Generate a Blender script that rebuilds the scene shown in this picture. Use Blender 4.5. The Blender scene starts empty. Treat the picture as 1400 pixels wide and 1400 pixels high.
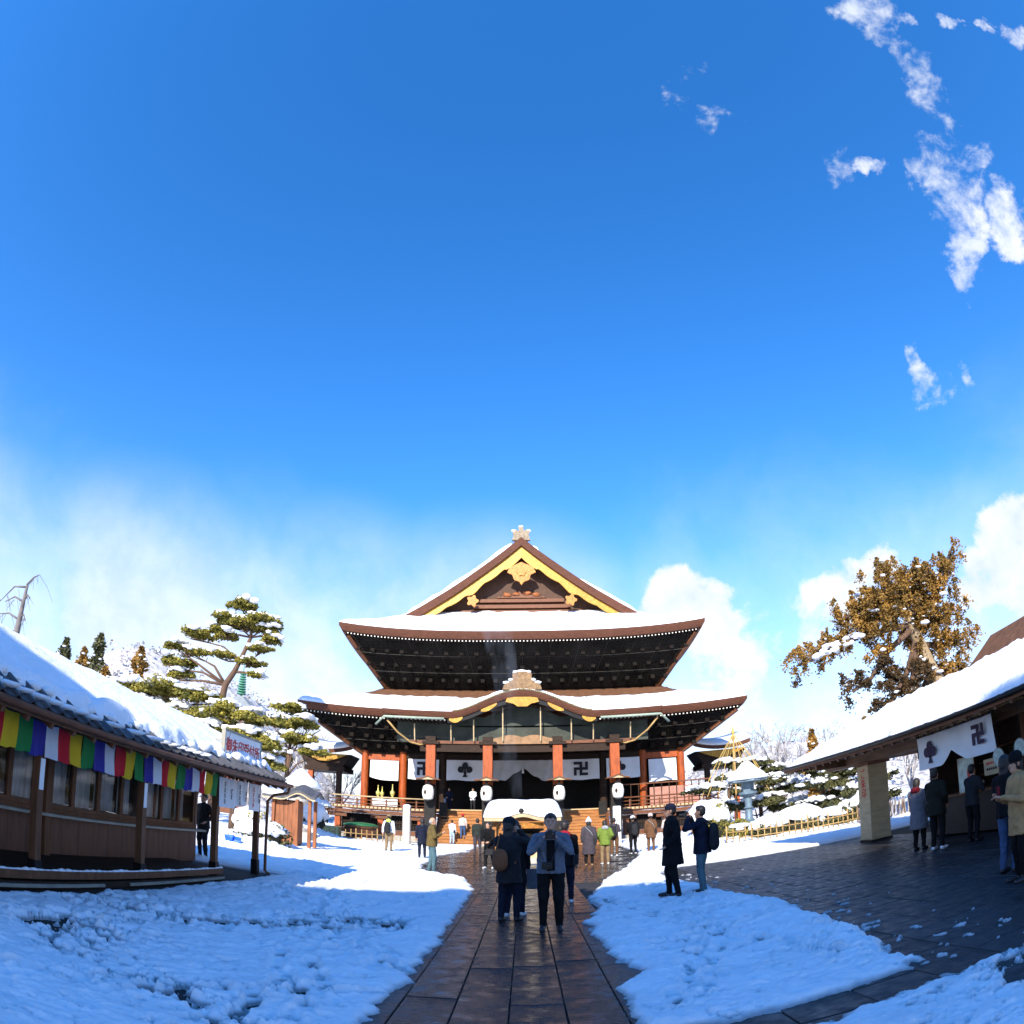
import bpy, bmesh, math, random
import numpy as np
from mathutils import Vector, Matrix

scene = bpy.context.scene
COL = scene.collection
RAD = math.radians
rng = random.Random(11)
nrng = np.random.RandomState(5)

# ---------------------------------------------------------------- camera (equisolid fisheye lens)
CAM_F, CAM_PITCH, CAM_ROLL, CAM_YAW, CAM_H = 912.46 / 1400.0, RAD(26.8455), RAD(0.203), RAD(0.992), 1.6
cd = bpy.data.cameras.new('camera')
cd.type = 'PANO'
cd.panorama_type = 'FISHEYE_EQUISOLID'
cd.sensor_width = 36.0
cd.sensor_height = 36.0
cd.fisheye_lens = 36.0 * CAM_F
cd.fisheye_fov = RAD(180)
cd.clip_start = 0.05
cd.clip_end = 5000
cam = bpy.data.objects.new('camera', cd)
COL.objects.link(cam)
cp, sp = math.cos(CAM_PITCH), math.sin(CAM_PITCH)
fw = Vector((0, cp, sp)); rt = Vector((1, 0, 0)); up = Vector((0, -sp, cp))
cr, sr = math.cos(CAM_ROLL), math.sin(CAM_ROLL)
rt2 = rt * cr - up * sr; up2 = rt * sr + up * cr
mz = Matrix.Rotation(CAM_YAW, 3, 'Z')
fw, rt2, up2 = mz @ fw, mz @ rt2, mz @ up2
cam.matrix_world = Matrix(((rt2.x, up2.x, -fw.x, 0), (rt2.y, up2.y, -fw.y, 0), (rt2.z, up2.z, -fw.z, CAM_H), (0, 0, 0, 1)))
scene.camera = cam

# ---------------------------------------------------------------- sun, sky, exposure
SUN_EL, SUN_AZ = RAD(31), RAD(12)           # light travels towards +Y and a little to +X
sd = bpy.data.lights.new('sun', 'SUN')
sd.energy = 4.4
sd.angle = RAD(0.53)
sd.color = (1.0, 0.93, 0.82)
sun = bpy.data.objects.new('sun', sd)
COL.objects.link(sun)
sdir = Vector((math.sin(SUN_AZ) * math.cos(SUN_EL), math.cos(SUN_AZ) * math.cos(SUN_EL), -math.sin(SUN_EL)))
sun.rotation_euler = sdir.to_track_quat('-Z', 'Y').to_euler()
sun.location = (-20, -60, 60)

scene.view_settings.view_transform = 'Standard'
scene.view_settings.look = 'None'
scene.view_settings.gamma = 1.0
scene.view_settings.exposure = 0.85
scene.view_settings.use_curve_mapping = False
scene.render.engine = 'CYCLES'
scene.cycles.max_bounces = 8
scene.cycles.transparent_max_bounces = 12
scene.cycles.volume_bounces = 0
scene.cycles.volume_step_rate = 2.0
scene.cycles.use_denoising = True
scene.cycles.sample_clamp_indirect = 6.0

world = bpy.data.worlds.new('World')
scene.world = world
world.use_nodes = True
wn, wl = world.node_tree.nodes, world.node_tree.links
wn.clear()


def wnode(t, **k):
    n = wn.new(t)
    for a, b in k.items():
        setattr(n, a, b)
    return n


def wmath(op, a, b=None, c=None, clamp=False):
    n = wnode('ShaderNodeMath', operation=op, use_clamp=clamp)
    for i, v in enumerate((a, b, c)):
        if v is None:
            continue
        if isinstance(v, (int, float)):
            n.inputs[i].default_value = v
        else:
            wl.new(v, n.inputs[i])
    return n.outputs[0]


def wsmooth(v, lo, hi, a=0.0, b=1.0):
    n = wnode('ShaderNodeMapRange', interpolation_type='SMOOTHSTEP')
    n.clamp = True
    wl.new(v, n.inputs[0])
    for i, q in enumerate((lo, hi, a, b)):
        n.inputs[i + 1].default_value = q
    return n.outputs[0]


sky = wnode('ShaderNodeTexSky', sky_type='NISHITA')
sky.sun_disc = False
sky.sun_elevation = SUN_EL
sky.sun_rotation = math.pi + SUN_AZ
sky.altitude = 1200
sky.air_density = 1.0
sky.dust_density = 0.2
sky.ozone_density = 3.0
hs = wnode('ShaderNodeHueSaturation')
hs.inputs['Saturation'].default_value = 1.30
hs.inputs['Value'].default_value = 1.42
wl.new(sky.outputs[0], hs.inputs['Color'])
tc = wnode('ShaderNodeTexCoord')
sep = wnode('ShaderNodeSeparateXYZ')
wl.new(tc.outputs['Generated'], sep.inputs[0])
DX, DY, DZ = sep.outputs
# cloud layer coordinates: the view direction carried up to a flat layer
zden = wmath('MAXIMUM', wmath('ADD', DZ, 0.12), 0.03)
comb = wnode('ShaderNodeCombineXYZ')
wl.new(wmath('DIVIDE', DX, zden), comb.inputs[0])
wl.new(wmath('DIVIDE', DY, zden), comb.inputs[1])


def wnoise(vec, scale, detail=6, rough=0.55, dist=0.0, off=(0, 0, 0), stretch=(1, 1, 1)):
    m = wnode('ShaderNodeMapping')
    m.inputs['Location'].default_value = off
    m.inputs['Scale'].default_value = stretch
    wl.new(vec, m.inputs[0])
    n = wnode('ShaderNodeTexNoise')
    wl.new(m.outputs[0], n.inputs['Vector'])
    n.inputs['Scale'].default_value = scale
    n.inputs['Detail'].default_value = detail
    n.inputs['Roughness'].default_value = rough
    n.inputs['Distortion'].default_value = dist
    return n.outputs['Fac']


def dirvec(az, el):
    a, e = RAD(az), RAD(el)
    return (math.sin(a) * math.cos(e), math.cos(a) * math.cos(e), math.sin(e))


def warp(scale, amount, detail=6):
    n = wnode('ShaderNodeTexNoise')
    wl.new(tc.outputs['Generated'], n.inputs['Vector'])
    n.inputs['Scale'].default_value = scale; n.inputs['Detail'].default_value = detail; n.inputs['Roughness'].default_value = 0.62
    a = wnode('ShaderNodeVectorMath', operation='SUBTRACT'); a.inputs[1].default_value = (.5, .5, .5)
    wl.new(n.outputs['Color'], a.inputs[0])
    b = wnode('ShaderNodeVectorMath', operation='SCALE'); b.inputs['Scale'].default_value = amount
    wl.new(a.outputs[0], b.inputs[0])
    c = wnode('ShaderNodeVectorMath', operation='ADD')
    wl.new(b.outputs[0], c.inputs[0]); wl.new(tc.outputs['Generated'], c.inputs[1])
    d = wnode('ShaderNodeVectorMath', operation='NORMALIZE')
    wl.new(c.outputs[0], d.inputs[0])
    return d.outputs[0]


TORN = warp(9.0, 0.16)
PUFF = warp(10.0, 0.045, 4)


def blob(az, el, rad, soft, vec=None):
    """angular falloff round a direction: 1 inside, 0 outside"""
    d = wnode('ShaderNodeVectorMath', operation='DOT_PRODUCT')
    wl.new(vec or tc.outputs['Generated'], d.inputs[0])
    d.inputs[1].default_value = dirvec(az, el)
    return wsmooth(d.outputs['Value'], math.cos(RAD(rad + soft)), math.cos(RAD(max(rad - soft, 0.1))))


def wmax(*v):
    r = v[0]
    for q in v[1:]:
        r = wmath('MAXIMUM', r, q)
    return r


gen = tc.outputs['Generated']
nA = wnoise(gen, 3.2, 7, 0.55, 0.3)
nB = wnoise(gen, 12.0, 10, 0.62, 0.2, (3, 1, 2))
nC = wnoise(gen, 10.0, 10, 0.62, 0.25, (2, 5, 1))
# pale bank low in the sky, ragged on top, all the way round
elev = wmath('ADD', DZ, wmath('MULTIPLY', wmath('SUBTRACT', nA, 0.5), 0.34))
bank = wmath('MULTIPLY', wsmooth(elev, 0.50, 0.08), 0.70)
left = wmath('MULTIPLY', wmax(blob(-34, 3, 13, 13), blob(-54, 1, 14, 12), blob(-18, 4, 12, 13), blob(-3, 4, 12, 13)), 0.92)
bank = wmath('MAXIMUM', bank, wmath('MULTIPLY', left, wsmooth(nA, 0.22, 0.6)))
bank = wmath('MAXIMUM', bank, wsmooth(DZ, 0.16, 0.0, 0.0, 0.7))
# separate cumulus heads
heads = wmax(blob(14.0, 18.6, 2.6, 1.6, PUFF), blob(12.4, 17.4, 2.0, 1.6, PUFF), blob(16.2, 17.3, 2.4, 1.8, PUFF), blob(17.2, 15.6, 2.2, 1.8, PUFF), blob(45.6, 16.6, 3.6, 1.6, PUFF), blob(42.4, 14.4, 2.8, 1.6, PUFF), blob(47, 13.0, 4.0, 2.0, PUFF),
             wmath('MULTIPLY', blob(32.4, 17.6, 1.8, 1.8, PUFF), 0.85), wmath('MULTIPLY', blob(29.6, 16.6, 2.2, 2.2, PUFF), 0.85), wmath('MULTIPLY', blob(26.6, 14.6, 3.0, 2.8, PUFF), 0.7), wmath('MULTIPLY', blob(19.5, 12.5, 4.5, 3.5, PUFF), 0.75))
heads = wsmooth(wmath('ADD', heads, wmath('MULTIPLY', wmath('SUBTRACT', nB, 0.5), 1.6)), 0.35, 0.85)
# torn wisps high on the right
trail = [(66, 60, 1.6), (65.1, 58.4, 2.0), (64.2, 56.3, 1.5), (63.2, 54.3, 1.7), (62.4, 52.5, 2.2), (61.6, 50.7, 2.4), (60, 48.8, 1.9), (58.3, 46.9, 1.8), (57.3, 45.2, 2.2), (56.3, 43.5, 2.3), (54.9, 41.6, 2.2), (53.5, 39.8, 1.9), (52.6, 38.2, 1.6), (51.8, 36.8, 1.2), (54.0, 46.6, 1.3),
         (60.6, 40.6, 1.5), (60.2, 39.0, 1.8), (59, 37.4, 1.4), (76.2, 48.2, 1.3), (74.5, 50.5, .9), (71.5, 52.8, .9), (69, 56, .9), (60.5, 44.5, 1.2), (49.5, 48.6, 1.0)]
faint = [(45.1, 50.1, 1.6, .56), (46.6, 48.9, 1.2, .5), (41.3, 34.0, .8, .8), (41.5, 32.6, 1.0, .92), (41.2, 31.0, 1.0, .9), (42.4, 29.8, 1.1, .95), (45.7, 29.0, 1.0, .95), (46.2, 30.4, .8, .8), (29.9, 61.6, 1.6, .42), (25.1, 23.7, 1.0, .42), (33, 58, 1.2, .40)]
wm = wmax(*[blob(az, el, r_ * .8, r_, TORN) for az, el, r_ in trail], *[wmath('MULTIPLY', blob(az, el, r_, r_, TORN), k_) for az, el, r_, k_ in faint])
nD = wnoise(gen, 30.0, 8, 0.65, 0.3, (1, 8, 4))
nW = wmath('ADD', wmath('MULTIPLY', nC, 0.62), wmath('MULTIPLY', nD, 0.38))
wisp = wsmooth(wmath('ADD', wmath('MULTIPLY', wmath('SUBTRACT', nW, 0.5), 2.6), wmath('MULTIPLY', wm, 0.62)), 0.38, 0.92)
wisp = wmath('MULTIPLY', wisp, wsmooth(wm, 0.0, 0.12))
cl = wmath('MAXIMUM', wmath('MAXIMUM', bank, wmath('MULTIPLY', heads, 0.97)), wmath('MULTIPLY', wisp, 0.92), clamp=True)
mixc = wnode('ShaderNodeMix', data_type='RGBA')
wl.new(cl, mixc.inputs[0])
tint = wnode('ShaderNodeMix', data_type='RGBA', blend_type='MULTIPLY')
tint.inputs[0].default_value = 1.0
wl.new(hs.outputs[0], tint.inputs[6])
tint.inputs[7].default_value = (1.02, 0.93, 1.03, 1)
wl.new(tint.outputs[2], mixc.inputs[6])
cloudcol = wnode('ShaderNodeMix', data_type='RGBA')
wl.new(wsmooth(nB, 0.3, 0.7), cloudcol.inputs[0])
cloudcol.inputs[6].default_value = (3.1, 3.45, 4.0, 1)
cloudcol.inputs[7].default_value = (4.2, 4.3, 4.5, 1)
wl.new(cloudcol.outputs[2], mixc.inputs[7])
bg = wnode('ShaderNodeBackground')
bg.inputs['Strength'].default_value = 0.15
wl.new(mixc.outputs[2], bg.inputs['Color'])
wo = wnode('ShaderNodeOutputWorld')
wl.new(bg.outputs[0], wo.inputs['Surface'])


# ---------------------------------------------------------------- value noise for terrain and snow
_perm = nrng.rand(256, 256)


def vnoise(x, y):
    xi, yi = np.floor(x).astype(int), np.floor(y).astype(int)
    fx, fy = x - xi, y - yi
    fx = fx * fx * (3 - 2 * fx); fy = fy * fy * (3 - 2 * fy)
    a = _perm[xi & 255, yi & 255]; b = _perm[(xi + 1) & 255, yi & 255]
    c = _perm[xi & 255, (yi + 1) & 255]; d = _perm[(xi + 1) & 255, (yi + 1) & 255]
    return (a * (1 - fx) + b * fx) * (1 - fy) + (c * (1 - fx) + d * fx) * fy - 0.5


def fbm(x, y, octv=4, gain=0.5):
    x = np.asarray(x, float); y = np.asarray(y, float)
    s = 0; a = 1.0; n = 0
    for k in range(octv):
        s = s + a * vnoise(x * 2 ** k + 17.3 * k, y * 2 ** k + 9.1 * k); n += a; a *= gain
    return s / n * 2


def sstep(v, lo, hi):
    t = np.clip((v - lo) / (hi - lo), 0, 1)
    return t * t * (3 - 2 * t)


# ---------------------------------------------------------------- materials
MATS = {}


def mat(name, col, rough=0.6, var=0.2, scale=2.0, bump=0.15, bscale=20.0, metal=0.0, spec=0.4, stretch=(1, 1, 1), col2=None,
        rvar=0.0, trans=0.0, emit=None, bdist=0.02, rand=0.0, detail=4):
    if name in MATS:
        return MATS[name]
    m = bpy.data.materials.new(name)
    m.use_nodes = True
    n, l = m.node_tree.nodes, m.node_tree.links
    b = n['Principled BSDF']
    tcn = n.new('ShaderNodeTexCoord')
    mp = n.new('ShaderNodeMapping')
    mp.inputs['Scale'].default_value = stretch
    l.new(tcn.outputs['Object'], mp.inputs[0])
    nz = n.new('ShaderNodeTexNoise')
    nz.inputs['Scale'].default_value = scale
    nz.inputs['Detail'].default_value = detail
    nz.inputs['Roughness'].default_value = 0.6
    l.new(mp.outputs[0], nz.inputs['Vector'])
    mr = n.new('ShaderNodeMapRange')
    mr.inputs[1].default_value = 0.3; mr.inputs[2].default_value = 0.7
    l.new(nz.outputs['Fac'], mr.inputs[0])
    mx = n.new('ShaderNodeMix'); mx.data_type = 'RGBA'
    c1 = tuple(max(0, c * (1 - var)) for c in col)
    c2 = tuple(min(1, c * (1 + var)) for c in col) if col2 is None else col2
    mx.inputs[6].default_value = (*c1, 1); mx.inputs[7].default_value = (*c2, 1)
    l.new(mr.outputs[0], mx.inputs[0])
    out = mx.outputs[2]
    if rand:
        oi = n.new('ShaderNodeObjectInfo')
        hv = n.new('ShaderNodeHueSaturation')
        mr2 = n.new('ShaderNodeMapRange')
        mr2.inputs[3].default_value = 1 - rand; mr2.inputs[4].default_value = 1 + rand
        l.new(oi.outputs['Random'], mr2.inputs[0])
        l.new(mr2.outputs[0], hv.inputs['Value'])
        l.new(out, hv.inputs['Color'])
        out = hv.outputs[0]
    l.new(out, b.inputs['Base Color'])
    b.inputs['Roughness'].default_value = rough
    if rvar:
        mr3 = n.new('ShaderNodeMapRange')
        mr3.inputs[1].default_value = 0.35; mr3.inputs[2].default_value = 0.65
        mr3.inputs[3].default_value = max(0.02, rough - rvar); mr3.inputs[4].default_value = min(1, rough + rvar)
        nz3 = n.new('ShaderNodeTexNoise'); nz3.inputs['Scale'].default_value = scale * 1.7; nz3.inputs['Detail'].default_value = 5
        l.new(tcn.outputs['Object'], nz3.inputs['Vector'])
        l.new(nz3.outputs['Fac'], mr3.inputs[0]); l.new(mr3.outputs[0], b.inputs['Roughness'])
    b.inputs['Metallic'].default_value = metal
    b.inputs['Specular IOR Level'].default_value = spec
    if trans:
        b.inputs['Transmission Weight'].default_value = trans
    if emit:
        b.inputs['Emission Color'].default_value = (*emit[0], 1); b.inputs['Emission Strength'].default_value = emit[1]
    if bump:
        nb = n.new('ShaderNodeTexNoise')
        nb.inputs['Scale'].default_value = bscale; nb.inputs['Detail'].default_value = 5
        l.new(mp.outputs[0], nb.inputs['Vector'])
        bp = n.new('ShaderNodeBump')
        bp.inputs['Strength'].default_value = bump; bp.inputs['Distance'].default_value = bdist
        l.new(nb.outputs['Fac'], bp.inputs['Height'])
        l.new(bp.outputs[0], b.inputs['Normal'])
    MATS[name] = m
    return m


M_SNOW = mat('snow', (0.85, 0.86, 0.87), 0.75, 0.05, 1.5, 0.5, 9.0, spec=0.25, bdist=0.05, detail=6)
M_SNOWG = mat('snow_ground', (0.86, 0.865, 0.87), 0.75, 0.06, 2.0, 0.6, 14.0, spec=0.25, bdist=0.03, detail=8)
M_DARKWOOD = mat('dark_wood', (0.034, 0.020, 0.013), 0.65, 0.35, 3, 0.2, 12, spec=0.15, stretch=(1, 1, 4))
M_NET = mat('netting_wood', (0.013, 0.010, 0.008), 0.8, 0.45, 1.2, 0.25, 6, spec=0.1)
M_BROWN = mat('brown_wood', (0.145, 0.05, 0.018), 0.6, 0.35, 3, 0.2, 14, stretch=(1, 1, 5))
M_BARK = mat('cypress_bark_edge', (0.10, 0.032, 0.013), 0.7, 0.45, 3, 0.6, 22, stretch=(1, 1, 10), bdist=.04)
M_ROOFB = mat('cypress_bark_roof', (0.14, 0.062, 0.028), 0.8, 0.3, 3, 0.3, 25)
M_ORANGE = mat('vermilion_wood', (0.33, 0.064, 0.008), 0.55, 0.35, 3, 0.15, 14, stretch=(3, 3, .6))
M_STEP = mat('step_wood', (0.34, 0.135, 0.030), 0.5, 0.4, 3, 0.15, 14, stretch=(.5, 4, 4))
M_GOLD = mat('gold_leaf', (0.40, 0.205, 0.024), 0.45, 0.3, 5, 0.45, 14, metal=0.2)
M_GOLD2 = mat('gold_ornament', (0.34, 0.135, 0.018), 0.45, 0.5, 8, 0.6, 14, metal=0.2)
M_WHITE = mat('white_paint', (0.8, 0.8, 0.78), 0.6, 0.05, 3, 0.05, 20)
M_CLOTH = mat('white_cloth', (0.72, 0.73, 0.74), 0.85, 0.06, 2, 0.2, 40)
M_BLACK = mat('black_lacquer', (0.008, 0.008, 0.009), 0.5, 0.3, 4, 0.05, 20, spec=0.2)
M_BRONZE = mat('dark_bronze', (0.018, 0.016, 0.014), 0.5, 0.3, 4, 0.1, 15, metal=0.3, spec=0.25)
M_PAPER = mat('lantern_paper', (0.80, 0.76, 0.66), 0.7, 0.06, 5, 0.1, 20)
M_STONE = mat('granite', (0.42, 0.38, 0.32), 0.8, 0.2, 6, 0.3, 40)
M_TILE = mat('roof_tile', (0.07, 0.068, 0.07), 0.38, 0.35, 8, 0.2, 30, rand=0.25)
M_TAN = mat('tan_board', (0.48, 0.36, 0.20), 0.6, 0.15, 3, 0.1, 12, stretch=(1, 1, 4))
M_POSTW = mat('weathered_post', (0.15, 0.066, 0.032), 0.6, 0.3, 3, 0.2, 16, spec=0.2, stretch=(3, 3, .5))
M_LEDGE = mat('ledge_wood', (0.30, 0.28, 0.22), 0.55, 0.2, 3, 0.1, 12)
M_GLASS = mat('window_glass', (0.05, 0.06, 0.065), 0.06, 0.3, 1.2, 0.0, spec=0.8)
M_CURTIN = mat('blind_with_reflection', (0.74, 0.76, 0.72), 0.8, 0.35, 4, 0.1, 10, stretch=(1, 3, .3))  # blind cloth; the court's reflection in the panes is put into its tone
M_RED = mat('red_ink', (0.55, 0.035, 0.03), 0.6, 0.1, 5, 0)
M_INK = mat('black_ink', (0.012, 0.012, 0.02), 0.7, 0.1, 5, 0)
M_NEEDLE = mat('pine_needles', (0.12, 0.13, 0.025), 0.7, 0.2, 1.6, 0, col2=(0.38, 0.31, 0.045))
M_CEDAR = mat('cedar_foliage', (0.12, 0.085, 0.022), 0.75, 0.2, 0.9, 0, col2=(0.46, 0.235, 0.040))
M_DKLEAF = mat('evergreen_leaves', (0.045, 0.06, 0.028), 0.7, 0.3, 2.0, 0, col2=(0.14, 0.13, 0.04))
M_TRUNK = mat('bark', (0.12, 0.07, 0.045), 0.9, 0.4, 4, 0.5, 14, stretch=(3, 3, .5))
M_TRUNKL = mat('pale_bark', (0.30, 0.22, 0.13), 0.9, 0.4, 4, 0.5, 14, stretch=(3, 3, .4))
M_TWIG = mat('twigs', (0.20, 0.14, 0.10), 0.9, 0.4, 2, 0, col2=(0.62, 0.60, 0.60))
M_BAMBOO = mat('bamboo', (0.40, 0.25, 0.09), 0.5, 0.3, 5, 0.1, 20)
M_ROPE = mat('straw_rope', (0.55, 0.36, 0.10), 0.8, 0.2, 8, 0.2, 40)


# ---------------------------------------------------------------- mesh builder and object helpers
ORG = {}


class MB:
    def __init__(s):
        s.v = []; s.f = []; s.m = []

    def add(s, vs, fs, mi=0):
        o = len(s.v)
        s.v += [tuple(float(c) for c in v) for v in vs]
        s.f += [tuple(i + o for i in f) for f in fs]
        s.m += [mi] * len(fs)
        return s

    def b(s, x0, x1, y0, y1, z0, z1, mi=0):
        vs = [(x, y, z) for z in (z0, z1) for y in (y0, y1) for x in (x0, x1)]
        return s.add(vs, [(0, 2, 3, 1), (4, 5, 7, 6), (0, 1, 5, 4), (2, 6, 7, 3), (0, 4, 6, 2), (1, 3, 7, 5)], mi)

    def cb(s, x0, x1, y0, y1, z0, z1, ch=0.01, mi=0):
        """box with chamfered top edge"""
        vs = [(x0, y0, z0), (x1, y0, z0), (x1, y1, z0), (x0, y1, z0), (x0, y0, z1 - ch), (x1, y0, z1 - ch), (x1, y1, z1 - ch), (x0, y1, z1 - ch),
              (x0 + ch, y0 + ch, z1), (x1 - ch, y0 + ch, z1), (x1 - ch, y1 - ch, z1), (x0 + ch, y1 - ch, z1)]
        fs = [(0, 3, 2, 1), (8, 9, 10, 11)]
        for a in range(4):
            c = (a + 1) % 4
            fs += [(a, c, c + 4, a + 4), (a + 4, c + 4, c + 8, a + 8)]
        return s.add(vs, fs, mi)

    def bar(s, p, q, w, h=None, mi=0, upv=(0, 0, 1)):
        p, q = Vector(p), Vector(q)
        h = h or w
        d = (q - p).normalized()
        u = Vector(upv)
        if abs(d.dot(u)) > 0.98:
            u = Vector((0, 1, 0))
        a = d.cross(u).normalized(); c = a.cross(d).normalized()
        vs = []
        for e in (p, q):
            for i, j in ((-1, -1), (1, -1), (1, 1), (-1, 1)):
                vs.append(e + a * (i * w / 2) + c * (j * h / 2))
        return s.add(vs, [(0, 1, 2, 3), (7, 6, 5, 4), (0, 4, 5, 1), (1, 5, 6, 2), (2, 6, 7, 3), (3, 7, 4, 0)], mi)

    def tube(s, pts, rads, n=8, mi=0, cap=True):
        pts = [Vector(p) for p in pts]
        if isinstance(rads, (int, float)):
            rads = [rads] * len(pts)
        vs = []; fs = []
        prev = None
        for k, p in enumerate(pts):
            d = (pts[min(k + 1, len(pts) - 1)] - pts[max(k - 1, 0)])
            if d.length < 1e-9:
                d = Vector((0, 0, 1))
            d.normalize()
            if prev is None:
                u = Vector((0, 0, 1)) if abs(d.z) < 0.9 else Vector((1, 0, 0))
                a = d.cross(u).normalized()
            else:
                a = (prev - d * prev.dot(d))
                a = a.normalized() if a.length > 1e-6 else d.orthogonal().normalized()
            prev = a
            c = d.cross(a)
            for i in range(n):
                t = 2 * math.pi * i / n
                vs.append(p + (a * math.cos(t) + c * math.sin(t)) * rads[k])
        for k in range(len(pts) - 1):
            for i in range(n):
                j = (i + 1) % n
                fs.append((k * n + i, k * n + j, (k + 1) * n + j, (k + 1) * n + i))
        if cap:
            fs.append(tuple(range(n - 1, -1, -1)))
            fs.append(tuple((len(pts) - 1) * n + i for i in range(n)))
        return s.add(vs, fs, mi)

    def lathe(s, prof, c=(0, 0, 0), n=16, mi=0):
        vs = []; fs = []
        for r, z in prof:
            for i in range(n):
                t = 2 * math.pi * (i + .5) / n
                vs.append((c[0] + r * math.cos(t), c[1] + r * math.sin(t), c[2] + z))
        for k in range(len(prof) - 1):
            for i in range(n):
                j = (i + 1) % n
                fs.append((k * n + i, k * n + j, (k + 1) * n + j, (k + 1) * n + i))
        fs.append(tuple(range(n - 1, -1, -1)))
        fs.append(tuple((len(prof) - 1) * n + i for i in range(n)))
        return s.add(vs, fs, mi)

    def prism(s, poly, fn0, fn1, mi=0):
        """polygon (list of 2-tuples) carried to 3-D by two functions, joined by walls"""
        n = len(poly)
        vs = [fn0(*p) for p in poly] + [fn1(*p) for p in poly]
        fs = [tuple(range(n)), tuple(range(2 * n - 1, n - 1, -1))]
        for i in range(n):
            j = (i + 1) % n
            fs.append((i, i + n, j + n, j))
        return s.add(vs, fs, mi)

    def strip(s, rows, mi=0, closed=False):
        """list of rows of points, skinned"""
        m = len(rows[0]); vs = [p for r in rows for p in r]; fs = []
        for k in range(len(rows) - 1):
            for i in range(m - (0 if closed else 1)):
                j = (i + 1) % m
                fs.append((k * m + i, k * m + j, (k + 1) * m + j, (k + 1) * m + i))
        return s.add(vs, fs, mi)

    def sheet(s, rows, t, mi=0, d=(0, 0, -1)):
        """skinned rows given a thickness t along d, with closed edges"""
        nr, m = len(rows), len(rows[0])
        D = Vector(d) * t
        top = [Vector(p) for r in rows for p in r]
        vs = top + [p + D for p in top]; fs = []; N = nr * m
        for k in range(nr - 1):
            for i in range(m - 1):
                q = (k * m + i, k * m + i + 1, (k + 1) * m + i + 1, (k + 1) * m + i)
                fs.append(q); fs.append(tuple(a + N for a in reversed(q)))
        edge = [k * m for k in range(nr)], [k * m + m - 1 for k in range(nr)], list(range(m)), [(nr - 1) * m + i for i in range(m)]
        for e in edge:
            for a, c in zip(e, e[1:]):
                fs.append((a, c, c + N, a + N))
        return s.add(vs, fs, mi)

    def blob(s, c, r, seed=0, amp=0.25, sub=2, mi=0, flat=None):
        bm = bmesh.new()
        bmesh.ops.create_icosphere(bm, subdivisions=sub, radius=1.0)
        rr = random.Random(seed)
        ox, oy = rr.uniform(0, 99), rr.uniform(0, 99)
        co = np.array([v.co[:] for v in bm.verts])
        d = 1 + amp * fbm(co[:, 0] * 1.3 + ox + co[:, 2], co[:, 1] * 1.3 + oy - co[:, 2] * .7, 3)
        co = co * d[:, None]
        if flat is not None:
            co[:, 2] = np.where(co[:, 2] < 0, co[:, 2] * flat, co[:, 2])
        co = co * np.array(r) + np.array(c)
        fs = [tuple(v.index for v in f.verts) for f in bm.faces]
        bm.free()
        return s.add(co, fs, mi)

    def build(s, name, mats, parent=None, smooth=False, label=None, cat=None, group=None, kind=None, org=None, auto=False):
        me = bpy.data.meshes.new(name)
        if not isinstance(mats, (list, tuple)):
            mats = [mats]
        if parent is not None:
            o0 = Vector(ORG.get(parent.name, (0, 0, 0)))
        elif org is not None:
            o0 = Vector(org)
        else:
            a = np.array(s.v)
            o0 = Vector(((a[:, 0].min() + a[:, 0].max()) / 2, (a[:, 1].min() + a[:, 1].max()) / 2, a[:, 2].min()))
        me.from_pydata([(v[0] - o0.x, v[1] - o0.y, v[2] - o0.z) for v in s.v], [], s.f)
        for m in mats:
            me.materials.append(m)
        if len(mats) > 1:
            me.polygons.foreach_set('material_index', s.m)
        bm = bmesh.new(); bm.from_mesh(me)
        bmesh.ops.recalc_face_normals(bm, faces=bm.faces)
        bm.to_mesh(me); bm.free()
        if smooth:
            me.polygons.foreach_set('use_smooth', [True] * len(me.polygons))
            if auto:
                me.set_sharp_from_angle(angle=RAD(40))
        o = bpy.data.objects.new(name, me)
        COL.objects.link(o)
        if parent is not None:
            o.parent = parent
            ORG[o.name] = tuple(o0)
        else:
            o.location = o0
            ORG[o.name] = tuple(o0)
        return tag(o, label, cat, group, kind)


def tag(o, label=None, cat=None, group=None, kind=None):
    for k, v in (('label', label), ('category', cat), ('group', group), ('kind', kind)):
        if v:
            o[k] = v
    return o


def thing(name, loc, label, cat, group=None, rz=0.0):
    o = bpy.data.objects.new(name, None)
    o.empty_display_size = 0.3
    COL.objects.link(o)
    o.location = loc
    o.rotation_euler = (0, 0, rz)
    ORG[o.name] = tuple(loc) if rz == 0 else (0, 0, 0)
    return tag(o, label, cat, group)


def inst(mesh, name, parent, loc, rot=(0, 0, 0), sc=(1, 1, 1)):
    """a piece that shares its mesh with its look-alikes; loc in the world"""
    o = bpy.data.objects.new(name, mesh)
    COL.objects.link(o)
    if parent is not None:
        o.parent = parent
        g = ORG.get(parent.name, (0, 0, 0))
        loc = (loc[0] - g[0], loc[1] - g[1], loc[2] - g[2])
    o.location = loc; o.rotation_euler = rot; o.scale = sc
    return o


def mesh_of(mb, name, mats, smooth=False):
    o = mb.build(name, mats, org=(0, 0, 0), smooth=smooth)
    me = o.data
    bpy.data.objects.remove(o)
    return me


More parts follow.
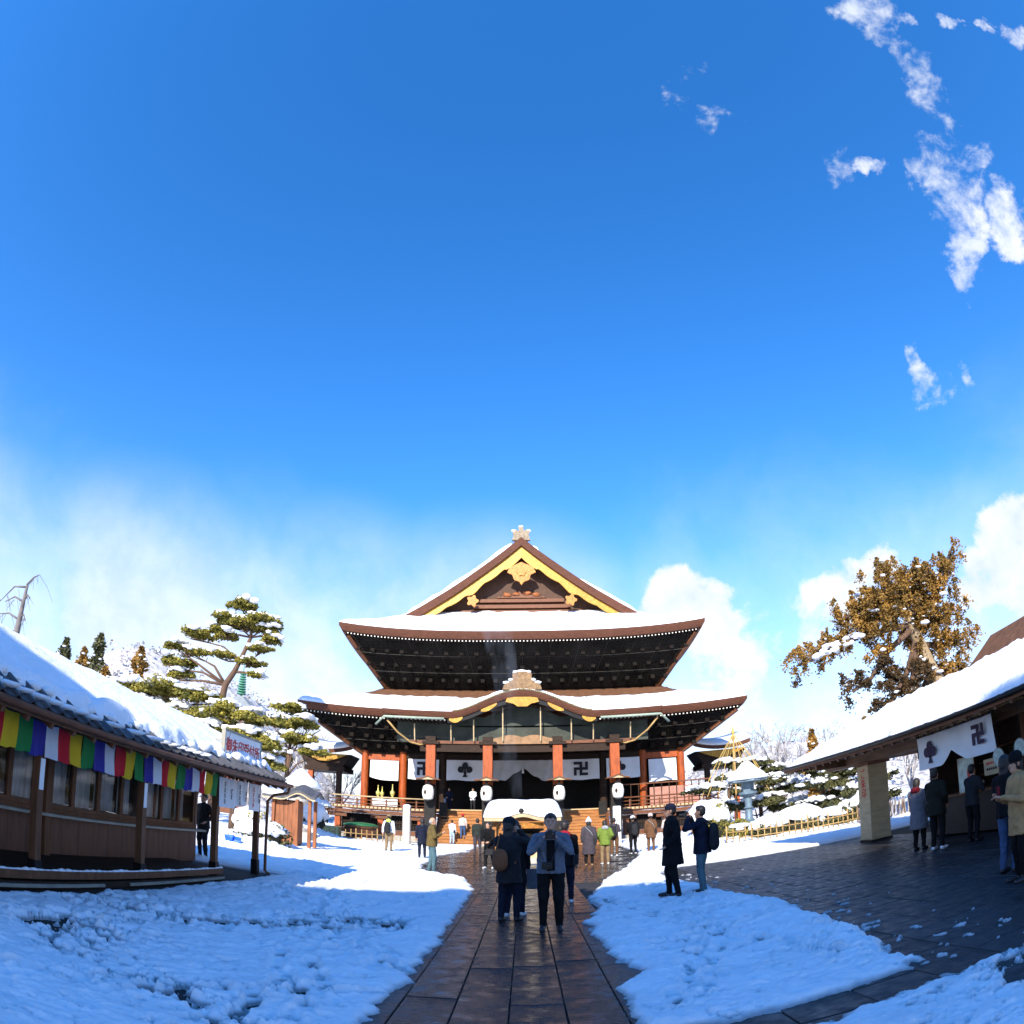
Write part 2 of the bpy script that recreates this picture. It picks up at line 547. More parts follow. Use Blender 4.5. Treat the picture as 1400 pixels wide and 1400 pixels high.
def arr_mesh(name, V, F, mat_, parent=None, smooth=False, **k):
    """fast mesh from numpy arrays; F has a fixed number of corners"""
    me = bpy.data.meshes.new(name)
    V = np.asarray(V, float); F = np.asarray(F, int)
    o0 = np.array(ORG.get(parent.name, (0, 0, 0))) if parent is not None else np.array(k.pop('org', (0, 0, 0)), float)
    me.vertices.add(len(V)); me.vertices.foreach_set('co', (V - o0).ravel())
    nc = F.shape[1]
    me.loops.add(F.size); me.loops.foreach_set('vertex_index', F.ravel())
    me.polygons.add(len(F)); me.polygons.foreach_set('loop_start', np.arange(len(F)) * nc)
    me.polygons.foreach_set('loop_total', np.full(len(F), nc))
    if smooth:
        me.polygons.foreach_set('use_smooth', np.ones(len(F), bool))
    me.update(calc_edges=True); me.validate()
    me.materials.append(mat_)
    o = bpy.data.objects.new(name, me); COL.objects.link(o)
    if parent is not None:
        o.parent = parent
    else:
        o.location = o0
    ORG[o.name] = tuple(o0)
    return tag(o, k.get('label'), k.get('cat'), k.get('group'), k.get('kind'))


def text_mesh(body, size, extrude=0.004, vertical=False):
    cu = bpy.data.curves.new('lettering', 'FONT')
    cu.body = '\n'.join(body) if vertical else body
    cu.size = size; cu.align_x = 'CENTER'; cu.align_y = 'CENTER'; cu.extrude = extrude; cu.offset = size * 0.012
    cu.resolution_u = 3
    if vertical:
        cu.space_line = 0.95
    o = bpy.data.objects.new('lettering', cu); COL.objects.link(o)
    dg = bpy.context.evaluated_depsgraph_get()
    me = bpy.data.meshes.new_from_object(o.evaluated_get(dg))
    bpy.data.objects.remove(o); bpy.data.curves.remove(cu)
    return me


MANJI = ['XXX.X', '..X.X', 'XXXXX', 'X.X..', 'X.XXX']
# ================================================================ GROUND, PAVING, SNOW
mb = MB(); mb.add([(-900, -900, -0.06), (900, -900, -0.06), (900, 1500, -0.06), (-900, 1500, -0.06)], [(0, 1, 2, 3)])
mb.build('ground', M_SNOW, kind='structure', org=(0, 0, 0))


def stone_mat(name, col, rough, rvar, streak, wet):
    m = mat(name, col, rough, 0.35, 3.0, 0.0, rvar=rvar, spec=0.38, rand=0.35, detail=6)
    n, l = m.node_tree.nodes, m.node_tree.links
    b = n['Principled BSDF']
    geo = n.new('ShaderNodeNewGeometry')
    mp = n.new('ShaderNodeMapping'); mp.inputs['Scale'].default_value = streak
    l.new(geo.outputs['Position'], mp.inputs[0])
    n1 = n.new('ShaderNodeTexNoise'); n1.inputs['Scale'].default_value = 11; n1.inputs['Detail'].default_value = 5; n1.inputs['Roughness'].default_value = 0.65
    l.new(mp.outputs[0], n1.inputs['Vector'])
    bp = n.new('ShaderNodeBump'); bp.inputs['Strength'].default_value = wet; bp.inputs['Distance'].default_value = 0.035
    l.new(n1.outputs['Fac'], bp.inputs['Height'])
    l.new(bp.outputs[0], b.inputs['Normal'])
    return m


M_PATH = stone_mat('wet_path_stone', (0.018, 0.019, 0.021), 0.17, 0.15, (0.9, 2.6, 1), 0.7)
M_PLAZA = stone_mat('damp_paving_stone', (0.020, 0.020, 0.022), 0.52, 0.14, (1, 1, 1), 0.3)
M_JOINT = mat('joint_earth', (0.025, 0.022, 0.02), 0.9, 0.3, 5, 0.2, 30)
mb = MB(); mb.add([(-14, -40, -0.02), (14, -40, -0.02), (14, 46.5, -0.02), (-14, 46.5, -0.02)], [(0, 1, 2, 3)])
plaza = mb.build('plaza', M_JOINT, kind='structure', org=(0, 0, 0))
path = thing('stone_path', (0, 0, 0), 'wet stone path', 'path')
for k in ('label', 'category'):
    del path[k]
path['kind'] = 'structure'
# path flags: four long courses with staggered cross joints
xs = [-1.42, -0.98, -0.55, -0.125, 0.305, 0.735, 1.16]
for c in range(6):
    y = 1.2 - rng.uniform(0, 1.0)
    k = 0
    while y < 16.4:
        L = rng.uniform(.75, 1.7) * (1 if y < 12 else 1.3)
        m1 = MB().cb(xs[c] + .005, xs[c + 1] - .005, y + .004, y + L - .004, -0.05, 0.0 + rng.uniform(-.003, .003), .006)
        o = m1.build('paving_slab', M_PATH, path)
        y += L; k += 1
# wet forecourt flags round the censer
flag = mesh_of(MB().cb(-.596, .596, -.446, .446, -0.05, 0, .006), 'forecourt_slab', M_PATH)
n_f = 0
for j in range(32):
    y = 16.9 + j * 0.9
    for i in range(-5, 6):
        x = i * 1.2 + (0.6 if j % 2 else 0)
        if abs(x) > 3.4 + max(0, (y - 22)) * .09:
            continue
        inst(flag, 'paving_slab', path, (x, y, rng.uniform(-.004, .003))); n_f += 1
# darker paving on the right
flag2 = mesh_of(MB().cb(-.295, .295, -.445, .445, -0.05, 0, .006), 'plaza_slab', M_PLAZA)
n_p = 0
for i in range(16):
    x = 1.46 + i * 0.6
    for j in range(22):
        y = 1.4 + j * 0.9 + (0.45 if i % 2 else 0)
        if (x < 3.0 and 5.2 < y < 17.5) or (y > 12 and x < 2.4) or y > 20.5 or (y < 3.2 and x < 3) or (y > 16.4 and x < 3.9):
            continue
        inst(flag2, 'paving_slab', plaza, (x, y, -0.006 + rng.uniform(-.003, .003))); n_p += 1

# ---- snow lying on the court: a height field that dips under the paving where the stone is bare
yl = np.array([0, 5, 7.7, 10.5, 15.3, 17.1, 19.2, 20.2, 23, 29.3, 33.7, 42, 60]); xl = np.array([-1.03, -1.02, -.98, -.99, -1.09, -1.42, -2.4, -3.1, -3.5, -3.7, -2.9, -2.7, -2.7])
yr = np.array([0, 4.7, 5.35, 5.9, 6.4, 7.2, 9, 9.9, 11.2, 13.5, 16, 18.6, 20.6, 23, 26.6, 30, 40, 60]); xr = np.array([.8, .69, .75, .73, 1.0, .86, .78, .8, 1.1, 1.24, 1.75, 2.4, 3.1, 3.6, 4.4, 5.0, 5.4, 5.4])
yo = np.array([0, 4.5, 5, 5.6, 6.4, 7.8, 9.5, 11.3, 13.2, 14.5, 16, 18, 19.4, 19.9, 20.3, 60]); xo = np.array([3.0, 3.1, 3.15, 3.35, 3.45, 3.6, 3.85, 3.6, 3.7, 3.6, 3.4, 3.6, 4.6, 8.0, 60, 60])
rows, cols = 720, 640
V0, V1 = 2.0, 66.0
yy = V0 * (V1 / V0) ** (np.arange(rows) / (rows - 1.0))
tt = np.linspace(-1, 1, cols); tt = np.sign(tt) * np.abs(tt) ** 1.25 * 1.15
Y = np.repeat(yy[:, None], cols, 1)
X = tt[None, :] * (yy[:, None] + 2.2)
rag = 0.16 * fbm(X * 3.1, Y * 2.3, 5, .6) + 0.05 * fbm(X * 14, Y * 11, 3, .6)
sl = np.interp(Y, yl, xl) - X + rag * (1 + 1.2 * sstep(Y, 14, 20))
sl = np.minimum(sl, np.where(Y < 14.9, X + 5.55 + rag, 9))
sr = np.minimum(X - np.interp(Y, yr, xr) + rag * (1 + 1.2 * sstep(Y, 14, 20)), np.interp(Y, yo, xo) - X + rag * 1.6)
sr = np.minimum(sr, Y - 4.52 - 0.10 * (X - 2.2) + rag * .8)
strip_ = np.minimum(4.12 + 0.06 * (X - 2) - Y + rag, X - 1.25 + rag)
sr = np.maximum(sr, strip_)
S = np.maximum(sl, sr)
lump = fbm(X * 5.0, Y * 5.0, 4, .55); lump2 = fbm(X * 16 + 40, Y * 16, 3, .6); big = fbm(X * .7 + 8, Y * .55, 3)
Hh = -0.03 + 0.085 * sstep(S, -0.02, 0.22) + 0.020 * sstep(S, .1, .6)
fade = sstep(S, 0, .3)
Hh = Hh + fade * (0.034 * lump + 0.019 * lump2 + 0.025 * big)
# ploughed heaps at the sunny ends and along the edges
heap = np.exp(-((X + 2.0) / 1.2) ** 2 - ((Y - 16.6) / 1.1) ** 2) * .12 + np.exp(-((X - 2.2) / .9) ** 2 - ((Y - 16.0) / 1.5) ** 2) * .10 + np.exp(-((X - 3.9) / .9) ** 2 - ((Y - 21.3) / 1.2) ** 2) * .20
heap = heap + np.exp(-((X - 3.3) / .35) ** 2) * sstep(Y, 4.6, 6.5) * sstep(-Y, -14, -10) * .08
heap = heap + sstep(Y, 28.5, 31) * sstep(X, 4.8, 7.5) * (.25 + .2 * lump) + sstep(-X, 6.8, 9) * sstep(Y, 15.5, 19) * (.10 + .25 * np.maximum(0, fbm(X * .4, Y * .4, 3)))
heap = heap + np.exp(-((X + 8.8) / 1.2) ** 2 - ((Y - 20.5) / 1.6) ** 2) * .35 + np.exp(-((X + 12.5) / 1.8) ** 2 - ((Y - 35.5) / 2.2) ** 2) * .9
Hh = Hh + fade * heap * (1 + .35 * lump + .15 * lump2)
# trodden streaks where dark stone shows through
tr = fbm(X * 1.0 + 3, Y * 1.6 + 5, 2)
foot = .8 * fbm(X * 4.5, Y * 6.0, 4, .7) + .75 * fbm(X * 11, Y * 17, 4, .7)
band = .75 * np.exp(-((Y - (7.9 + 0.62 * (X + 3.5) + .4 * np.sin(X * 2))) / .8) ** 2) * (X < -1.6) + .65 * np.exp(-((Y - (4.6 - .45 * (X + 3))) / .5) ** 2) * (X < -1.4) * (X > -4.6) + .40 * np.exp(-((X + 4.2) / .8) ** 2 - ((Y - 5.2) / .8) ** 2)
band = band + .9 * np.exp(-((Y - 15.6 - .1 * X) / .9) ** 2) * (X < -2.2) * (X > -5.5) + .25 * np.exp(-((Y - 9.6) / .8) ** 2 - ((X + 2.0) / 1.0) ** 2) + .5 * np.exp(-((X - 2.6) / .5) ** 2 - ((Y - 6.2) / .35) ** 2) + .35 * (X > 1.2) * (X < 3.5) * (Y > 9.5) * (Y < 13.5)
band = band + (.22 + .35 * tr) * (X < -1.3) * (Y < 13.5) + (.18 + .3 * tr) * (X > 1.2) * (X < 3.4) * (Y < 10) + .9 * sstep(X, 2.6, 3.4) * sstep(-Y, -4.6, -4.3)
Hh = Hh - fade * sstep(foot * .55 + band * .5 - .23, 0, .4) * 0.11
# footprints trodden into the snow
walks = [((-4.9, 4.2), (-1.5, 13.5), 34), ((-5.2, 6.5), (-1.3, 9.0), 22), ((-1.6, 4.0), (-3.6, 13.0), 34), ((-4.8, 12.8), (-1.2, 6.2), 30), ((-5.3, 10.5), (-2.0, 19.0), 34), ((-3.4, 3.4), (-1.3, 5.6), 14), ((1.3, 5.0), (3.3, 12.8), 30), ((2.9, 5.2), (1.3, 13.0), 28), ((1.1, 7.4), (3.4, 8.6), 12), ((2.4, 10.5), (2.7, 14.5), 14), ((-5.0, 16.5), (-8.5, 24), 24), ((-3.6, 21), (-7, 34), 34)]
for (xa, ya), (xb, yb), n_ in walks:
    for k in range(n_ * 2):
        u = (k + rng.uniform(-.4, .4)) / (n_ * 2)
        an = math.atan2(xb - xa, yb - ya) + rng.uniform(-.35, .35)
        sd_ = .11 * (1 if k % 2 else -1) + rng.uniform(-.16, .16)
        fx = xa + (xb - xa) * u + sd_ * math.cos(an); fy = ya + (yb - ya) * u - sd_ * math.sin(an)
        r0, r1 = np.searchsorted(yy, [fy - .3, fy + .3])
        if r1 <= r0:
            continue
        dx, dy = X[r0:r1] - fx, Y[r0:r1] - fy
        al, ac = dx * math.sin(an) + dy * math.cos(an), dx * math.cos(an) - dy * math.sin(an)
        q = (al / .16) ** 2 + (ac / .075) ** 2
        Hh[r0:r1] += fade[r0:r1] * (-rng.uniform(.025, .06) * sstep(-q, -1.25, -.7) + .012 * np.exp(-(q - 1.9) ** 2 * 2.2))
# grains strewn on the bare paving beside the patch
grain = (X > 3.0) * (X < 8.5) * (Y > 4) * (Y < 17) * sstep(fbm(X * 7 + 9, Y * 9, 3, .6) - .72 + .35 * sstep(-X, -5.5, -3.4), 0, .1) * .045
Hh = np.maximum(Hh, np.where(S < 0, -0.03 + grain, -1))
# no snow under the halls and sheds
inside = ((np.abs(X) < 13.5) & (Y > 43)) | ((X < -5.5) & (X > -11) & (Y < 14.9)) | ((X > 8.2) & (Y < 19.6))
Hh = np.where(inside, -0.05, Hh)
idx = np.arange(rows * cols).reshape(rows, cols)
F = np.stack([idx[:-1, :-1], idx[:-1, 1:], idx[1:, 1:], idx[1:, :-1]], -1).reshape(-1, 4)
hz = Hh.ravel()
keep = (hz[F] > -0.022).any(1)
F = F[keep]
used = np.unique(F); remap = -np.ones(rows * cols, int); remap[used] = np.arange(len(used))
P = np.stack([X.ravel(), Y.ravel(), hz], 1)[used]
_n, _l = M_SNOWG.node_tree.nodes, M_SNOWG.node_tree.links
_g = _n.new('ShaderNodeNewGeometry'); _s = _n.new('ShaderNodeSeparateXYZ'); _l.new(_g.outputs['Position'], _s.inputs[0])
_m = _n.new('ShaderNodeMapRange'); _m.inputs[1].default_value = .0; _m.inputs[2].default_value = .035; _m.inputs[3].default_value = .42
_l.new(_s.outputs[2], _m.inputs[0])
_x = _n.new('ShaderNodeMix'); _x.data_type = 'RGBA'; _x.blend_type = 'MULTIPLY'; _x.inputs[0].default_value = 1.0
_b = _n['Principled BSDF']; _src = _b.inputs['Base Color'].links[0].from_socket      # thin slush is greyer than deep snow
_l.new(_src, _x.inputs[6]); _l.new(_m.outputs[0], _x.inputs[7]); _l.new(_x.outputs[2], _b.inputs['Base Color'])
snow_court = arr_mesh('snow', P, remap[F], M_SNOWG, smooth=True, kind='structure')


def snow_at(x, y):
    i = int(np.argmin(np.abs(yy - y)))
    return max(0.0, float(np.interp(x, X[i], Hh[i])))


# ================================================================ THE GATE BEHIND THE CAMERA (it throws the long shadow over the court)
gate = thing('temple_gate', (-3.0, -18.6, 0), 'tall two storey wooden temple gate behind the viewer, shading the near court', 'gate')
GX, GY = -3.0, -18.6
for i in range(6):
    for j in (-3, 0, 3):
        x = GX + (-7.5 + 3.0 * i); y = GY + j
        MB().tube([(x, y, 0), (x, y, 8.4)], .32, 12).build('column', M_DARKWOOD, gate, smooth=True, auto=True)
MB().b(GX - 8.6, GX + 8.6, GY - 3.9, GY + 3.9, 8.4, 9.2).b(GX - 7.6, GX + 7.6, GY - 3.0, GY + 3.0, 9.2, 13.4).build('upper_storey', M_DARKWOOD, gate)
mb = MB()
for z, ww, dd, t in ((9.3, 11.5, 6.3, .35),):
    mb.prism([(-ww, -dd), (ww, -dd), (ww, dd), (-ww, dd)], lambda a, c: (GX + a, GY + c, 8.9), lambda a, c: (GX + a * .72, GY + c * .52, 10.6))
mb.build('lower_roof', M_ROOFB, gate)


def ridge_z(x, u):
    ax = abs(x)
    top = 19.9 - .27 * max(0, ax - 5.5) - .5 * max(0, ax - 10.5)
    return 13.2 + (top - 13.2) * u ** 1.25


xs_g = [-13.5 + 27 * i / 24 for i in range(25)]
rows_ = [[(GX + x, GY - 7 + 7 * k / 8, ridge_z(x, k / 8)) for x in xs_g] for k in range(9)] + [[(GX + x, GY + 7 - 7 * k / 8, ridge_z(x, k / 8)) for x in xs_g] for k in range(7, -1, -1)]
MB().sheet(rows_, .5).build('upper_roof', M_ROOFB, gate)
MB().b(GX - 5.6, GX + 5.6, GY - .4, GY + .4, 19.6, 20.15).build('ridge', M_TILE, gate)
# ================================================================ THE MAIN HALL
XC = -0.12
hall = thing('temple_hall', (XC, 48, 0), 'great wooden temple hall with two snowy curved roof tiers and a gold gable', 'temple')


def zs(ax):
    """height of the upper roof as a function of distance from the centre line"""
    return np.interp(ax, [0, .8, 1.5, 2.7, 3.8, 5, 6, 7, 8, 9, 10.2, 11.5, 12.6, 13.85, 15], [24.55, 23.85, 23.25, 22.3, 21.45, 20.55, 19.85, 19.2, 18.55, 17.95, 17.3, 16.6, 16.1, 15.62, 15.2])


class Roof:
    """a tier of roof: half width W, front line y0, eave height E, corner lift A, wall half width w, wall line yw, soffit foot zw"""

    def __init__(s, W, y0, yb, E, A, rise, w, yw, zw, thick):
        s.W, s.y0, s.yb, s.E, s.A, s.rise, s.w, s.yw, s.zw, s.t = W, y0, yb, E, A, rise, w, yw, zw, thick

    def lift(s, x, y):
        ax = np.clip(np.abs(x) / s.W, 0, 1)
        return s.A * ax ** 3.2 * np.clip(1 - (y - s.y0) / 10.0, 0, 1) ** 2

    def z(s, x, y):
        x = np.asarray(x, float); y = np.asarray(y, float)
        return np.minimum(s.rise(s.W - np.abs(x), 'x'), s.rise(y - s.y0, 'y')) + s.lift(x, y)

    def path(s, n=60, back=14):
        """points round the eaves: left side, front, right side, with outward directions"""
        out = []
        for k in range(back):
            u = 1 - k / back
            out.append((-s.W, s.y0 + (s.yb - s.y0) * u ** 1.5, -1, 0))
        for k in range(n + 1):
            x = -s.W + 2 * s.W * k / n
            nx = -1 if k == 0 else 1 if k == n else 0
            out.append((x, s.y0, nx, -1))
        for k in range(1, back + 1):
            u = k / back
            out.append((s.W, s.y0 + (s.yb - s.y0) * u ** 1.5, 1, 0))
        return out


def rise_up(d, ax):
    if ax == 'x':
        return zs(13.85 - d)
    return 15.62 + np.interp(d, [0, 1.5, 3, 4.4, 40], [0, .85, 1.85, 2.9, 30])


def rise_lo(d, ax):
    if ax == 'x':
        return 9.15 + np.interp(d, [0, 1.5, 3, 4.6, 5.2], [0, .75, 1.75, 2.95, 3.4])
    return 9.15 + np.interp(d, [0, 2, 4, 7.0, 9], [0, .68, 1.52, 2.95, 3.9])


UP = Roof(13.85, 47.0, 80.0, 15.62, 0.62, rise_up, 10.6, 51.5, 12.0, .55)
LO = Roof(15.75, 44.5, 80.0, 9.15, 0.42, rise_lo, 11.5, 48.0, 6.45, .50)


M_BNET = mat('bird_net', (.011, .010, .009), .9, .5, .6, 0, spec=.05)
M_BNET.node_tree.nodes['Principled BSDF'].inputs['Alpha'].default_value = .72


def eaves(R, nm):
    pth = R.path()
    rows_ = [[], [], [], []]
    for x, y, nx, ny in pth:
        zt = float(R.z(x, y))
        ins = .22
        rows_[0].append((XC + x, y, zt + .02))
        rows_[1].append((XC + x - nx * .03, y - ny * .03, zt - R.t * .45))
        rows_[2].append((XC + x - nx * ins, y - ny * ins, zt - R.t))
        rows_[3].append((XC + x - nx * 1.0, y - ny * 1.0, zt - R.t + .02))
    MB().strip(rows_).build(nm + '_eave_edge', M_BARK, hall, smooth=True, auto=True)
    # stepped brackets under the eaves, seen dark behind the nets: slanting soffit from eave to wall
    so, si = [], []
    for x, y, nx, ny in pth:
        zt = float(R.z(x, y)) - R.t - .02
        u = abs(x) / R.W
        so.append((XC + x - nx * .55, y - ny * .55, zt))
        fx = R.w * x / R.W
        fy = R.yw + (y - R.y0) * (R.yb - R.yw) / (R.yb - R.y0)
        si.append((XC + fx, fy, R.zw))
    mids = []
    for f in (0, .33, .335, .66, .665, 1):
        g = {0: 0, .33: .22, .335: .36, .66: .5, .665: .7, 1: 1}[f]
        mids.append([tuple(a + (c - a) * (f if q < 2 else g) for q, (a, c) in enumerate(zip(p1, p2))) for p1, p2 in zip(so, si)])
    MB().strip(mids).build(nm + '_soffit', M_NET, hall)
    # bracket blocks standing proud of the soffit
    blk = MB()
    for tier in range(3):
        f = (.30, .55, .80)[tier]; g = (.26, .52, .80)[tier]
        n = int(2 * R.w / .95)
        for k in range(n + 1):
            x = -R.w + 2 * R.w * k / n
            xx = x * (1 + (R.W - .55 - R.w) / R.w * (1 - f))
            zt = float(R.z(xx, R.y0)) - R.t
            z = zt + (R.zw - zt) * g
            y = R.y0 + .55 + (R.yw - R.y0 - .55) * f
            blk.b(XC + xx - .15, XC + xx + .15, y - .45, y + .3, z - .16, z + .12)
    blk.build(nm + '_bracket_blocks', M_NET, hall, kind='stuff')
    # rafter ends with whitened tips
    rf = MB()
    n = int(2 * (R.W - .7) / .265)
    for k in range(n + 1):
        x = -(R.W - .7) + 2 * (R.W - .7) * k / n
        zt = float(R.z(x, R.y0)) - R.t - .10
        rf.b(XC + x - .055, XC + x + .055, R.y0 + .36, R.y0 + 1.4, zt - .06, zt + .06, 0)
        rf.b(XC + x - .045, XC + x + .045, R.y0 + .345, R.y0 + .362, zt - .045, zt + .045, 1)
    for sgn in (-1, 1):
        for k in range(40):
            y = R.y0 + .9 + k * .45
            zt = float(R.z(R.W, y)) - R.t - .10
            rf.b(XC + sgn * (R.W - .9) - .5, XC + sgn * (R.W - .9) + .5, y - .055, y + .055, zt - .06, zt + .06, 0)
            rf.b(XC + sgn * (R.W - .39) - .008, XC + sgn * (R.W - .39) + .008, y - .045, y + .045, zt - .045, zt + .045, 1)
    rf.build(nm + '_rafter_ends', [M_DARKWOOD, M_PAPER], hall, kind='stuff')
    # hip beams
    for sgn in (-1, 1):
        zt = float(R.z(R.W, R.y0)) - R.t - .25
        MB().bar((XC + sgn * (R.W - .7), R.y0 + .7, zt), (XC + sgn * (R.w - .1), R.yw + .1, R.zw - .1), .34, .42).build('hip_beam', M_BROWN, hall)
    # fine bird net stretched from the eave down to the wall
    xa = [-R.W + .75 + (2 * R.W - 1.5) * k / 30 for k in range(31)]
    nr = [[(XC + x, R.y0 + .50, float(R.z(x, R.y0)) - R.t - .16) for x in xa], [(XC + x * (R.w + .05) / (R.W - .75), R.yw - .50, R.zw + .12) for x in xa]]
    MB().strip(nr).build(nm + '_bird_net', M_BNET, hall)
    # net cords hung from eave to wall
    wires = MB()
    for k in range(int(2 * R.w / 1.72) + 1):
        x = -R.w + 1.72 * k + .3
        xx = x * (R.W - .6) / R.w
        zt = float(R.z(xx, R.y0)) - R.t - .1
        wires.tube([(XC + xx, R.y0 + .45, zt), (XC + x * 1.02, R.yw - .55, R.zw + .25)], .016, 4)
    for f in (.33, .66):
        pts = []
        for k in range(31):
            x = -R.w + 2 * R.w * k / 30
            xx = x * (1 + (R.W - .6 - R.w) / R.w * (1 - f))
            zt = float(R.z(xx, R.y0)) - R.t
            pts.append((XC + xx, R.y0 + .4 + (R.yw - R.y0 - .9) * f, zt + (R.zw - zt) * f))
        wires.tube(pts, .012, 4)
    wires.build(nm + '_net_cords', mat('net_cord', (.10, .09, .075), .7, .1, 4, 0), hall)


eaves(UP, 'upper')
eaves(LO, 'lower')


def field(fn, xs_, ys_):
    return [[(XC + x, y, float(fn(x, y))) for x in xs_] for y in ys_]


def lin(a, b, n):
    return [a + (b - a) * k / n for k in range(n + 1)]


# --- upper roof: skirt in front of the gable, then the long gabled roof behind
xsU = lin(-13.85, 13.85, 60)
MB().strip(field(lambda x, y: UP.z(x, y), xsU, lin(47.0, 51.35, 10))).build('upper_skirt_roof', M_ROOFB, hall, smooth=True)
MB().strip(field(lambda x, y: zs(abs(x)) + UP.lift(x, y), xsU, [51.36, 53, 56, 60, 70, 80])).build('upper_main_roof', M_ROOFB, hall, smooth=True, auto=True)
xsG = lin(-9.2, 9.2, 46)
MB().sheet(field(lambda x, y: zs(abs(x)) + .01, xsG, [49.9, 50.7, 51.5]), .74).build('gable_verge', M_BARK, hall, smooth=True, auto=True)


def snow_layer(fn, xs_, ys_, t, seed, name, mask=None, parent=hall):
    """snow lying on a roof: soft thick edge, uneven top; mask(x, y) < 0 leaves the roof bare"""
    rws = []
    for y in ys_:
        r = []
        for x in xs_:
            e = min(abs(x - xs_[0]), abs(x - xs_[-1]), abs(y - ys_[0]), abs(y - ys_[-1]))
            hgt = t * (1 - math.exp(-e * 7)) * (1 + .5 * float(fbm(x * 1.1 + seed, y * 1.1, 4))) + .02
            if mask is not None:
                q = mask(x, y) + .25 * float(fbm(x * 2.2 + seed, y * 2.2, 3))
                hgt = hgt * float(sstep(np.array(q), 0, .3)) - (.03 if q < .02 else 0)
            r.append((XC + x, y, float(fn(x, y)) + hgt))
        rws.append(r)
    return MB().strip(rws).build(name, M_SNOW, parent, smooth=True)


ys_sk = [47.0, 47.04, 47.12, 47.3] + lin(47.6, 51.3, 12)
snow_layer(lambda x, y: UP.z(x, y), [-13.82, -13.74, -13.6] + lin(-13.3, 13.3, 80) + [13.6, 13.74, 13.82], ys_sk, .26, 3, 'roof_snow')
for sgn in (-1, 1):
    xx = [sgn * v for v in ([.75, .8, .9] + lin(1.1, 9.0, 34) + [9.1, 9.15])]
    snow_layer(lambda x, y: zs(abs(x)), xx, [49.92, 49.95, 50.02, 50.2] + lin(50.5, 60, 10), .50 if sgn < 0 else .42, 8 + sgn, 'roof_snow',
               mask=(lambda x, y: .5) if sgn < 0 else (lambda x, y: .45 - .75 * float(sstep(np.array(5.6 - abs(x)), 0, 2.2)) + (.5 if abs(x) < 1.5 else 0)))
snow_layer(lambda x, y: zs(abs(x)) + UP.lift(x, y), lin(-13.8, -9.3, 12), lin(51.4, 79, 14), .22, 4, 'roof_snow')
snow_layer(lambda x, y: zs(abs(x)) + UP.lift(x, y), lin(9.3, 13.8, 12), lin(51.4, 79, 14), .22, 5, 'roof_snow')

# --- the gable
GZ = 17.75
poly = [(x, zs(abs(x)) - .5) for x in lin(-8.6, 8.6, 40)]
MB().prism([(-8.6, GZ - .3)] + poly + [(8.6, GZ - .3)], lambda x, z: (XC + x, 51.36, z), lambda x, z: (XC + x, 51.7, z)).build('gable_wall', mat('gable_wood', (.075, .034, .018), .7, .4, 3, .3, 10, stretch=(4, 1, .5)), hall)


def barge(x):
    """depth of the gold bargeboard with its scalloped lower edge"""
    ax = abs(x)
    d = .92 - .055 * ax
    if ax < 1.3:
        d += .12
    return d + .13 * abs(math.sin(ax * 2.1)) + (.22 * math.exp(-((ax - 3.9) / .45) ** 2))


top = [(x, zs(abs(x)) - .70) for x in lin(-8.9, 8.9, 90)]
rows_ = [[(XC + x, 50.12, z) for x, z in top], [(XC + x, 50.10, max(GZ - .25, z - barge(x))) for x, z in top]]
MB().sheet([[(p[0], p[1], p[2]) for p in r] for r in rows_], .14, d=(0, 1, 0)).build('gold_bargeboard', M_GOLD, hall)


def disc_poly(cx, cz, pts):
    return [(cx + a, cz + c) for a, c in pts]


def petal(n, r0, r1, k):
    return [((r0 + r1 * math.cos(k * t)) * math.cos(t), (r0 + r1 * math.cos(k * t)) * math.sin(t)) for t in [2 * math.pi * i / n for i in range(n)]]


MB().prism(disc_poly(0, 21.35, [(-.95, .55), (0, 1.0), (.95, .55), (1.15, .1), (.75, -.1), (.6, -.55), (.2, -.7), (0, -1.0), (-.2, -.7), (-.6, -.55), (-.75, -.1), (-1.15, .1)]),
           lambda x, z: (XC + x, 49.96, z), lambda x, z: (XC + x, 50.09, z)).prism(disc_poly(0, 21.5, petal(24, .36, .06, 6)), lambda x, z: (XC + x, 49.88, z), lambda x, z: (XC + x, 49.96, z)).build('gable_pendant', M_GOLD2, hall)
for sgn in (-1, 1):
    MB().prism(disc_poly(sgn * 3.9, 19.05, petal(30, .42, .09, 5)), lambda x, z: (XC + x, 49.98, z), lambda x, z: (XC + x, 50.09, z)).build('gable_rosette', M_GOLD2, hall)
# timbers inside the gable
for z, hw, hh, mt in ((17.72, 8.2, .28, M_BROWN), (18.1, 5.6, .22, M_ORANGE), (18.45, 4.9, .26, M_BROWN), (18.9, 3.9, .3, M_BROWN), (19.4, 3.4, .28, M_BROWN)):
    MB().b(XC - hw, XC + hw, 51.0, 51.34, z - hh / 2, z + hh / 2).build('gable_beam', mt, hall)
fl = [(-2.0, 19.6)]
for k in range(9):
    xk = -1.85 + k * .41
    pk = 19.95 + .28 * math.cos((k - 4) * .55) * (1 if k % 2 == 0 else .72)
    fl += [(xk, pk), (xk + .12, pk - .16), (xk + .26, 19.78 + .1 * math.cos((k - 4) * .5))]
fl += [(2.0, 19.6)]
MB().prism(fl, lambda x, z: (XC + x, 50.92, z), lambda x, z: (XC + x, 51.2, z)).build('gable_carving', M_BROWN, hall)
for k, x in enumerate((-1.2, -.45, .45, 1.2)):
    MB().blob((XC + x, 50.9, 19.85 + .08 * (k % 3)), (.32, .1, .16), k + 3, .9, 2).build('carved_figure', mat('carved_wood', (.28, .085, .02), .6, .4, 6, .3, 14), hall, smooth=True)
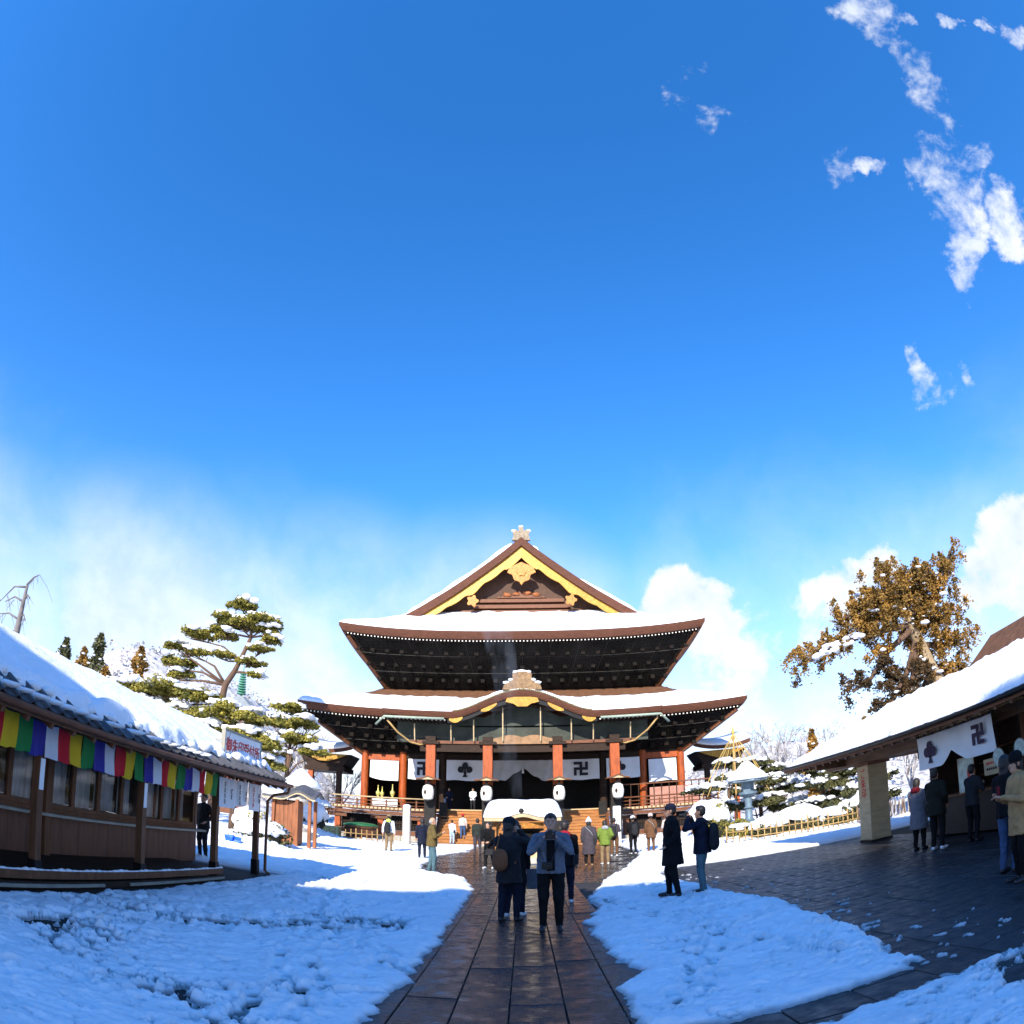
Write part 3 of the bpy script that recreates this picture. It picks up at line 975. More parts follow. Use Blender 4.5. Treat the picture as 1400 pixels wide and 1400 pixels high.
# ridge and its end tile
mb = MB().b(XC - .42, XC + .42, 50.3, 80, 24.1, 24.75)
mb.b(XC - .55, XC + .55, 50.2, 80, 24.75, 24.9)
ridge = mb.build('main_ridge', M_ROOFB, hall)
on = MB().prism([(-.75, 24.3), (.75, 24.3), (.62, 24.75), (.72, 25.1), (.4, 25.25), (.22, 25.1), (.18, 25.55), (-.18, 25.55), (-.22, 25.1), (-.4, 25.25), (-.72, 25.1), (-.62, 24.75)],
                lambda x, z: (XC + x, 49.95, z), lambda x, z: (XC + x, 50.25, z))
on.build('ridge_end_tile', mat('pale_tile', (.26, .20, .13), .7, .35, 6, .5, 18), hall)
mb = MB()
for x in (-.6, 0, .6):
    mb.blob((XC + x, 50.1, 25.18 if x else 25.55), (.24, .22, .14), int(x * 10) + 5, .2, 1)
mb.build('ridge_snow', M_SNOW, hall, smooth=True)
for sgn in (-1, 1):
    dr = MB()
    for k in range(9):
        x0 = .75 + k * .27; z0 = float(zs(x0)); z1 = float(zs(x0 + .27))
        dr.prism([(sgn * x0, z0 - .1), (sgn * (x0 + .27), z1 - .1), (sgn * (x0 + .27), z1 + .62 - .03 * k), (sgn * x0, z1 + .62 - .03 * k)], lambda x, z: (XC + x, 53.0, z), lambda x, z: (XC + x, 53.5, z))
    dr.build('descending_ridge', M_ROOFB, hall)

# --- upper wall strip, lower roof
MB().b(XC - 10.7, XC + 10.7, 51.52, 79, 11.2, 16.0).build('upper_wall', M_DARKWOOD, hall)
xsL = lin(-15.75, 15.75, 80)
MB().strip(field(lambda x, y: LO.z(x, y), xsL, lin(44.5, 51.6, 16) + [54, 60, 70, 80])).build('lower_roof', M_ROOFB, hall, smooth=True)
snow_layer(lambda x, y: LO.z(x, y), [-15.72, -15.64, -15.5] + lin(-15.2, 15.2, 100) + [15.5, 15.64, 15.72], [44.5, 44.54, 44.62, 44.8] + lin(45.1, 49.5, 18) + [51, 54, 60, 70, 79.5], .28, 6, 'roof_snow',
           mask=lambda x, y: max(abs(x) - 13.0, 48.9 - y) * .6)


# --- porch roof with its cusped gable
def bump(x):
    t = abs(x) / 4.45
    return 0.0 if t >= 1 else 1.42 * (.5 + .5 * math.cos(math.pi * t)) ** .85


KY = 41.5


def zk(x, y):
    u = max(0.0, 1 - (y - KY) / 5.2)
    ax = abs(x)
    return 8.62 + .14 * (ax / 8.9) ** 3 * u + (y - KY) * .31 + bump(x) * u ** .8


xsK = lin(-8.9, 8.9, 90)
MB().strip(field(zk, xsK, lin(KY, 47.3, 14))).build('porch_roof', M_ROOFB, hall, smooth=True)
rows_ = [[(XC + x, KY + o, zk(x, KY) + dz) for x in xsK] for o, dz in ((0, .02), (.02, -.2), (.14, -.40), (.9, -.36))]
MB().strip(rows_).build('porch_eave_edge', M_BARK, hall, smooth=True, auto=True)
for sgn in (-1, 1):
    ys = lin(KY, 45.5, 10)
    MB().strip([[(XC + sgn * (8.9 - o), y, zk(8.9, y) + dz) for y in ys] for o, dz in ((0, .02), (.02, -.2), (.14, -.4), (1.0, -.38))]).build('porch_eave_edge', M_BARK, hall)
snow_layer(zk, [-8.88, -8.8, -8.65] + lin(-8.4, 8.4, 90) + [8.65, 8.8, 8.88], [KY + .02 + v for v in (0, .05, .14)] + lin(KY + .35, 47.2, 16), .27, 2, 'roof_snow',
           mask=lambda x, y: (y - KY - .30 * (abs(x) < 4.6) * (abs(x) > .9) - .06) * 1.6 + .25)
# mossy fringe along the cusped edge
ms = MB()
for k in range(70):
    x = -4.3 + 8.6 * k / 69
    ms.blob((XC + x, KY + .06, zk(x, KY) + .05), (.1, .09, .07), k, .5, 1)
ms.build('moss_fringe', mat('moss', (.16, .13, .06), .9, .4, 5, .3, 30), hall, kind='stuff')
# karahafu inner board in black with gold fittings
xsI = lin(-4.7, 4.7, 60)
MB().sheet([[(XC + x, KY + .22, zk(x, KY) - .38) for x in xsI], [(XC + x, KY + .22, zk(x, KY) - .68 - .08 * math.exp(-(x / 1.2) ** 2)) for x in xsI]], .14, d=(0, 1, 0)).build('cusped_bargeboard', M_BLACK, hall)


def fit(x0, x1, n=10, up_=.03, dn=.30, y=KY + .17):
    xs_ = lin(x0, x1, n)
    m_ = (x0 + x1) / 2; hw = abs(x1 - x0) / 2
    return MB().sheet([[(XC + x, y, zk(x, KY) - .38 - up_) for x in xs_], [(XC + x, y, zk(x, KY) - .38 - up_ - dn * (1 - .6 * (abs(x - m_) / hw) ** 2)) for x in xs_]], .04, d=(0, 1, 0))


for a, c, dn in ((-4.6, -3.75, .3), (3.75, 4.6, .3), (-2.6, -1.6, .3), (1.6, 2.6, .3)):
    fit(a, c, dn=dn).build('gold_fitting', M_GOLD, hall)
MB().prism([(-.95, 9.55), (-.5, 9.62), (.5, 9.62), (.95, 9.55), (1.05, 9.3), (.55, 9.18), (.3, 9.0), (-.3, 9.0), (-.55, 9.18), (-1.05, 9.3)], lambda x, z: (XC + x, KY + .05, z), lambda x, z: (XC + x, KY + .17, z)).build('gold_pendant', M_GOLD, hall)
# small ridge and end tile on the cusped gable
MB().b(XC - .3, XC + .3, KY + .4, 46.5, 10.0, 10.45).build('porch_ridge', M_ROOFB, hall)
MB().prism([(-1.25, 10.12), (1.25, 10.12), (1.15, 10.42), (.75, 10.62), (.6, 10.75), (.62, 11.15), (.3, 11.3), (-.3, 11.3), (-.62, 11.15), (-.6, 10.75), (-.75, 10.62), (-1.15, 10.42)],
           lambda x, z: (XC + x, KY + .12, z), lambda x, z: (XC + x, KY + .5, z)).build('porch_ridge_end', mat('pale_tile2', (.22, .13, .06), .7, .45, 7, .5, 16), hall)
mb = MB()
for k, (x, z, r) in enumerate(((-1.0, 10.6, .26), (-.7, 10.78, .2), (1.0, 10.6, .26), (.7, 10.78, .2), (0, 11.36, .38), (-.42, 11.3, .2), (.42, 11.3, .2))):
    MB().blob((XC + x, KY + .3, z), (r, .26, .12), k, .2, 1).build('porch_ridge_snow', M_SNOW, hall, smooth=True)
# porch rafter ends, gutter and its stay
rf = MB()
for k in range(66):
    x = -8.6 + 17.2 * k / 65
    if abs(x) < 4.75:
        continue
    z = zk(x, KY) - .52
    rf.b(XC + x - .055, XC + x + .055, KY + .3, KY + 1.6, z - .06, z + .06, 0)
    rf.b(XC + x - .045, XC + x + .045, KY + .285, KY + .302, z - .045, z + .045, 1)
rf.build('porch_rafter_ends', [M_DARKWOOD, M_PAPER], hall, kind='stuff')
M_COPPER = mat('green_copper', (.30, .36, .28), .6, .2, 4, .1, 20)
for sgn in (-1, 1):
    g = MB().tube([(XC + sgn * 4.9, KY + .05, 8.18), (XC + sgn * 8.75, KY + .05, 8.24), (XC + sgn * 9.35, KY + .4, 7.75)], .085, 8)
    g.build('gutter', M_COPPER, hall, smooth=True)
    pts = [(XC + sgn * 8.6, KY + .3, 8.05), (XC + sgn * 8.0, KY + .8, 7.35), (XC + sgn * 7.2, KY + 1.2, 6.75), (XC + sgn * 6.6, KY + 1.4, 6.62), (XC + sgn * 6.0, KY + 1.45, 6.75)]
    MB().tube(pts, .06, 6).build('rain_chain', M_BAMBOO, hall, smooth=True)
# dark netted space under the porch roof
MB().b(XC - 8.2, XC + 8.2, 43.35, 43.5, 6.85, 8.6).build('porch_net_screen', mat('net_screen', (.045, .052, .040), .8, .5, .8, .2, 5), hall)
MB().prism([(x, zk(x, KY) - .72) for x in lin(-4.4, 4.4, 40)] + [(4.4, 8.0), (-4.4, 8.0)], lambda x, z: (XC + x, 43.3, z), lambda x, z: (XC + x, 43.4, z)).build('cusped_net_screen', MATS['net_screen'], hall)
for x in (-6.9, -4.55, -3.1, -1.25, 1.15, 3.1, 4.5, 6.9):
    zt = zk(x, KY) - .75
    MB().bar((XC + x, 42.6, 6.9), (XC + x, 42.3, zt), .07).build('net_pole', M_TAN, hall)
# rainbow beam, wavy top
tops = [(x, 7.02 + .30 * math.exp(-((abs(x) - .75) / .9) ** 2)) for x in lin(-2.4, 2.4, 30)]
MB().prism(tops + [(2.4, 6.72), (-2.4, 6.72)], lambda x, z: (XC + x, 42.78, z), lambda x, z: (XC + x, 43.2, z)).build('rainbow_beam', mat('beam_tan', (.26, .14, .06), .6, .3, 3, .2, 10), hall)
for a, c in ((-7.2, -2.42), (2.42, 7.2)):
    MB().b(XC + a, XC + c, 42.85, 43.2, 6.72, 6.92).build('porch_beam', M_BROWN, hall)
MB().b(XC - 6.6, XC + 6.6, 42.95, 43.2, 6.2, 6.70).build('porch_tie_beam', M_DARKWOOD, hall)
for x in (-5.87, -2.22, 2.22, 5.87):
    c = MB().cb(XC + x - .30, XC + x + .30, 42.7, 43.3, 4.0, 6.65, .03)
    c.build('porch_column', M_ORANGE, hall)
    MB().cb(XC + x - .34, XC + x + .34, 42.66, 43.34, .22, 4.0, .03).build('lower_column', M_BRONZE, hall)  # lower length of the column, darker and slightly wider than the top
    MB().cb(XC + x - .55, XC + x + .55, 42.45, 43.55, 0, .24, .04).build('column_base', M_STONE, hall)
    MB().b(XC + x - .55, XC + x + .55, 42.6, 43.4, 6.66, 6.86).b(XC + x - .32, XC + x + .32, 42.62, 43.38, 6.87, 7.18).build('bracket', M_DARKWOOD, hall)

# --- front wall behind
wx = [-11.4, -8.58, -5.68, -2.45, 2.45, 5.68, 8.58, 11.4]
for k, x in enumerate(wx):
    MB().tube([(XC + x, 48, 2.35), (XC + x, 48, 6.6)], .28, 14).build('wall_column', M_ORANGE if k in (0, 1, 6, 7) else M_DARKWOOD, hall, smooth=True, auto=True)
for k in range(7):
    a, c = wx[k] + .26, wx[k + 1] - .26
    o = k in (0, 6)
    MB().b(XC + a, XC + c, 47.86, 48.14, 5.95, 6.38).build('lintel', M_ORANGE if o else M_DARKWOOD, hall)
    MB().b(XC + a, XC + c, 47.9, 48.1, 6.39, 6.9).build('frieze_panel', M_DARKWOOD, hall)
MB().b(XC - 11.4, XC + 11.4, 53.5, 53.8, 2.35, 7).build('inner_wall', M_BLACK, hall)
for sgn in (-1, 1):
    MB().b(XC + sgn * 11.4 - .1, XC + sgn * 11.4 + .1, 48.3, 79, 2.35, 7).build('side_wall', M_DARKWOOD, hall)
MB().b(XC - 13.6, XC + 13.6, 46.1, 54, 2.22, 2.36).build('veranda_floor', M_BROWN, hall)
# veranda edge, brackets, lattice, stone footing
for sgn in (-1, 1):
    a, c = sorted((sgn * 5.5, sgn * 13.75))
    MB().b(XC + a, XC + c, 45.95, 46.15, 2.18, 2.42).build('veranda_edge', M_BROWN, hall)
    MB().b(XC + a, XC + c, 46.05, 46.3, 1.85, 2.10).build('veranda_beam', M_BROWN, hall)
    # deck board ends
    db = MB()
    x = a + .1
    while x < c - .15:
        db.b(XC + x, XC + x + .2, 45.9, 45.94, 2.24, 2.38); x += .29
    db.build('deck_board_ends', M_TAN, hall, kind='stuff')
    for x in ([7.0, 9.8, 12.9]):
        x = sgn * x
        MB().b(XC + x - .2, XC + x + .2, 46.3, 46.7, .4, 1.84).build('veranda_post', M_ORANGE if sgn < 0 else M_BROWN, hall)
        MB().b(XC + x - .7, XC + x + .7, 46.2, 46.45, 1.55, 1.83).build('veranda_bracket', M_BROWN, hall)
    for k in range(2):
        xa, xb = [(7.2, 9.6), (10.0, 12.7)][k]
        xa, xb = sorted((sgn * xa, sgn * xb))
        MB().b(XC + xa, XC + xb, 46.75, 46.8, .75, 1.84).build('lattice_backing', M_BLACK, hall)
        lt = MB()
        x = xa + .06
        while x < xb:
            lt.b(XC + x - .025, XC + x + .025, 46.66, 46.72, .75, 1.8); x += .17
        lt.b(XC + xa, XC + xb, 46.64, 46.73, 1.22, 1.30)
        lt.build('lattice', M_DARKWOOD, hall)
        MB().b(XC + xa, XC + xb, 46.5, 46.9, .42, .74).build('sill_beam', M_BROWN, hall)
    st = [sgn * 5.6 + sgn * q for q in (0, 1.35, 2.7, 4.05, 5.4, 6.75, 8.1)]
    for p_, q_ in zip(st, st[1:]):
        p_, q_ = sorted((p_, q_))
        MB().cb(XC + p_ + .012, XC + q_ - .012, 45.9, 46.9, 0, .40, .02).build('footing_stone', M_STONE, hall)
    # railing
    for k in range(8):
        x = sgn * (6.2 + k * 1.05)
        MB().b(XC + x - .05, XC + x + .05, 46.02, 46.12, 2.43, 2.95).build('rail_post', M_BROWN, hall)
    for z, t, mm in ((3.08, .09, M_TAN if sgn < 0 else M_BROWN), (2.82, .06, M_BROWN), (2.56, .06, M_BROWN)):
        MB().tube([(XC + sgn * 5.9, 46.07, z), (XC + sgn * 13.7, 46.07, z)], t * .6, 8).build('rail', mm, hall, smooth=True)
# tall grille railing on the right of the porch
for k in range(13):
    x = 6.4 + .55 * k
    MB().b(XC + x - .03, XC + x + .03, 47.0, 47.06, 2.37, 4.0).build('grille_bar', M_DARKWOOD, hall)
MB().b(XC + 6.3, XC + 13.4, 46.98, 47.08, 4.01, 4.1).build('grille_rail', M_BROWN, hall)
MB().b(XC + 8.9, XC + 12.6, 47.3, 47.4, 2.37, 3.75).build('donation_board', mat('pink_board', (.42, .2, .15), .7, .2, 3, .1, 20), hall)

# --- steps
N = 11
for k in range(N):
    y0 = 42.9 + k * .285; z1 = .215 * (k + 1)
    MB().cb(XC - 5.45, XC + 5.45, y0, y0 + .30, z1 - .06, z1, .012).build('step_tread', M_STEP, hall)
    MB().b(XC - 5.4, XC + 5.4, y0 + .05, y0 + .09, z1 - .215, z1 - .062).build('step_riser', M_STEP, hall)
for sgn in (-1, 1):
    MB().prism([(42.8, 0), (46, 0), (46, 2.6), (42.8, .3)], lambda y, z: (XC + sgn * 5.46, y, z), lambda y, z: (XC + sgn * 5.62, y, z)).build('step_stringer', M_BROWN, hall)
    MB().b(XC + sgn * 5.3 - .25, XC + sgn * 5.3 + .25, 45.2, 45.7, 1.7, 2.9).build('newel', M_BRONZE, hall)
MB().b(XC - 5.45, XC + 5.45, 45.95, 46.1, 2.36, 2.44).build('threshold', M_TAN, hall)

# --- side porches
for sgn in (-1, 1):
    sx = XC + sgn * 15.9
    rws = []
    for k in range(13):
        x = -2.4 + 4.8 * k / 12
        z = 6.95 + .38 * (abs(x) / 2.4) ** 2.2
        rws.append([(sx + x, 52.0, z), (sx + x, 53.5, z + .5), (sx + x, 56, z + .9)])
    MB().sheet(rws, .30).build('side_porch_roof', M_BARK, hall)
    MB().sheet([[(p[0], p[1] - .02, p[2] + .22) for p in r] for r in rws], .21).build('side_porch_snow', M_SNOW, hall, smooth=True)
    MB().prism([(-2.0, 6.62), (2.0, 6.62), (1.4, 6.35), (.4, 6.0), (-.4, 6.0), (-1.4, 6.35)], lambda x, z: (sx + x, 52.3, z), lambda x, z: (sx + x, 52.42, z)).build('side_porch_gold_board', M_GOLD, hall)
    MB().b(sx - 1.7, sx + 1.7, 52.5, 55.5, 5.2, 5.6).build('side_porch_beam', M_DARKWOOD, hall)
    MB().prism([(-2.2, 6.65), (2.2, 6.65), (1.5, 5.6), (-1.5, 5.6)], lambda x, z: (sx + x, 52.6, z), lambda x, z: (sx + x, 55.6, z)).build('side_porch_brackets', M_DARKWOOD, hall)
    for x in (-1.2, 1.2):
        MB().b(sx + x - .2, sx + x + .2, 52.6, 53.0, 0, 5.2).build('side_porch_column', M_ORANGE if x * sgn > 0 else M_DARKWOOD, hall)


# ================================================================ CURTAINS, LANTERNS AND OTHER THINGS ON THE HALL
def emblem(kind, cx, cz, size, fn, parent, m=None):
    m = m or M_INK
    mb = MB()
    if kind == 'manji':
        u = size / 5
        for r, row in enumerate(MANJI):
            for c, ch in enumerate(row):
                if ch == 'X':
                    x = cx + (c - 2) * u; z = cz + (2 - r) * u
                    mb.prism([(x - u / 2, z - u / 2), (x + u / 2, z - u / 2), (x + u / 2, z + u / 2), (x - u / 2, z + u / 2)], lambda a, q: fn(a, q, 0), lambda a, q: fn(a, q, .012))
        mb.build('manji_mark', m, parent)
    else:
        s = size / 2
        for ax, az in ((0, .52), (-.55, .0), (.55, .0)):
            ring = [(cx + s * (ax + .40 * math.cos(t)), cz + s * (az + .44 * math.sin(t))) for t in [2 * math.pi * i / 18 for i in range(18)]]
            mb.prism(ring, lambda a, q: fn(a, q, 0), lambda a, q: fn(a, q, .012))
        for pts in ([(-.08, .3), (.08, .3), (.14, -.6), (.34, -1.0), (-.34, -1.0), (-.14, -.6)], [(-.5, -.2), (-.4, -.35), (-.05, -.55), (-.05, -.4)], [(.5, -.2), (.4, -.35), (.05, -.55), (.05, -.4)]):
            mb.prism([(cx + s * a, cz + s * c) for a, c in pts], lambda a, q: fn(a, q, .001), lambda a, q: fn(a, q, .014))
        mb.build('hollyhock_crest', m, parent)


cur = [(-10.95, -8.85, 'plain', 'plain white cloth curtain in the outer bay beside the offering table', 4.42, 5.9),
       (-8.15, -5.95, 'manji', 'white curtain with a black manji, second bay from the offering table', 4.6, 6.1),
       (-5.4, -2.75, 'crest', 'white curtain with a black hollyhock crest between the manji curtain and the middle curtain', 4.6, 6.1),
       (2.75, 5.4, 'manji', 'white curtain with a black manji just beside the parted middle curtain', 4.6, 6.1),
       (5.9, 8.3, 'crest', 'white curtain with a black hollyhock crest next to the bay with the grille railing', 4.6, 6.1),
       (8.95, 11.0, 'plain', 'plain white curtain in the outer bay above the grille railing', 4.2, 5.85)]
for k, (a, c, kind, lab, z0, z1) in enumerate(cur):
    t = thing('hall_curtain', (XC + (a + c) / 2, 47.7, z0), lab, 'curtain', 'curtains across the hall front')
    ph = k * 1.7
    yf = lambda x: 47.68 + .03 * math.sin(x * 5 + ph)
    bot = lambda x: z0 + (.22 * (1 - min(1, (x - a) / 1.2)) ** 2 if k == 0 else .03 * math.sin(x * 3 + ph))
    MB().sheet([[(XC + x, yf(x) - .02 * j, z1 + (bot(x) - z1) * j / 4) for x in lin(a, c, 24)] for j in range(5)], .015, d=(0, 1, 0)).build('cloth', M_CLOTH, t, smooth=True, auto=True)
    if kind != 'plain':
        cxm = (a + c) / 2 if k not in (1, 4) else (-7.0 if k == 1 else 6.75)
        emblem(kind, cxm, (z0 + z1) / 2 + .05, 1.0 if kind == 'manji' else 1.1, lambda x, z, d: (XC + x, 47.565 - d, z), t)
t = thing('parted_curtain', (XC, 47.7, 4.6), 'wide white curtain drawn up in the middle over the hall entrance', 'curtain', 'curtains across the hall front')
MB().sheet([[(XC + x, 47.68 + .05 * math.sin(x * 9 + 2 * abs(x) * j / 6), 6.1 + (min(4.62 + 0.9 * max(0, 1 - abs(x) / 1.3) ** 1.0 + .05 * math.sin(x * 7), 5.6) - 6.1) * j / 6) for x in lin(-2.1, 2.1, 60)] for j in range(7)], .015, d=(0, 1, 0)).build('cloth', mat('grey_cloth', (.42, .43, .43), .85, .1, 2, .3, 20), t, smooth=True, auto=True)
MB().tube([(XC, 47.6, 5.55), (XC, 47.6, 5.15)], [.03, .09], 8).build('tassel', M_WHITE, t, smooth=True)

names = ['nearest the offering table', 'between crest curtain and parted curtain', 'between parted curtain and manji curtain', 'nearest the grille railing']
for x, nm in zip((-5.9, -2.25, 2.25, 5.92), names):
    t = thing('paper_lantern', (XC + x, 42.15, 2.9), 'white paper lantern on the porch column ' + nm, 'lantern', 'paper lanterns on the porch columns')
    prof = [(.19, 0), (.2, .06)]
    for i in range(13):
        u = i / 12
        prof.append((.24 + .13 * math.sin(math.pi * (.12 + .76 * u)) + (.006 if i % 2 else 0), .07 + .86 * u))
    prof += [(.2, .95), (.19, 1.0)]
    MB().lathe(prof, (XC + x, 42.15, 2.92), 20).build('lantern_paper', M_PAPER, t, smooth=True)
    MB().lathe([(.21, 0), (.21, .08)], (XC + x, 42.15, 2.85), 16).build('lower_ring', M_BLACK, t)
    MB().lathe([(.21, 0), (.21, .09), (.08, .12), (.05, .3)], (XC + x, 42.15, 3.93), 16).build('upper_ring', M_BLACK, t)
    for sgn in (-1, 1):
        MB().sheet([[(XC + x, 41.75, 4.52), (XC + x + sgn * .4, 41.75, 4.36), (XC + x + sgn * .75, 41.75, 4.30)], [(XC + x, 42.6, 4.52), (XC + x + sgn * .4, 42.6, 4.36), (XC + x + sgn * .75, 42.6, 4.30)]], .07).build('roof_board', M_BROWN, t)
    MB().prism([(-.62, 4.26), (.62, 4.26), (0, 4.44)], lambda a, z: (XC + x + a, 41.82, z), lambda a, z: (XC + x + a, 41.88, z)).build('gable_board', M_TAN, t)
    MB().b(XC + x - .05, XC + x + .05, 42.05, 42.66, 4.2, 4.28).build('hanging_arm', M_BLACK, t)
    MB().prism([(x - .14 + .085 * math.cos(a), 3.43 + .15 * math.sin(a)) for a in [2 * math.pi * i / 16 for i in range(16)]], lambda a, z: (XC + a, 41.78 + 1.1 * (a - x) ** 2, z), lambda a, z: (XC + a, 41.83 + 1.1 * (a - x) ** 2, z)).build('crest', M_DARKWOOD, t)

t = thing('offering_table', (XC - 9.6, 47.4, 2.36), 'table with a white cloth and gold vases in the left outer bay', 'table')
MB().b(XC - 10.6, XC - 8.8, 47.2, 47.8, 2.95, 3.0).b(XC - 10.5, XC - 10.4, 47.3, 47.7, 2.36, 2.95).b(XC - 9.0, XC - 8.9, 47.3, 47.7, 2.36, 2.95).build('table_top', M_BROWN, t)
MB().sheet([[(XC - 10.62, 47.18, 3.02), (XC - 8.78, 47.18, 3.02)], [(XC - 10.62, 47.16, 2.5), (XC - 8.78, 47.16, 2.5)]], .01, d=(0, 1, 0)).build('table_cloth', M_CLOTH, t)
M_LIME = mat('lime_brass', (.6, .55, .16), .4, .2, 5, .1, 20, metal=.3)
for k, (x, s) in enumerate(((-10.25, 1.0), (-9.95, .9), (-9.2, 1.1))):
    v = tag(MB().lathe([(.10, 0), (.12, .04), (.05, .15), (.15, .35), (.16, .5), (.05, .62), (.03, .95), (.05, 1.0)], (XC + x, 47.4, 3.02), 14).build('altar_vase', M_LIME, smooth=True),
            ['slim brass vase at the outer end of the offering table', 'shorter brass vase, second on the offering table', 'tall brass vase at the inner end of the offering table'][k], 'vase', 'vases on the offering table')
    v.scale = (s, s, s)
# ================================================================ LEFT: THE SEAL OFFICE
off = thing('ticket_office', (-7.4, 9.0, 0), 'low dark wooden office with sliding windows and deep snow on its tiled roof', 'building')
EX, EZ, RX, RZ, OY0, OY1 = -5.25, 2.20, -7.45, 3.22, 3.2, 14.35
slope = (RZ - EZ) / (EX - RX)
post_y = [4.0, 6.62, 9.25, 12.0, 14.12]
for k, y in enumerate(post_y):
    p = MB().cb(-5.92, -5.80, y - .06, y + .06, .1, 2.12, .008).build('post', M_POSTW, off)
    MB().b(-5.935, -5.785, y - .075, y + .075, 0, .36).build('post_shoe', M_BLACK, p)
    if k in (1, 2):
        MB().b(-5.798, -5.792, y - .045, y + .045, 1.28, 1.68).build('paper_notice', M_WHITE, p)
MB().b(-5.93, -5.79, OY0, OY1 - .1, 2.125, 2.235).build('eave_beam', M_POSTW, off)
for z0, z1, x0, x1 in ((.22, .27, -7.0, -5.78),):
    MB().b(x0, x1, OY0, 12.15, z0 - .08, z0).build('deck', M_DARKWOOD, off)
MB().b(-5.77, -5.72, OY0, 12.15, .13, .235).build('deck_edge', M_POSTW, off)
MB().b(-5.76, -5.70, OY0, 12.15, 0.0, .10).build('kick_board', M_DARKWOOD, off)
MB().b(-5.695, -5.66, OY0, 8.0, .03, .075).build('kick_batten', M_LEDGE, off)
MB().b(-5.695, -5.66, 8.7, 12.1, .03, .075).build('kick_batten', M_LEDGE, off)
mb = MB()
for k in range(60):
    y = 3.4 + k * .148
    mb.blob((-5.77, y, .24), (.035, .11, .022 + .012 * math.sin(k * 1.3)), k, .3, 1)
mb.build('deck_snow', M_SNOW, off, smooth=True, kind='stuff')
# body: boarded wall below the counter, windows above
M_WALLB = mat('wall_board', (.14, .058, .028), .6, .3, 2.5, .15, 14, stretch=(1, 4, .6))
y = OY0
while y < 13.3:
    MB().b(-7.06, -7.0, y + .004, min(y + .45, 13.4) - .004, .15, .84).build('wall_board', M_WALLB, off); y += .45
MB().b(-9.6, -7.07, OY0, 13.4, .1, .84).build('lower_body', M_DARKWOOD, off)
MB().b(-7.1, -6.80, OY0, 13.5, .842, .885).build('counter', M_LEDGE, off)
MB().b(-9.6, -7.0, OY0, 13.4, 1.98, 2.5).build('upper_wall', M_DARKWOOD, off)
MB().b(-9.6, -9.5, OY0, 13.4, .85, 1.97).build('back_wall', M_DARKWOOD, off)
MB().b(-9.5, -7.0, 13.3, 13.4, .85, 1.97).build('end_wall', M_WALLB, off)
wy = [3.4, 4.2, 5.0, 5.75, 6.5, 7.25, 8.0, 8.12, 8.86, 9.6, 10.34, 11.08, 11.82, 12.56, 13.26]
M_PANE = mat('office_pane', (.02, .025, .027), .05, .2, 1, 0, spec=.8)
M_PANE.node_tree.nodes['Principled BSDF'].inputs['Alpha'].default_value = .2
for a, c in zip(wy, wy[1:]):
    if c - a < .3:
        MB().b(-7.1, -6.86, a - .02, c + .02, .1, 2.1).build('inner_post', M_POSTW, off)
        continue
    fr = MB()
    fr.b(-7.06, -7.0, a, a + .05, .95, 1.97).b(-7.06, -7.0, c - .05, c, .95, 1.97).b(-7.06, -7.0, a + .05, c - .05, .95, 1.02).b(-7.06, -7.0, a + .05, c - .05, 1.9, 1.97)
    w = fr.build('window', M_POSTW, off)
    MB().b(-7.045, -7.035, a + .05, c - .05, 1.02, 1.9).build('pane', M_PANE, w)
    bl = [[(-7.16 + .02 * math.sin(q * 2.1 + a * 3), a + .06 + (c - a - .12) * q / 10 * (.62 if int(a * 7) % 3 == 0 else 1), zz) for q in range(11)] for zz in (1.03, 1.89)]
    MB().sheet(bl, .006, d=(-1, 0, 0)).build('blind', M_CURTIN, w, smooth=True)
MB().b(-7.09, -6.97, OY0, 13.3, .886, .948).build('sill', M_POSTW, off)
# roof: boards, tiles along the eave, ridge
MB().sheet([[(EX, OY0, EZ), (RX, OY0, RZ), (2 * RX - EX, OY0, EZ)], [(EX, OY1, EZ), (RX, OY1, RZ), (2 * RX - EX, OY1, EZ)]], .09).build('roof_deck', M_POSTW, off)
raf = MesH = None
rm = mesh_of(MB().bar((0, 0, 0), (-1.4, 0, 1.4 * slope), .05, .07), 'rafter', M_POSTW)
y = OY0 + .2
while y < OY1:
    inst(rm, 'rafter', off, (EX + .0, y, EZ - .135)); y += .45
MB().b(EX - .02, EX + .02, OY0, OY1, EZ - .10, EZ + .03).build('fascia', M_POSTW, off)
# one pan tile: an S-curved sheet with a raised lip on one side
tl = []
for i in range(9):
    u = i / 8
    v = (u - .5) * .275
    h = -.02 * math.sin(math.pi * u) + (.055 * math.exp(-((u - .93) / .09) ** 2))
    tl.append((v, h))
tile = mesh_of(MB().sheet([[(0, v, h) for v, h in tl], [(-.30, v, h + .02) for v, h in tl]], .018), 'roof_tile', M_TILE)
ang = math.atan(slope)
for r in range(3):
    y = OY0 + .15
    while y < OY1 - .1:
        d = .02 + r * .27
        inst(tile, 'roof_tile', off, (EX + .07 - d * math.cos(ang), y, EZ + .045 + d * math.sin(ang) + .004 * r), (0, ang, 0))
        y += .275
MB().tube([(RX, OY0, RZ + .07), (RX, OY1, RZ + .07)], .09, 8).build('ridge_tile', M_TILE, off, smooth=True)
MB().tube([(EX + .10, OY0, EZ - .02), (EX + .10, OY1 + .1, EZ - .05)], .045, 8).build('gutter', M_BROWN, off, smooth=True)
MB().tube([(EX + .1, OY1 - .05, EZ - .07), (EX + .06, OY1 - .05, EZ - .22), (EX - .25, OY1 - .12, EZ - .30), (EX - .38, OY1 - .15, EZ - .45), (EX - .40, OY1 - .15, .12), (EX - .3, OY1 - .15, .05)], .035, 8).build('downpipe', M_POSTW, off, smooth=True)
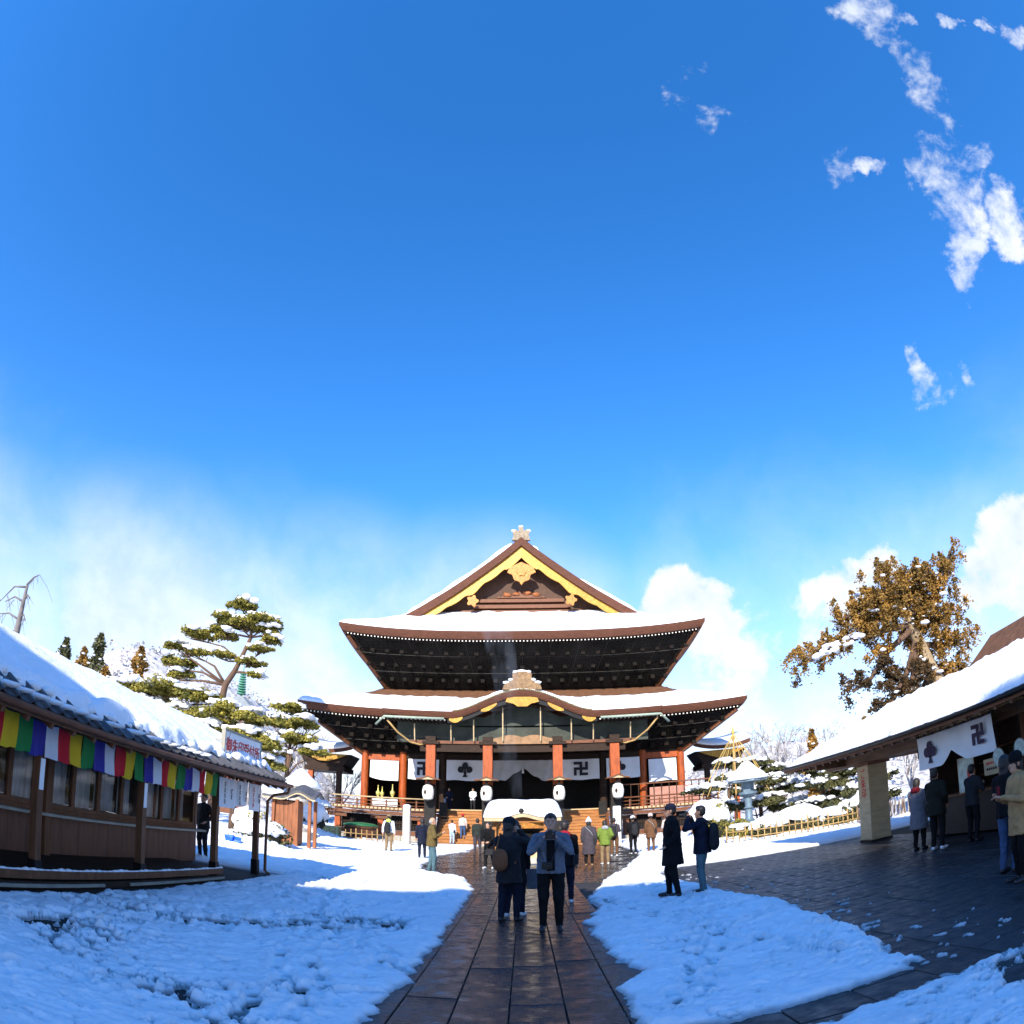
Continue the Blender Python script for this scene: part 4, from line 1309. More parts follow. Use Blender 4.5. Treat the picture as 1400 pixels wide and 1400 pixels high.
# snow on the slope facing the court: ragged lower lip, rolled lumps
rws = []
NY, NU = 150, 34
for i in range(NY):
    y = OY0 + (OY1 + .05 - OY0) * i / (NY - 1)
    edge = .30 + .20 * float(fbm(y * 1.3, 3.0, 3)) + .10 * math.sin(y * 2 * math.pi / .55) * .5
    if y > 10.6:
        edge += .12
    e2 = .0 + .35 * float(sstep(np.array(y), OY1 - 1.2, OY1)) ** 2
    r = []
    for j in range(NU):
        u = j / (NU - 1)
        d = edge + (2.62 - edge) * u                       # distance up the slope from the eave (horizontal)
        x = EX - d
        base = EZ + (d * slope if x > RX else (2 * (EX - RX) - d) * slope) + .05
        if x > RX - .0 and abs(x - RX) < .25:
            base -= .0
        th = (.19 * (1 - math.exp(-u * 9)) + .10 * math.exp(-((u - .06) / .05) ** 2) * (1 + 1.5 * float(fbm(y * 2.4, 7, 2)))) * (1 + .25 * float(fbm(x * 1.5, y * 1.5, 3)))
        endf = float(sstep(np.array(OY1 - y), -.05, .35))
        r.append((x, y, base + th * (.25 + .75 * endf) - (.03 if j == 0 else 0)))
    rws.append(r)
MB().strip(rws).build('roof_snow', M_SNOW, off, smooth=True)
# blobs of slid snow above the tiles
mb = MB()
for k in range(34):
    y = 4.0 + k * .30 + rng.uniform(-.1, .1)
    d = .40 + rng.uniform(-.05, .12)
    s = rng.uniform(.07, .15) * (1.15 if y > 10 else .8)
    mb.blob((EX - d, y, EZ + d * slope + .07 + s * .3), (s, s * 1.1, s * .75), k, .35, 2)
mb.build('slid_snow', M_SNOW, off, smooth=True, kind='stuff')
mb = MB()
for k in range(38):
    y = OY0 + .3 + .275 * k
    if y > 10.4 or rng.random() < .15:
        continue
    mb.blob((EX - .14, y - .13, EZ + .16 * slope + .08), (.30, .06, .045), k, .4, 1)
mb.build('tile_snow', M_SNOW, off, smooth=True, kind='stuff')

# five coloured hanging banner: each stripe its own piece
ban = thing('striped_banner', (-5.77, 8.0, 1.7), 'long banner of yellow, green, blue, white and red stripes under the office eave', 'banner')
colr = [('yellow', (.62, .42, .012)), ('green', (.012, .19, .045)), ('blue', (.035, .03, .26)), ('white', (.62, .64, .68)), ('red', (.50, .008, .022))]
bm_ = [mat('banner_' + n, c, .85, .08, 3, .2, 30, stretch=(1, 1, .3)) for n, c in colr]
ci = 1
y = 11.86
pw = .2785
seq = 0
while y > 3.3:
    ph = rng.uniform(0, 6)
    x0 = -5.765
    r_ = [[(x0 + (.010 + .022 * j / 4) * math.sin(ph + 1.7 * q + .5 * j), y - pw * q / 4 + .002, 2.13 - .012 * math.sin(math.pi * q / 4) + (1.70 - 2.13) * j / 4 + .014 * math.sin(ph + q) * j / 4) for q in range(5)] for j in range(5)]
    MB().sheet(r_, .006, d=(-1, 0, 0)).build('stripe', bm_[ci], ban, smooth=True, auto=True)
    y -= pw; ci = (ci - 1) % 5
MB().tube([(-5.77, 3.2, 2.138), (-5.77, 14.1, 2.138)], .008, 5).build('banner_cord', M_INK, ban)

# white split curtain with vertical brush writing beside the banner
nor = thing('shop_curtain', (-5.77, 13.0, 1.45), 'white split shop curtain with brushed vertical writing at the end of the office', 'curtain')
panels = [(11.9, 12.62), (12.64, 13.36), (13.38, 14.1)]
for k, (a, c) in enumerate(panels):
    r_ = [[(-5.76 + .03 * math.sin(q * 1.9 + k), a + (c - a) * q / 8 + (.05 * j / 5 if k == 0 else -.05 * j / 5 if k == 1 else 0), 2.08 - (.60 if k != 1 else .57) * j / 5 + (.08 * (q / 8) * j / 5 if k == 1 else 0)) for q in range(9)] for j in range(6)]
    MB().sheet(r_, .006, d=(-1, 0, 0)).build('cloth_panel', M_CLOTH, nor, smooth=True, auto=True)
    for q in range(4):
        yq = a + .08 + q * (c - a - .16) / 3
        MB().b(-5.78, -5.74, yq - .02, yq + .02, 2.08, 2.16).build('loop', M_RED if k != 1 else M_INK, nor)
    for col_i, yq in enumerate((a + .2, c - .2)):
        mm = M_RED if (k == 2 and col_i == 0) else M_INK
        g = MB()
        for s in range(4 if col_i == 0 else 2):
            z = 1.98 - s * .115 - .12 * col_i
            for t in range(3):
                zz = z - .03 * t + rng.uniform(-.006, .006); w_ = rng.uniform(.025, .05)
                g.bar((-5.716, yq - w_, zz), (-5.716, yq + w_, zz + rng.uniform(-.02, .02)), .006, .013, upv=(1, 0, 0))
            g.bar((-5.716, yq + rng.uniform(-.02, .02), z + .02), (-5.716, yq + rng.uniform(-.03, .03), z - .08), .006, .013, upv=(1, 0, 0))
        g.build('brush_writing', mm, nor)

# sign on the roof
sg = thing('roof_sign', (-5.85, 13.15, 2.4), 'white sign board with red Japanese characters standing on the office eave', 'sign')
MB().cb(-5.90, -5.84, 12.2, 14.1, 2.44, 3.05, .01).build('board', M_WHITE, sg)
fr = MB().b(-5.91, -5.825, 12.16, 12.2, 2.40, 3.09).b(-5.91, -5.825, 14.1, 14.14, 2.40, 3.09).b(-5.91, -5.825, 12.2, 14.1, 3.05, 3.09).b(-5.91, -5.825, 12.2, 14.1, 2.40, 2.44)
fr.build('frame', M_LEDGE, sg)
for y in (12.55, 13.7):
    MB().bar((-5.87, y, 2.40), (-5.62, y, 2.36), .05).build('bracket', M_BLACK, sg)
    MB().bar((-5.9, y, 2.9), (-6.5, y - .1, 2.85), .03).build('stay', M_LEDGE, sg)
me = text_mesh('御朱印受付所', .30)
me.materials.clear(); me.materials.append(M_RED)
o = inst(me, 'lettering', sg, (-5.836, 13.15, 2.76), (RAD(90), 0, RAD(90)))

# ================================================================ RIGHT: THE AMULET OFFICE
ro = thing('amulet_office', (10.6, 12.0, 0), 'long low amulet office with snow on its wide eaves and a tan corner pillar', 'building')
ex, ez, rx, rz_, ry0, ry1 = 8.35, 2.66, 11.3, 3.95, 2.5, 20.6
sl2 = (rz_ - ez) / (rx - ex)
M_SOFF = mat('soffit_board', (.16, .085, .045), .6, .3, 2.5, .15, 12, stretch=(4, .5, 4))
hip = 2.2
Rf = [[(ex, ry0, ez), (rx, ry0, rz_), (2 * rx - ex, ry0, ez)], [(ex, ry1 - hip, ez), (rx, ry1 - hip, rz_), (2 * rx - ex, ry1 - hip, ez)], [(ex, ry1, ez), (rx, ry1 - .05, ez + .02), (2 * rx - ex, ry1, ez)]]
MB().sheet(Rf, .08).build('roof_deck', M_SOFF, ro)
MB().b(ex - .03, ex + .03, ry0, ry1 + .02, ez - .12, ez + .05).build('fascia', M_BROWN, ro)
MB().b(ex - .03, 2 * rx - ex, ry1 - .02, ry1 + .03, ez - .12, ez + .05).build('fascia', M_BROWN, ro)
MB().tube([(ex - .09, ry0, ez - .02), (ex - .09, ry1, ez + .0)], .05, 8).build('gutter', M_BRONZE, ro, smooth=True)
y = ry0 + .2
rm2 = mesh_of(MB().bar((0, 0, 0), (1.5, 0, 1.5 * sl2), .07, .09), 'rafter', M_SOFF)
while y < ry1 - 1.2:
    inst(rm2, 'rafter', ro, (ex + .02, y, ez - .14)); y += .5
# snow on the roof
rws = []
for i in range(300):
    y = ry0 + (ry1 + .0 - ry0) * i / 299
    r = []
    top_d = min(rx - ex, (ry1 - y) * (rx - ex) / hip)
    for j in range(40):
        u = j / 39
        d = max(.03, .05 + .06 * float(fbm(y * 1.7, 11, 3))) + (rx - ex + .3) * u
        x = ex + d
        dd = d if x < rx else 2 * (rx - ex) - d
        base = ez + min(dd, (ry1 - y) * (rx - ex) / hip) * sl2 + .05
        th = .14 * (1 - math.exp(-u * 10)) * (1 + .8 * float(fbm(x * 2.2, y * 2.2, 5, .65))) + .05 * math.exp(-((u - .05) / .05) ** 2) * (1 + float(fbm(y * 4, 5, 2)))
        th *= float(sstep(np.array(ry1 - y), -.02, .4))
        r.append((x, y, base + th - (.03 if j == 0 else 0)))
    rws.append(r)
MB().strip(rws).build('roof_snow', M_SNOW, ro, smooth=True)
# corner pillar with boards and red characters
M_PIL = mat('pillar_board', (.40, .30, .165), .55, .18, 2.5, .12, 10, stretch=(1, 1, 5))
pil = MB().b(9.57, 10.19, 17.11, 17.77, .06, 2.26).build('corner_pillar', M_TAN, ro)
for k in range(11):
    MB().cb(9.565, 10.195, 17.085, 17.108, .08 + k * .198, .08 + (k + 1) * .198 - .006, .003).build('pillar_board', M_PIL, pil)
MB().cb(9.54, 9.566, 17.1, 17.78, .08, 2.26, .004).build('pillar_face', M_TAN, pil)
MB().b(9.52, 10.24, 17.06, 17.82, 0, .06).build('pillar_base', M_BLACK, pil)
MB().b(9.5, 10.26, 17.0, 17.86, 2.26, 2.34).build('pillar_cap', M_BROWN, pil)
me = text_mesh('ご朱印', .30, .003, True)
me.materials.clear(); me.materials.append(M_RED)
inst(me, 'lettering', pil, (9.535, 17.44, 1.72), (RAD(90), 0, RAD(-90)))
MB().b(9.6, 10.1, ry0, 20.0, 2.345, 2.62).build('eave_beam', M_SOFF, ro)
MB().b(ex + .25, 13.8, 18.6, 18.8, 2.4, 2.62).build('end_beam', M_SOFF, ro)
MB().tube([(9.75, 14.6, 2.05), (9.75, 14.6, 2.34)], .05, 8).build('beam_bracket', M_BLACK, ro)
# stall under the eave: counter, back wall, shelves
MB().b(9.7, 10.3, 3.0, 14.0, .05, .95).build('counter', mat('counter_front', (.014, .010, .009), .6, .3, 3, .1, 10), ro)
MB().b(9.62, 10.4, 3.0, 14.05, .951, 1.0).build('counter_top', M_POSTW, ro)
MB().b(11.6, 11.75, 3.0, 14.2, 0, 2.9).build('back_wall', M_DARKWOOD, ro)
MB().b(9.75, 11.6, 14.06, 14.2, 0, 2.6).build('end_wall', M_DARKWOOD, ro)
for z in (1.25, 1.55, 1.85):
    MB().b(11.2, 11.58, 3.2, 13.9, z, z + .03).build('shelf', M_POSTW, ro)
MB().b(9.72, 9.85, 10.35, 10.48, 1.0, 2.34).build('stall_post', M_POSTW, ro)
MB().b(9.72, 9.85, 7.2, 7.33, 1.0, 2.34).build('stall_post', M_POSTW, ro)
# curtain with crest and manji
rb = thing('eave_curtain', (9.0, 12.05, 1.75), 'white curtain with a hollyhock crest and a manji under the amulet office eave', 'curtain')
na, nb_ = 10.55, 13.55


def rbz(y, j):
    u = (y - na) / (nb_ - na)
    notch = .30 * max(0, 1 - abs(u - .52) / .16)
    return 2.50 + (1.74 + notch - 2.50) * j / 6


MB().sheet([[(9.0 + .03 * math.sin(y * 7 + j * .4), y, rbz(y, j)) for y in lin(na, nb_, 36)] for j in range(7)], .008, d=(1, 0, 0)).build('cloth', M_CLOTH, rb, smooth=True, auto=True)
for k in range(10):
    y = na + .06 + k * (nb_ - na - .12) / 9
    MB().b(8.99, 9.01, y - .05, y + .05, 2.5, 2.58).build('loop', M_INK, rb)
MB().tube([(9.0, 9.6, 2.58), (9.0, 13.8, 2.58)], .018, 6).build('curtain_rod', M_BAMBOO, rb)
MB().bar((9.0, 9.7, 2.58), (9.7, 9.7, 2.58), .03).build('rod_arm', M_BAMBOO, rb)
MB().bar((9.0, 13.7, 2.58), (9.7, 13.7, 2.58), .03).build('rod_arm', M_BAMBOO, rb)
M_NAVY = mat('navy_ink', (.03, .015, .05), .7, .1, 5, 0)
emblem('crest', -12.95, 2.12, .52, lambda a, z, d: (8.955 - d, -a, z), rb, M_NAVY)
emblem('manji', -11.05, 2.18, .42, lambda a, z, d: (8.955 - d, -a, z), rb, M_NAVY)
# fans, notices and poster of the stall
M_FAN = mat('fan_paper', (.42, .48, .40), .6, .35, 14, .1, 20)
for k, (y, z, x) in enumerate(((10.42, 1.60, 8.95), (9.72, 1.66, 8.95))):
    t = thing('round_fan', (x, y, z), ['round pale green fan hung beside the eave curtain', 'round pale green fan hung behind the tan coat woman'][k], 'fan', 'round fans at the amulet office')
    MB().prism([(.17 * math.cos(a), .17 * math.sin(a)) for a in [2 * math.pi * i / 28 for i in range(28)]], lambda a, c: (x, y + a, z + c), lambda a, c: (x - .012, y + a, z + c)).build('fan_disc', M_FAN, t)
    ring = [(x - .006, y + .175 * math.cos(a), z + .175 * math.sin(a)) for a in [2 * math.pi * i / 28 for i in range(29)]]
    MB().tube(ring, .012, 6).build('rim', M_LEDGE, t, smooth=True)
    MB().bar((x - .006, y, z - .17), (x - .006, y, z - .36), .02).build('handle', M_BAMBOO, t)
    MB().tube([(x - .006, y, z + .18), (9.0, y, 2.5)], .004, 4).build('string', M_INK, t)
t = thing('notice_board', (9.2, 11.0, 1.3), 'small tan notice board hung below the eave curtain', 'sign')
MB().cb(9.19, 9.21, 10.72, 11.24, 1.28, 1.62, .004).build('board', M_TAN, t)
for q in range(2):
    me = MB()
    for s in range(5):
        me.b(9.183, 9.189, 10.8 + s * .075, 10.85 + s * .075, 1.50 - .12 * q, 1.55 - .12 * q)
    me.build('printed_line', M_RED if q == 0 else M_INK, t, kind='stuff')
MB().tube([(9.2, 10.98, 1.62), (9.2, 10.98, 2.34)], .006, 4).build('cord', M_INK, t)
t = thing('wall_poster', (9.5, 12.1, 1.0), 'pale green poster hanging beside the stall opening', 'poster')
MB().b(9.45, 9.455, 11.95, 12.55, 1.02, 1.78).build('sheet', mat('poster_paper', (.5, .56, .46), .6, .3, 5, 0), t)
MB().b(9.445, 9.449, 12.1, 12.2, 1.3, 1.5).build('printed_mark', M_RED, t)
MB().b(9.456, 9.47, 11.93, 12.57, 1.0, 1.8).build('backing', M_TAN, t)
MB().tube([(9.46, 12.25, 1.8), (9.62, 12.25, 2.35)], .006, 4).build('cord', M_INK, t)
t = thing('white_bucket', (8.75, 9.6, 0), 'white plastic base block on the paving beside the tote bag', 'block')
MB().lathe([(.22, 0), (.22, .04), (.09, .14), (.07, .30), (.03, .32)], (8.75, 9.6, 0), 18).build('block', M_WHITE, t, smooth=True, auto=True)
MB().tube([(8.75, 9.6, .3), (8.75, 9.6, 1.35)], .02, 8).build('pole', M_WHITE, t, smooth=True)

# brown gabled roof rising behind the amulet office
bh = thing('rear_hall', (20.5, 20.0, 0), 'brown gabled hall rising behind the amulet office roof', 'building')
MB().b(16.4, 24.6, 19.0, 23.0, 0, 4.4).build('body', M_DARKWOOD, bh)
prf = [(16.2, 4.2), (17.3, 4.8), (18.9, 5.7), (20.8, 7.1), (22.7, 5.7), (24.3, 4.8), (25.6, 4.2)]
MB().sheet([[(x, 18.5, z) for x, z in prf], [(x, 23.5, z) for x, z in prf]], .2).build('roof', M_ROOFB, bh)
MB().prism([(x, z - .2) for x, z in prf], lambda x, z: (x, 19.0, z), lambda x, z: (x, 19.2, z)).build('gable', M_BROWN, bh)
MB().sheet([[(x, 18.46, z + .03) for x, z in prf], [(x, 18.46, z - .42) for x, z in prf]], .09, d=(0, 1, 0)).build('bargeboard', M_BARK, bh)
# ================================================================ TREES AND PLANTS
def tufts(pts, size, flat, rs, nblade=3):
    """small two-triangle needle sprays round the given points; returns arrays"""
    n = len(pts)
    pts = np.repeat(np.asarray(pts), nblade, 0); N = len(pts)
    d = rs.normal(size=(N, 3)); d[:, 2] = d[:, 2] * flat + .25; d /= np.linalg.norm(d, axis=1)[:, None]
    e = np.cross(d, rs.normal(size=(N, 3))); e /= np.linalg.norm(e, axis=1)[:, None]
    L = size * rs.uniform(.6, 1.4, N)[:, None]; w = L * rs.uniform(.22, .42, N)[:, None]
    base = pts - d * L * .3
    V = np.stack([base - e * w * .4, base + d * L * .5 - e * w, base + d * L, base + d * L * .5 + e * w], 1).reshape(-1, 3)
    F = np.arange(N * 4).reshape(-1, 4)
    return V, F


def ell_pts(c, r, n, rs, shell=.35, top=True):
    u = rs.normal(size=(n, 3)); u /= np.linalg.norm(u, axis=1)[:, None]
    if top:
        u[:, 2] = np.where(u[:, 2] < -.2, -u[:, 2] * .4, u[:, 2])
    rad = (1 - shell * rs.uniform(0, 1, n) ** 1.5)[:, None]
    p = u * rad
    p = p * (1 + .55 * fbm(u[:, 0] * 1.7 + c[0], u[:, 1] * 1.7 + c[1] + u[:, 2], 3))[:, None]
    return p * np.array(r) + np.array(c)


def pine(name, label, base, trunk, pads, seed, msnow=.5, leaf=M_NEEDLE, dens=560, size=.15, group=None, cat='tree', trunk_r=.22, tm=M_TRUNK, ss=1.0):
    """trunk: list of points; pads: (centre, radii) clouds of needles, each reached by a limb from the trunk"""
    rs = np.random.RandomState(seed)
    t = thing(name, base, label, cat, group)
    tk = [Vector(p) for p in trunk]
    rr = [trunk_r * (1 - .72 * i / (len(tk) - 1)) for i in range(len(tk))]
    MB().tube(tk, rr, 9).build('trunk', tm, t, smooth=True)
    V = []; F = []; nv = 0; sn = MB(); ns = 0
    for k, (c, r) in enumerate(pads):
        cv = Vector(c)
        j = min(range(len(tk)), key=lambda i: (tk[i] - cv).length + (0 if tk[i].z < cv.z + .2 else 3))
        a = tk[j]
        m_ = (a + cv) / 2 + Vector((rs.uniform(-.3, .3), rs.uniform(-.2, .2), rs.uniform(-.25, .25)))
        e = cv - Vector((0, 0, r[2] * .5))
        lim = MB().tube([a, m_, e], [rr[j] * .55, rr[j] * .38, .035], 6)
        for q in range(4):
            an = rs.uniform(0, 6.28)
            lim.tube([m_.lerp(e, .5), e + Vector((math.cos(an) * r[0] * .7, math.sin(an) * r[1] * .7, r[2] * .2))], [.04, .015], 4)
        lim.build('limb', tm, t, smooth=True)
        n = int(dens * (r[0] * r[1] + r[0] * r[2]) )
        subs = int(4 + 3 * r[0])
        for q in range(subs):
            an = rs.uniform(0, 6.28); rad = math.sqrt(rs.uniform(0, 1)) * .78
            sc_ = rs.uniform(.30, .52)
            cc = (c[0] + math.cos(an) * r[0] * rad, c[1] + math.sin(an) * r[1] * rad, c[2] + r[2] * rs.uniform(-.35, .35) * (1 - rad * .5))
            p = ell_pts(cc, (r[0] * sc_, r[1] * sc_, r[2] * rs.uniform(.45, .75)), max(int(n * 1.15 / subs), 30), rs)
            v, f = tufts(p, size, .8, rs)
            V.append(v); F.append(f + nv); nv += len(v)
        for q in range(int(13 * msnow * (1 + r[0]) / ss)):
            an = rs.uniform(0, 6.28); rad = rs.uniform(0, .85)
            sx, sy = c[0] + math.cos(an) * r[0] * rad, c[1] + math.sin(an) * r[1] * rad - .1
            sz = c[2] + r[2] * math.sqrt(max(0, 1 - rad * rad)) * .9 + rs.uniform(-.1, .08)
            s = rs.uniform(.06, .20) * (1 + .25 * r[0]) * ss
            sn.blob((sx, sy, sz), (s * rs.uniform(1, 1.9), s * rs.uniform(1, 1.5), s * rs.uniform(.45, .9)), seed * 31 + ns, .7, 1); ns += 1
    arr_mesh('crown', np.concatenate(V), np.concatenate(F), leaf, t)
    if ns:
        sn.build('lying_snow', M_SNOW, t, smooth=True, kind='stuff')
    return t


# tall garden pine behind the office
pine('pine_tree', 'tall crooked pine with flat needle clouds rising above the office roof', (-18.6, 38, 0),
     [(-18.9, 38, 0), (-18.7, 38, 4), (-18.75, 38, 7.6), (-18.55, 38, 9.0), (-18.0, 38, 9.9), (-17.7, 38, 10.6), (-17.1, 38, 12.2), (-17.3, 38, 13.8)],
     [((-17.6, 38, 14.2), (1.3, 1.2, .55)), ((-18.5, 37.7, 13.2), (1.3, 1.1, .5)), ((-16.3, 38, 13.2), (1.3, 1.2, .6)), ((-17.6, 38, 12.9), (1.5, 1.3, .55)), ((-19.6, 38, 12.6), (1.0, .9, .4)),
      ((-21.0, 38, 12.1), (1.3, 1.1, .5)), ((-18.9, 38, 12.2), (1.0, .9, .45)), ((-15.6, 38, 12.0), (.9, .9, .5)), ((-15.9, 38, 12.6), (1.1, 1, .5)), ((-22.2, 38, 11.2), (1.3, 1.1, .45)), ((-20.9, 38, 10.9), (1.1, 1, .4)),
      ((-22.3, 38, 10.1), (1.3, 1.1, .7)), ((-19.2, 38, 10.9), (1.1, 1, .4)), ((-22.0, 38, 9.3), (1.2, 1, .6)), ((-16.9, 38, 10.5), (1.0, .9, .35)), ((-16.2, 38, 9.7), (.7, .7, .35)), ((-16.4, 38, 11.4), (1.0, .9, .3))], 3, .55, trunk_r=.3)
# the low spreading pines below it
lowp = [('broad garden pine with olive needles just over the office roof', (-20.5, 33, 0), [(-20.5, 33, 0), (-20.2, 33, 4), (-20.0, 33, 6.6)],
         [((-22.0, 33, 7.2), (1.8, 1.3, .6)), ((-19.9, 33, 7.4), (1.8, 1.3, .6)), ((-18.0, 33, 7.1), (1.5, 1.3, .7)), ((-21.2, 33, 6.3), (1.7, 1.3, .6)), ((-18.6, 33, 6.0), (1.9, 1.3, .7)), ((-16.6, 33, 5.8), (1.4, 1.2, .8)), ((-18.0, 33, 4.8), (1.7, 1.3, .8))]),
        ('dense dark pine with snow patches standing behind the roof sign', (-14.0, 31, 0), [(-14.2, 31, 0), (-14.1, 31, 3), (-14.0, 31, 5.4)],
         [((-15.0, 31, 6.2), (1.6, 1.2, .6)), ((-13.2, 31, 5.9), (1.5, 1.2, .6)), ((-15.6, 31, 5.0), (1.6, 1.2, .7)), ((-13.6, 31, 4.9), (1.7, 1.2, .7)), ((-12.3, 31, 4.6), (1.1, 1.1, .7)), ((-14.6, 31, 3.9), (1.6, 1.2, .7)), ((-12.8, 31, 3.7), (1.3, 1.1, .6))]),
        ('snow speckled pine with reddish boughs between the roof sign and the hall', (-13.2, 36, 0), [(-13.4, 36, 0), (-13.2, 36, 3.5), (-13.0, 36, 7)],
         [((-13.2, 36, 7.4), (1.0, 1, .5)), ((-12.1, 36, 6.6), (1.2, 1.1, .55)), ((-13.9, 36, 6.5), (1.2, 1.1, .55)), ((-12.9, 36, 5.6), (1.5, 1.2, .6)), ((-11.7, 36, 5.0), (1.0, 1, .5)), ((-13.8, 36, 4.6), (1.3, 1.1, .6))])]
for k, (lab, b_, tk, pd) in enumerate(lowp):
    pine('garden_pine', lab, b_, tk, pd, 20 + k, .75, trunk_r=.2, group='garden pines behind the office')
# pines and bushes in the right garden
rp = [('low snow laden pine beside the bronze lantern', (12.9, 33, 0), [(12.9, 33, 0), (13.0, 33, 1.6), (13.2, 33, 2.6)], [((12.6, 33, 2.7), (1.1, 1, .5)), ((13.7, 33, 2.3), (1.1, 1, .45)), ((12.4, 33, 1.7), (1.2, 1, .5)), ((13.6, 33, 1.3), (1.2, 1, .5))]),
      ('wide dark pine with snow streaks between the lantern and the tan pillar', (14.6, 31, 0), [(14.6, 31, 0), (14.5, 31, 1.6), (14.7, 31, 2.8)], [((14.0, 31, 3.0), (1.2, 1, .5)), ((15.2, 31, 2.6), (1.3, 1, .5)), ((14.3, 31, 2.1), (1.5, 1.1, .5)), ((15.6, 31, 1.6), (1.3, 1, .5)), ((14.2, 31, 1.1), (1.5, 1.1, .5))]),
      ('snowy pine right behind the tan corner pillar', (16.8, 30, 0), [(16.8, 30, 0), (16.6, 30, 1.5), (16.7, 30, 2.5)], [((16.4, 30, 2.5), (1.1, 1, .5)), ((17.4, 30, 2.0), (1.2, 1, .5)), ((16.2, 30, 1.4), (1.2, 1, .5)), ((17.4, 30, 1.0), (1.2, 1, .5))])]
for k, (lab, b_, tk, pd) in enumerate(rp):
    pine('garden_pine', lab, b_, tk, pd, 40 + k, 1.5, leaf=M_DKLEAF, trunk_r=.14, size=.14, dens=700, ss=.62, group='pines of the right garden')
for k, (lab, b_, tk, pd) in enumerate([('dark snowy pine behind the low pine and the bronze lantern', (13.4, 37, 0), [(13.4, 37, 0), (13.3, 37, 2), (13.4, 37, 4)], [((12.8, 37, 4.0), (1.3, 1, .5)), ((14.3, 37, 3.5), (1.4, 1, .5)), ((13.0, 37, 2.8), (1.6, 1, .5)), ((14.6, 37, 2.3), (1.4, 1, .5)), ((13.0, 37, 1.6), (1.6, 1, .5))]),
                                       ('dark snowy pine behind the wide dark pine', (17.4, 36, 0), [(17.4, 36, 0), (17.3, 36, 2), (17.4, 36, 3.6)], [((16.8, 36, 3.6), (1.4, 1, .5)), ((18.3, 36, 3.2), (1.4, 1, .5)), ((17.0, 36, 2.5), (1.7, 1, .5)), ((18.5, 36, 1.9), (1.4, 1, .5))])]):
    pine('garden_pine', lab, b_, tk, pd, 45 + k, 1.5, leaf=M_DKLEAF, trunk_r=.16, size=.15, dens=600, ss=.62, group='pines of the right garden')
pine('cloud_pine', 'snow covered layered pine tied under the rope cone beside the hall', (10.4, 34, 0), [(10.4, 34, 0), (10.5, 34, 2), (10.6, 34, 4.2)],
     [((9.3, 34, 2.7), (1.3, 1, .35)), ((10.9, 34, 3.2), (1.1, 1, .35)), ((10.4, 34, 4.0), (.8, .8, .3)), ((11.6, 34, 2.4), (1.1, 1, .35)), ((10.0, 34, 1.7), (1.2, 1, .4))], 50, 2.2, leaf=M_DKLEAF, trunk_r=.12, size=.13, ss=.7)


def capped_bush(label, c, r, leaf, seed, cap=.5):
    rs = np.random.RandomState(seed)
    t = thing('clipped_bush', (c[0], c[1], 0), label, 'bush', 'snow capped bushes of the garden')
    p = ell_pts(c, r, int(900 * r[0] * r[0] + 250), rs, .25, False)
    p = p[p[:, 2] > .02]
    v, f = tufts(p, .13, 1, rs, 3)
    arr_mesh('foliage', v, f, leaf, t)
    MB().blob(c, (r[0] * .86, r[1] * .86, r[2] * .86), seed, .15, 2).build('inner_growth', mat('shrub_core', (.02, .02, .01), .9, .3, 4, 0), t, smooth=True)
    if cap:
        cpm = MB().blob((c[0], c[1] - .05, c[2] + r[2] * .5), (r[0] * .92, r[1] * .92, r[2] * cap), seed + 5, .55, 3, flat=.5)
        for q in range(14):
            an = rs.uniform(0, 6.28); ra = rs.uniform(.5, .95)
            cpm.blob((c[0] + math.cos(an) * r[0] * ra, c[1] + math.sin(an) * r[1] * ra - .05, c[2] + r[2] * (.85 - .55 * ra) + rs.uniform(-.1, .1)), (r[0] * rs.uniform(.15, .34), r[1] * .25, r[2] * cap * rs.uniform(.3, .6)), seed * 17 + q, .6, 2)
        cpm.build('snow_cap', M_SNOW, t, smooth=True)
    return t


capped_bush('round clipped green bush wearing a thick snow cap beside the backpack photographer', (8.5, 30, .95), (.72, .7, .85), M_NEEDLE, 61, .55)
capped_bush('yellow green low bush at the foot of the bronze lantern', (9.9, 30.4, .5), (.7, .6, .45), M_NEEDLE, 62, .35)
capped_bush('snow covered shrub between fence and bronze lantern', (11.2, 29.6, .45), (.8, .7, .5), M_DKLEAF, 63, .7)
capped_bush('white snow mounded shrub behind the bamboo fence', (12.6, 29.9, .5), (1.1, .8, .6), M_DKLEAF, 64, .8)
capped_bush('snowy shrub below the dark pine', (14.4, 29.6, .4), (1.0, .7, .5), M_DKLEAF, 65, .7)
capped_bush('bush in deep snow on the rail side of the rope cone', (9.0, 32.6, 1.0), (1.0, .9, 1.2), M_DKLEAF, 66, .55)
capped_bush('snow heaped bush between the bronze lantern and the bamboo fence', (10.6, 29.3, .45), (.6, .5, .45), M_DKLEAF, 71, .8)
capped_bush('broad snow heaped bush at the brushwood end of the bamboo fence', (15.9, 29.9, .6), (1.1, .8, .7), M_DKLEAF, 72, .75)
capped_bush('snowy shrub under the shop curtain, seen past the office end', (-9.2, 22.8, .5), (.9, .7, .5), M_DKLEAF, 67, .7)
capped_bush('ball of snow on a green shrub beside the wooden shrine', (-10.8, 25.8, .7), (.8, .7, .7), M_NEEDLE, 68, .7)
capped_bush('heavily snowed shrub between stone lantern and veranda', (-12.6, 38.5, 1.0), (1.1, .9, .9), M_DKLEAF, 69, .8)

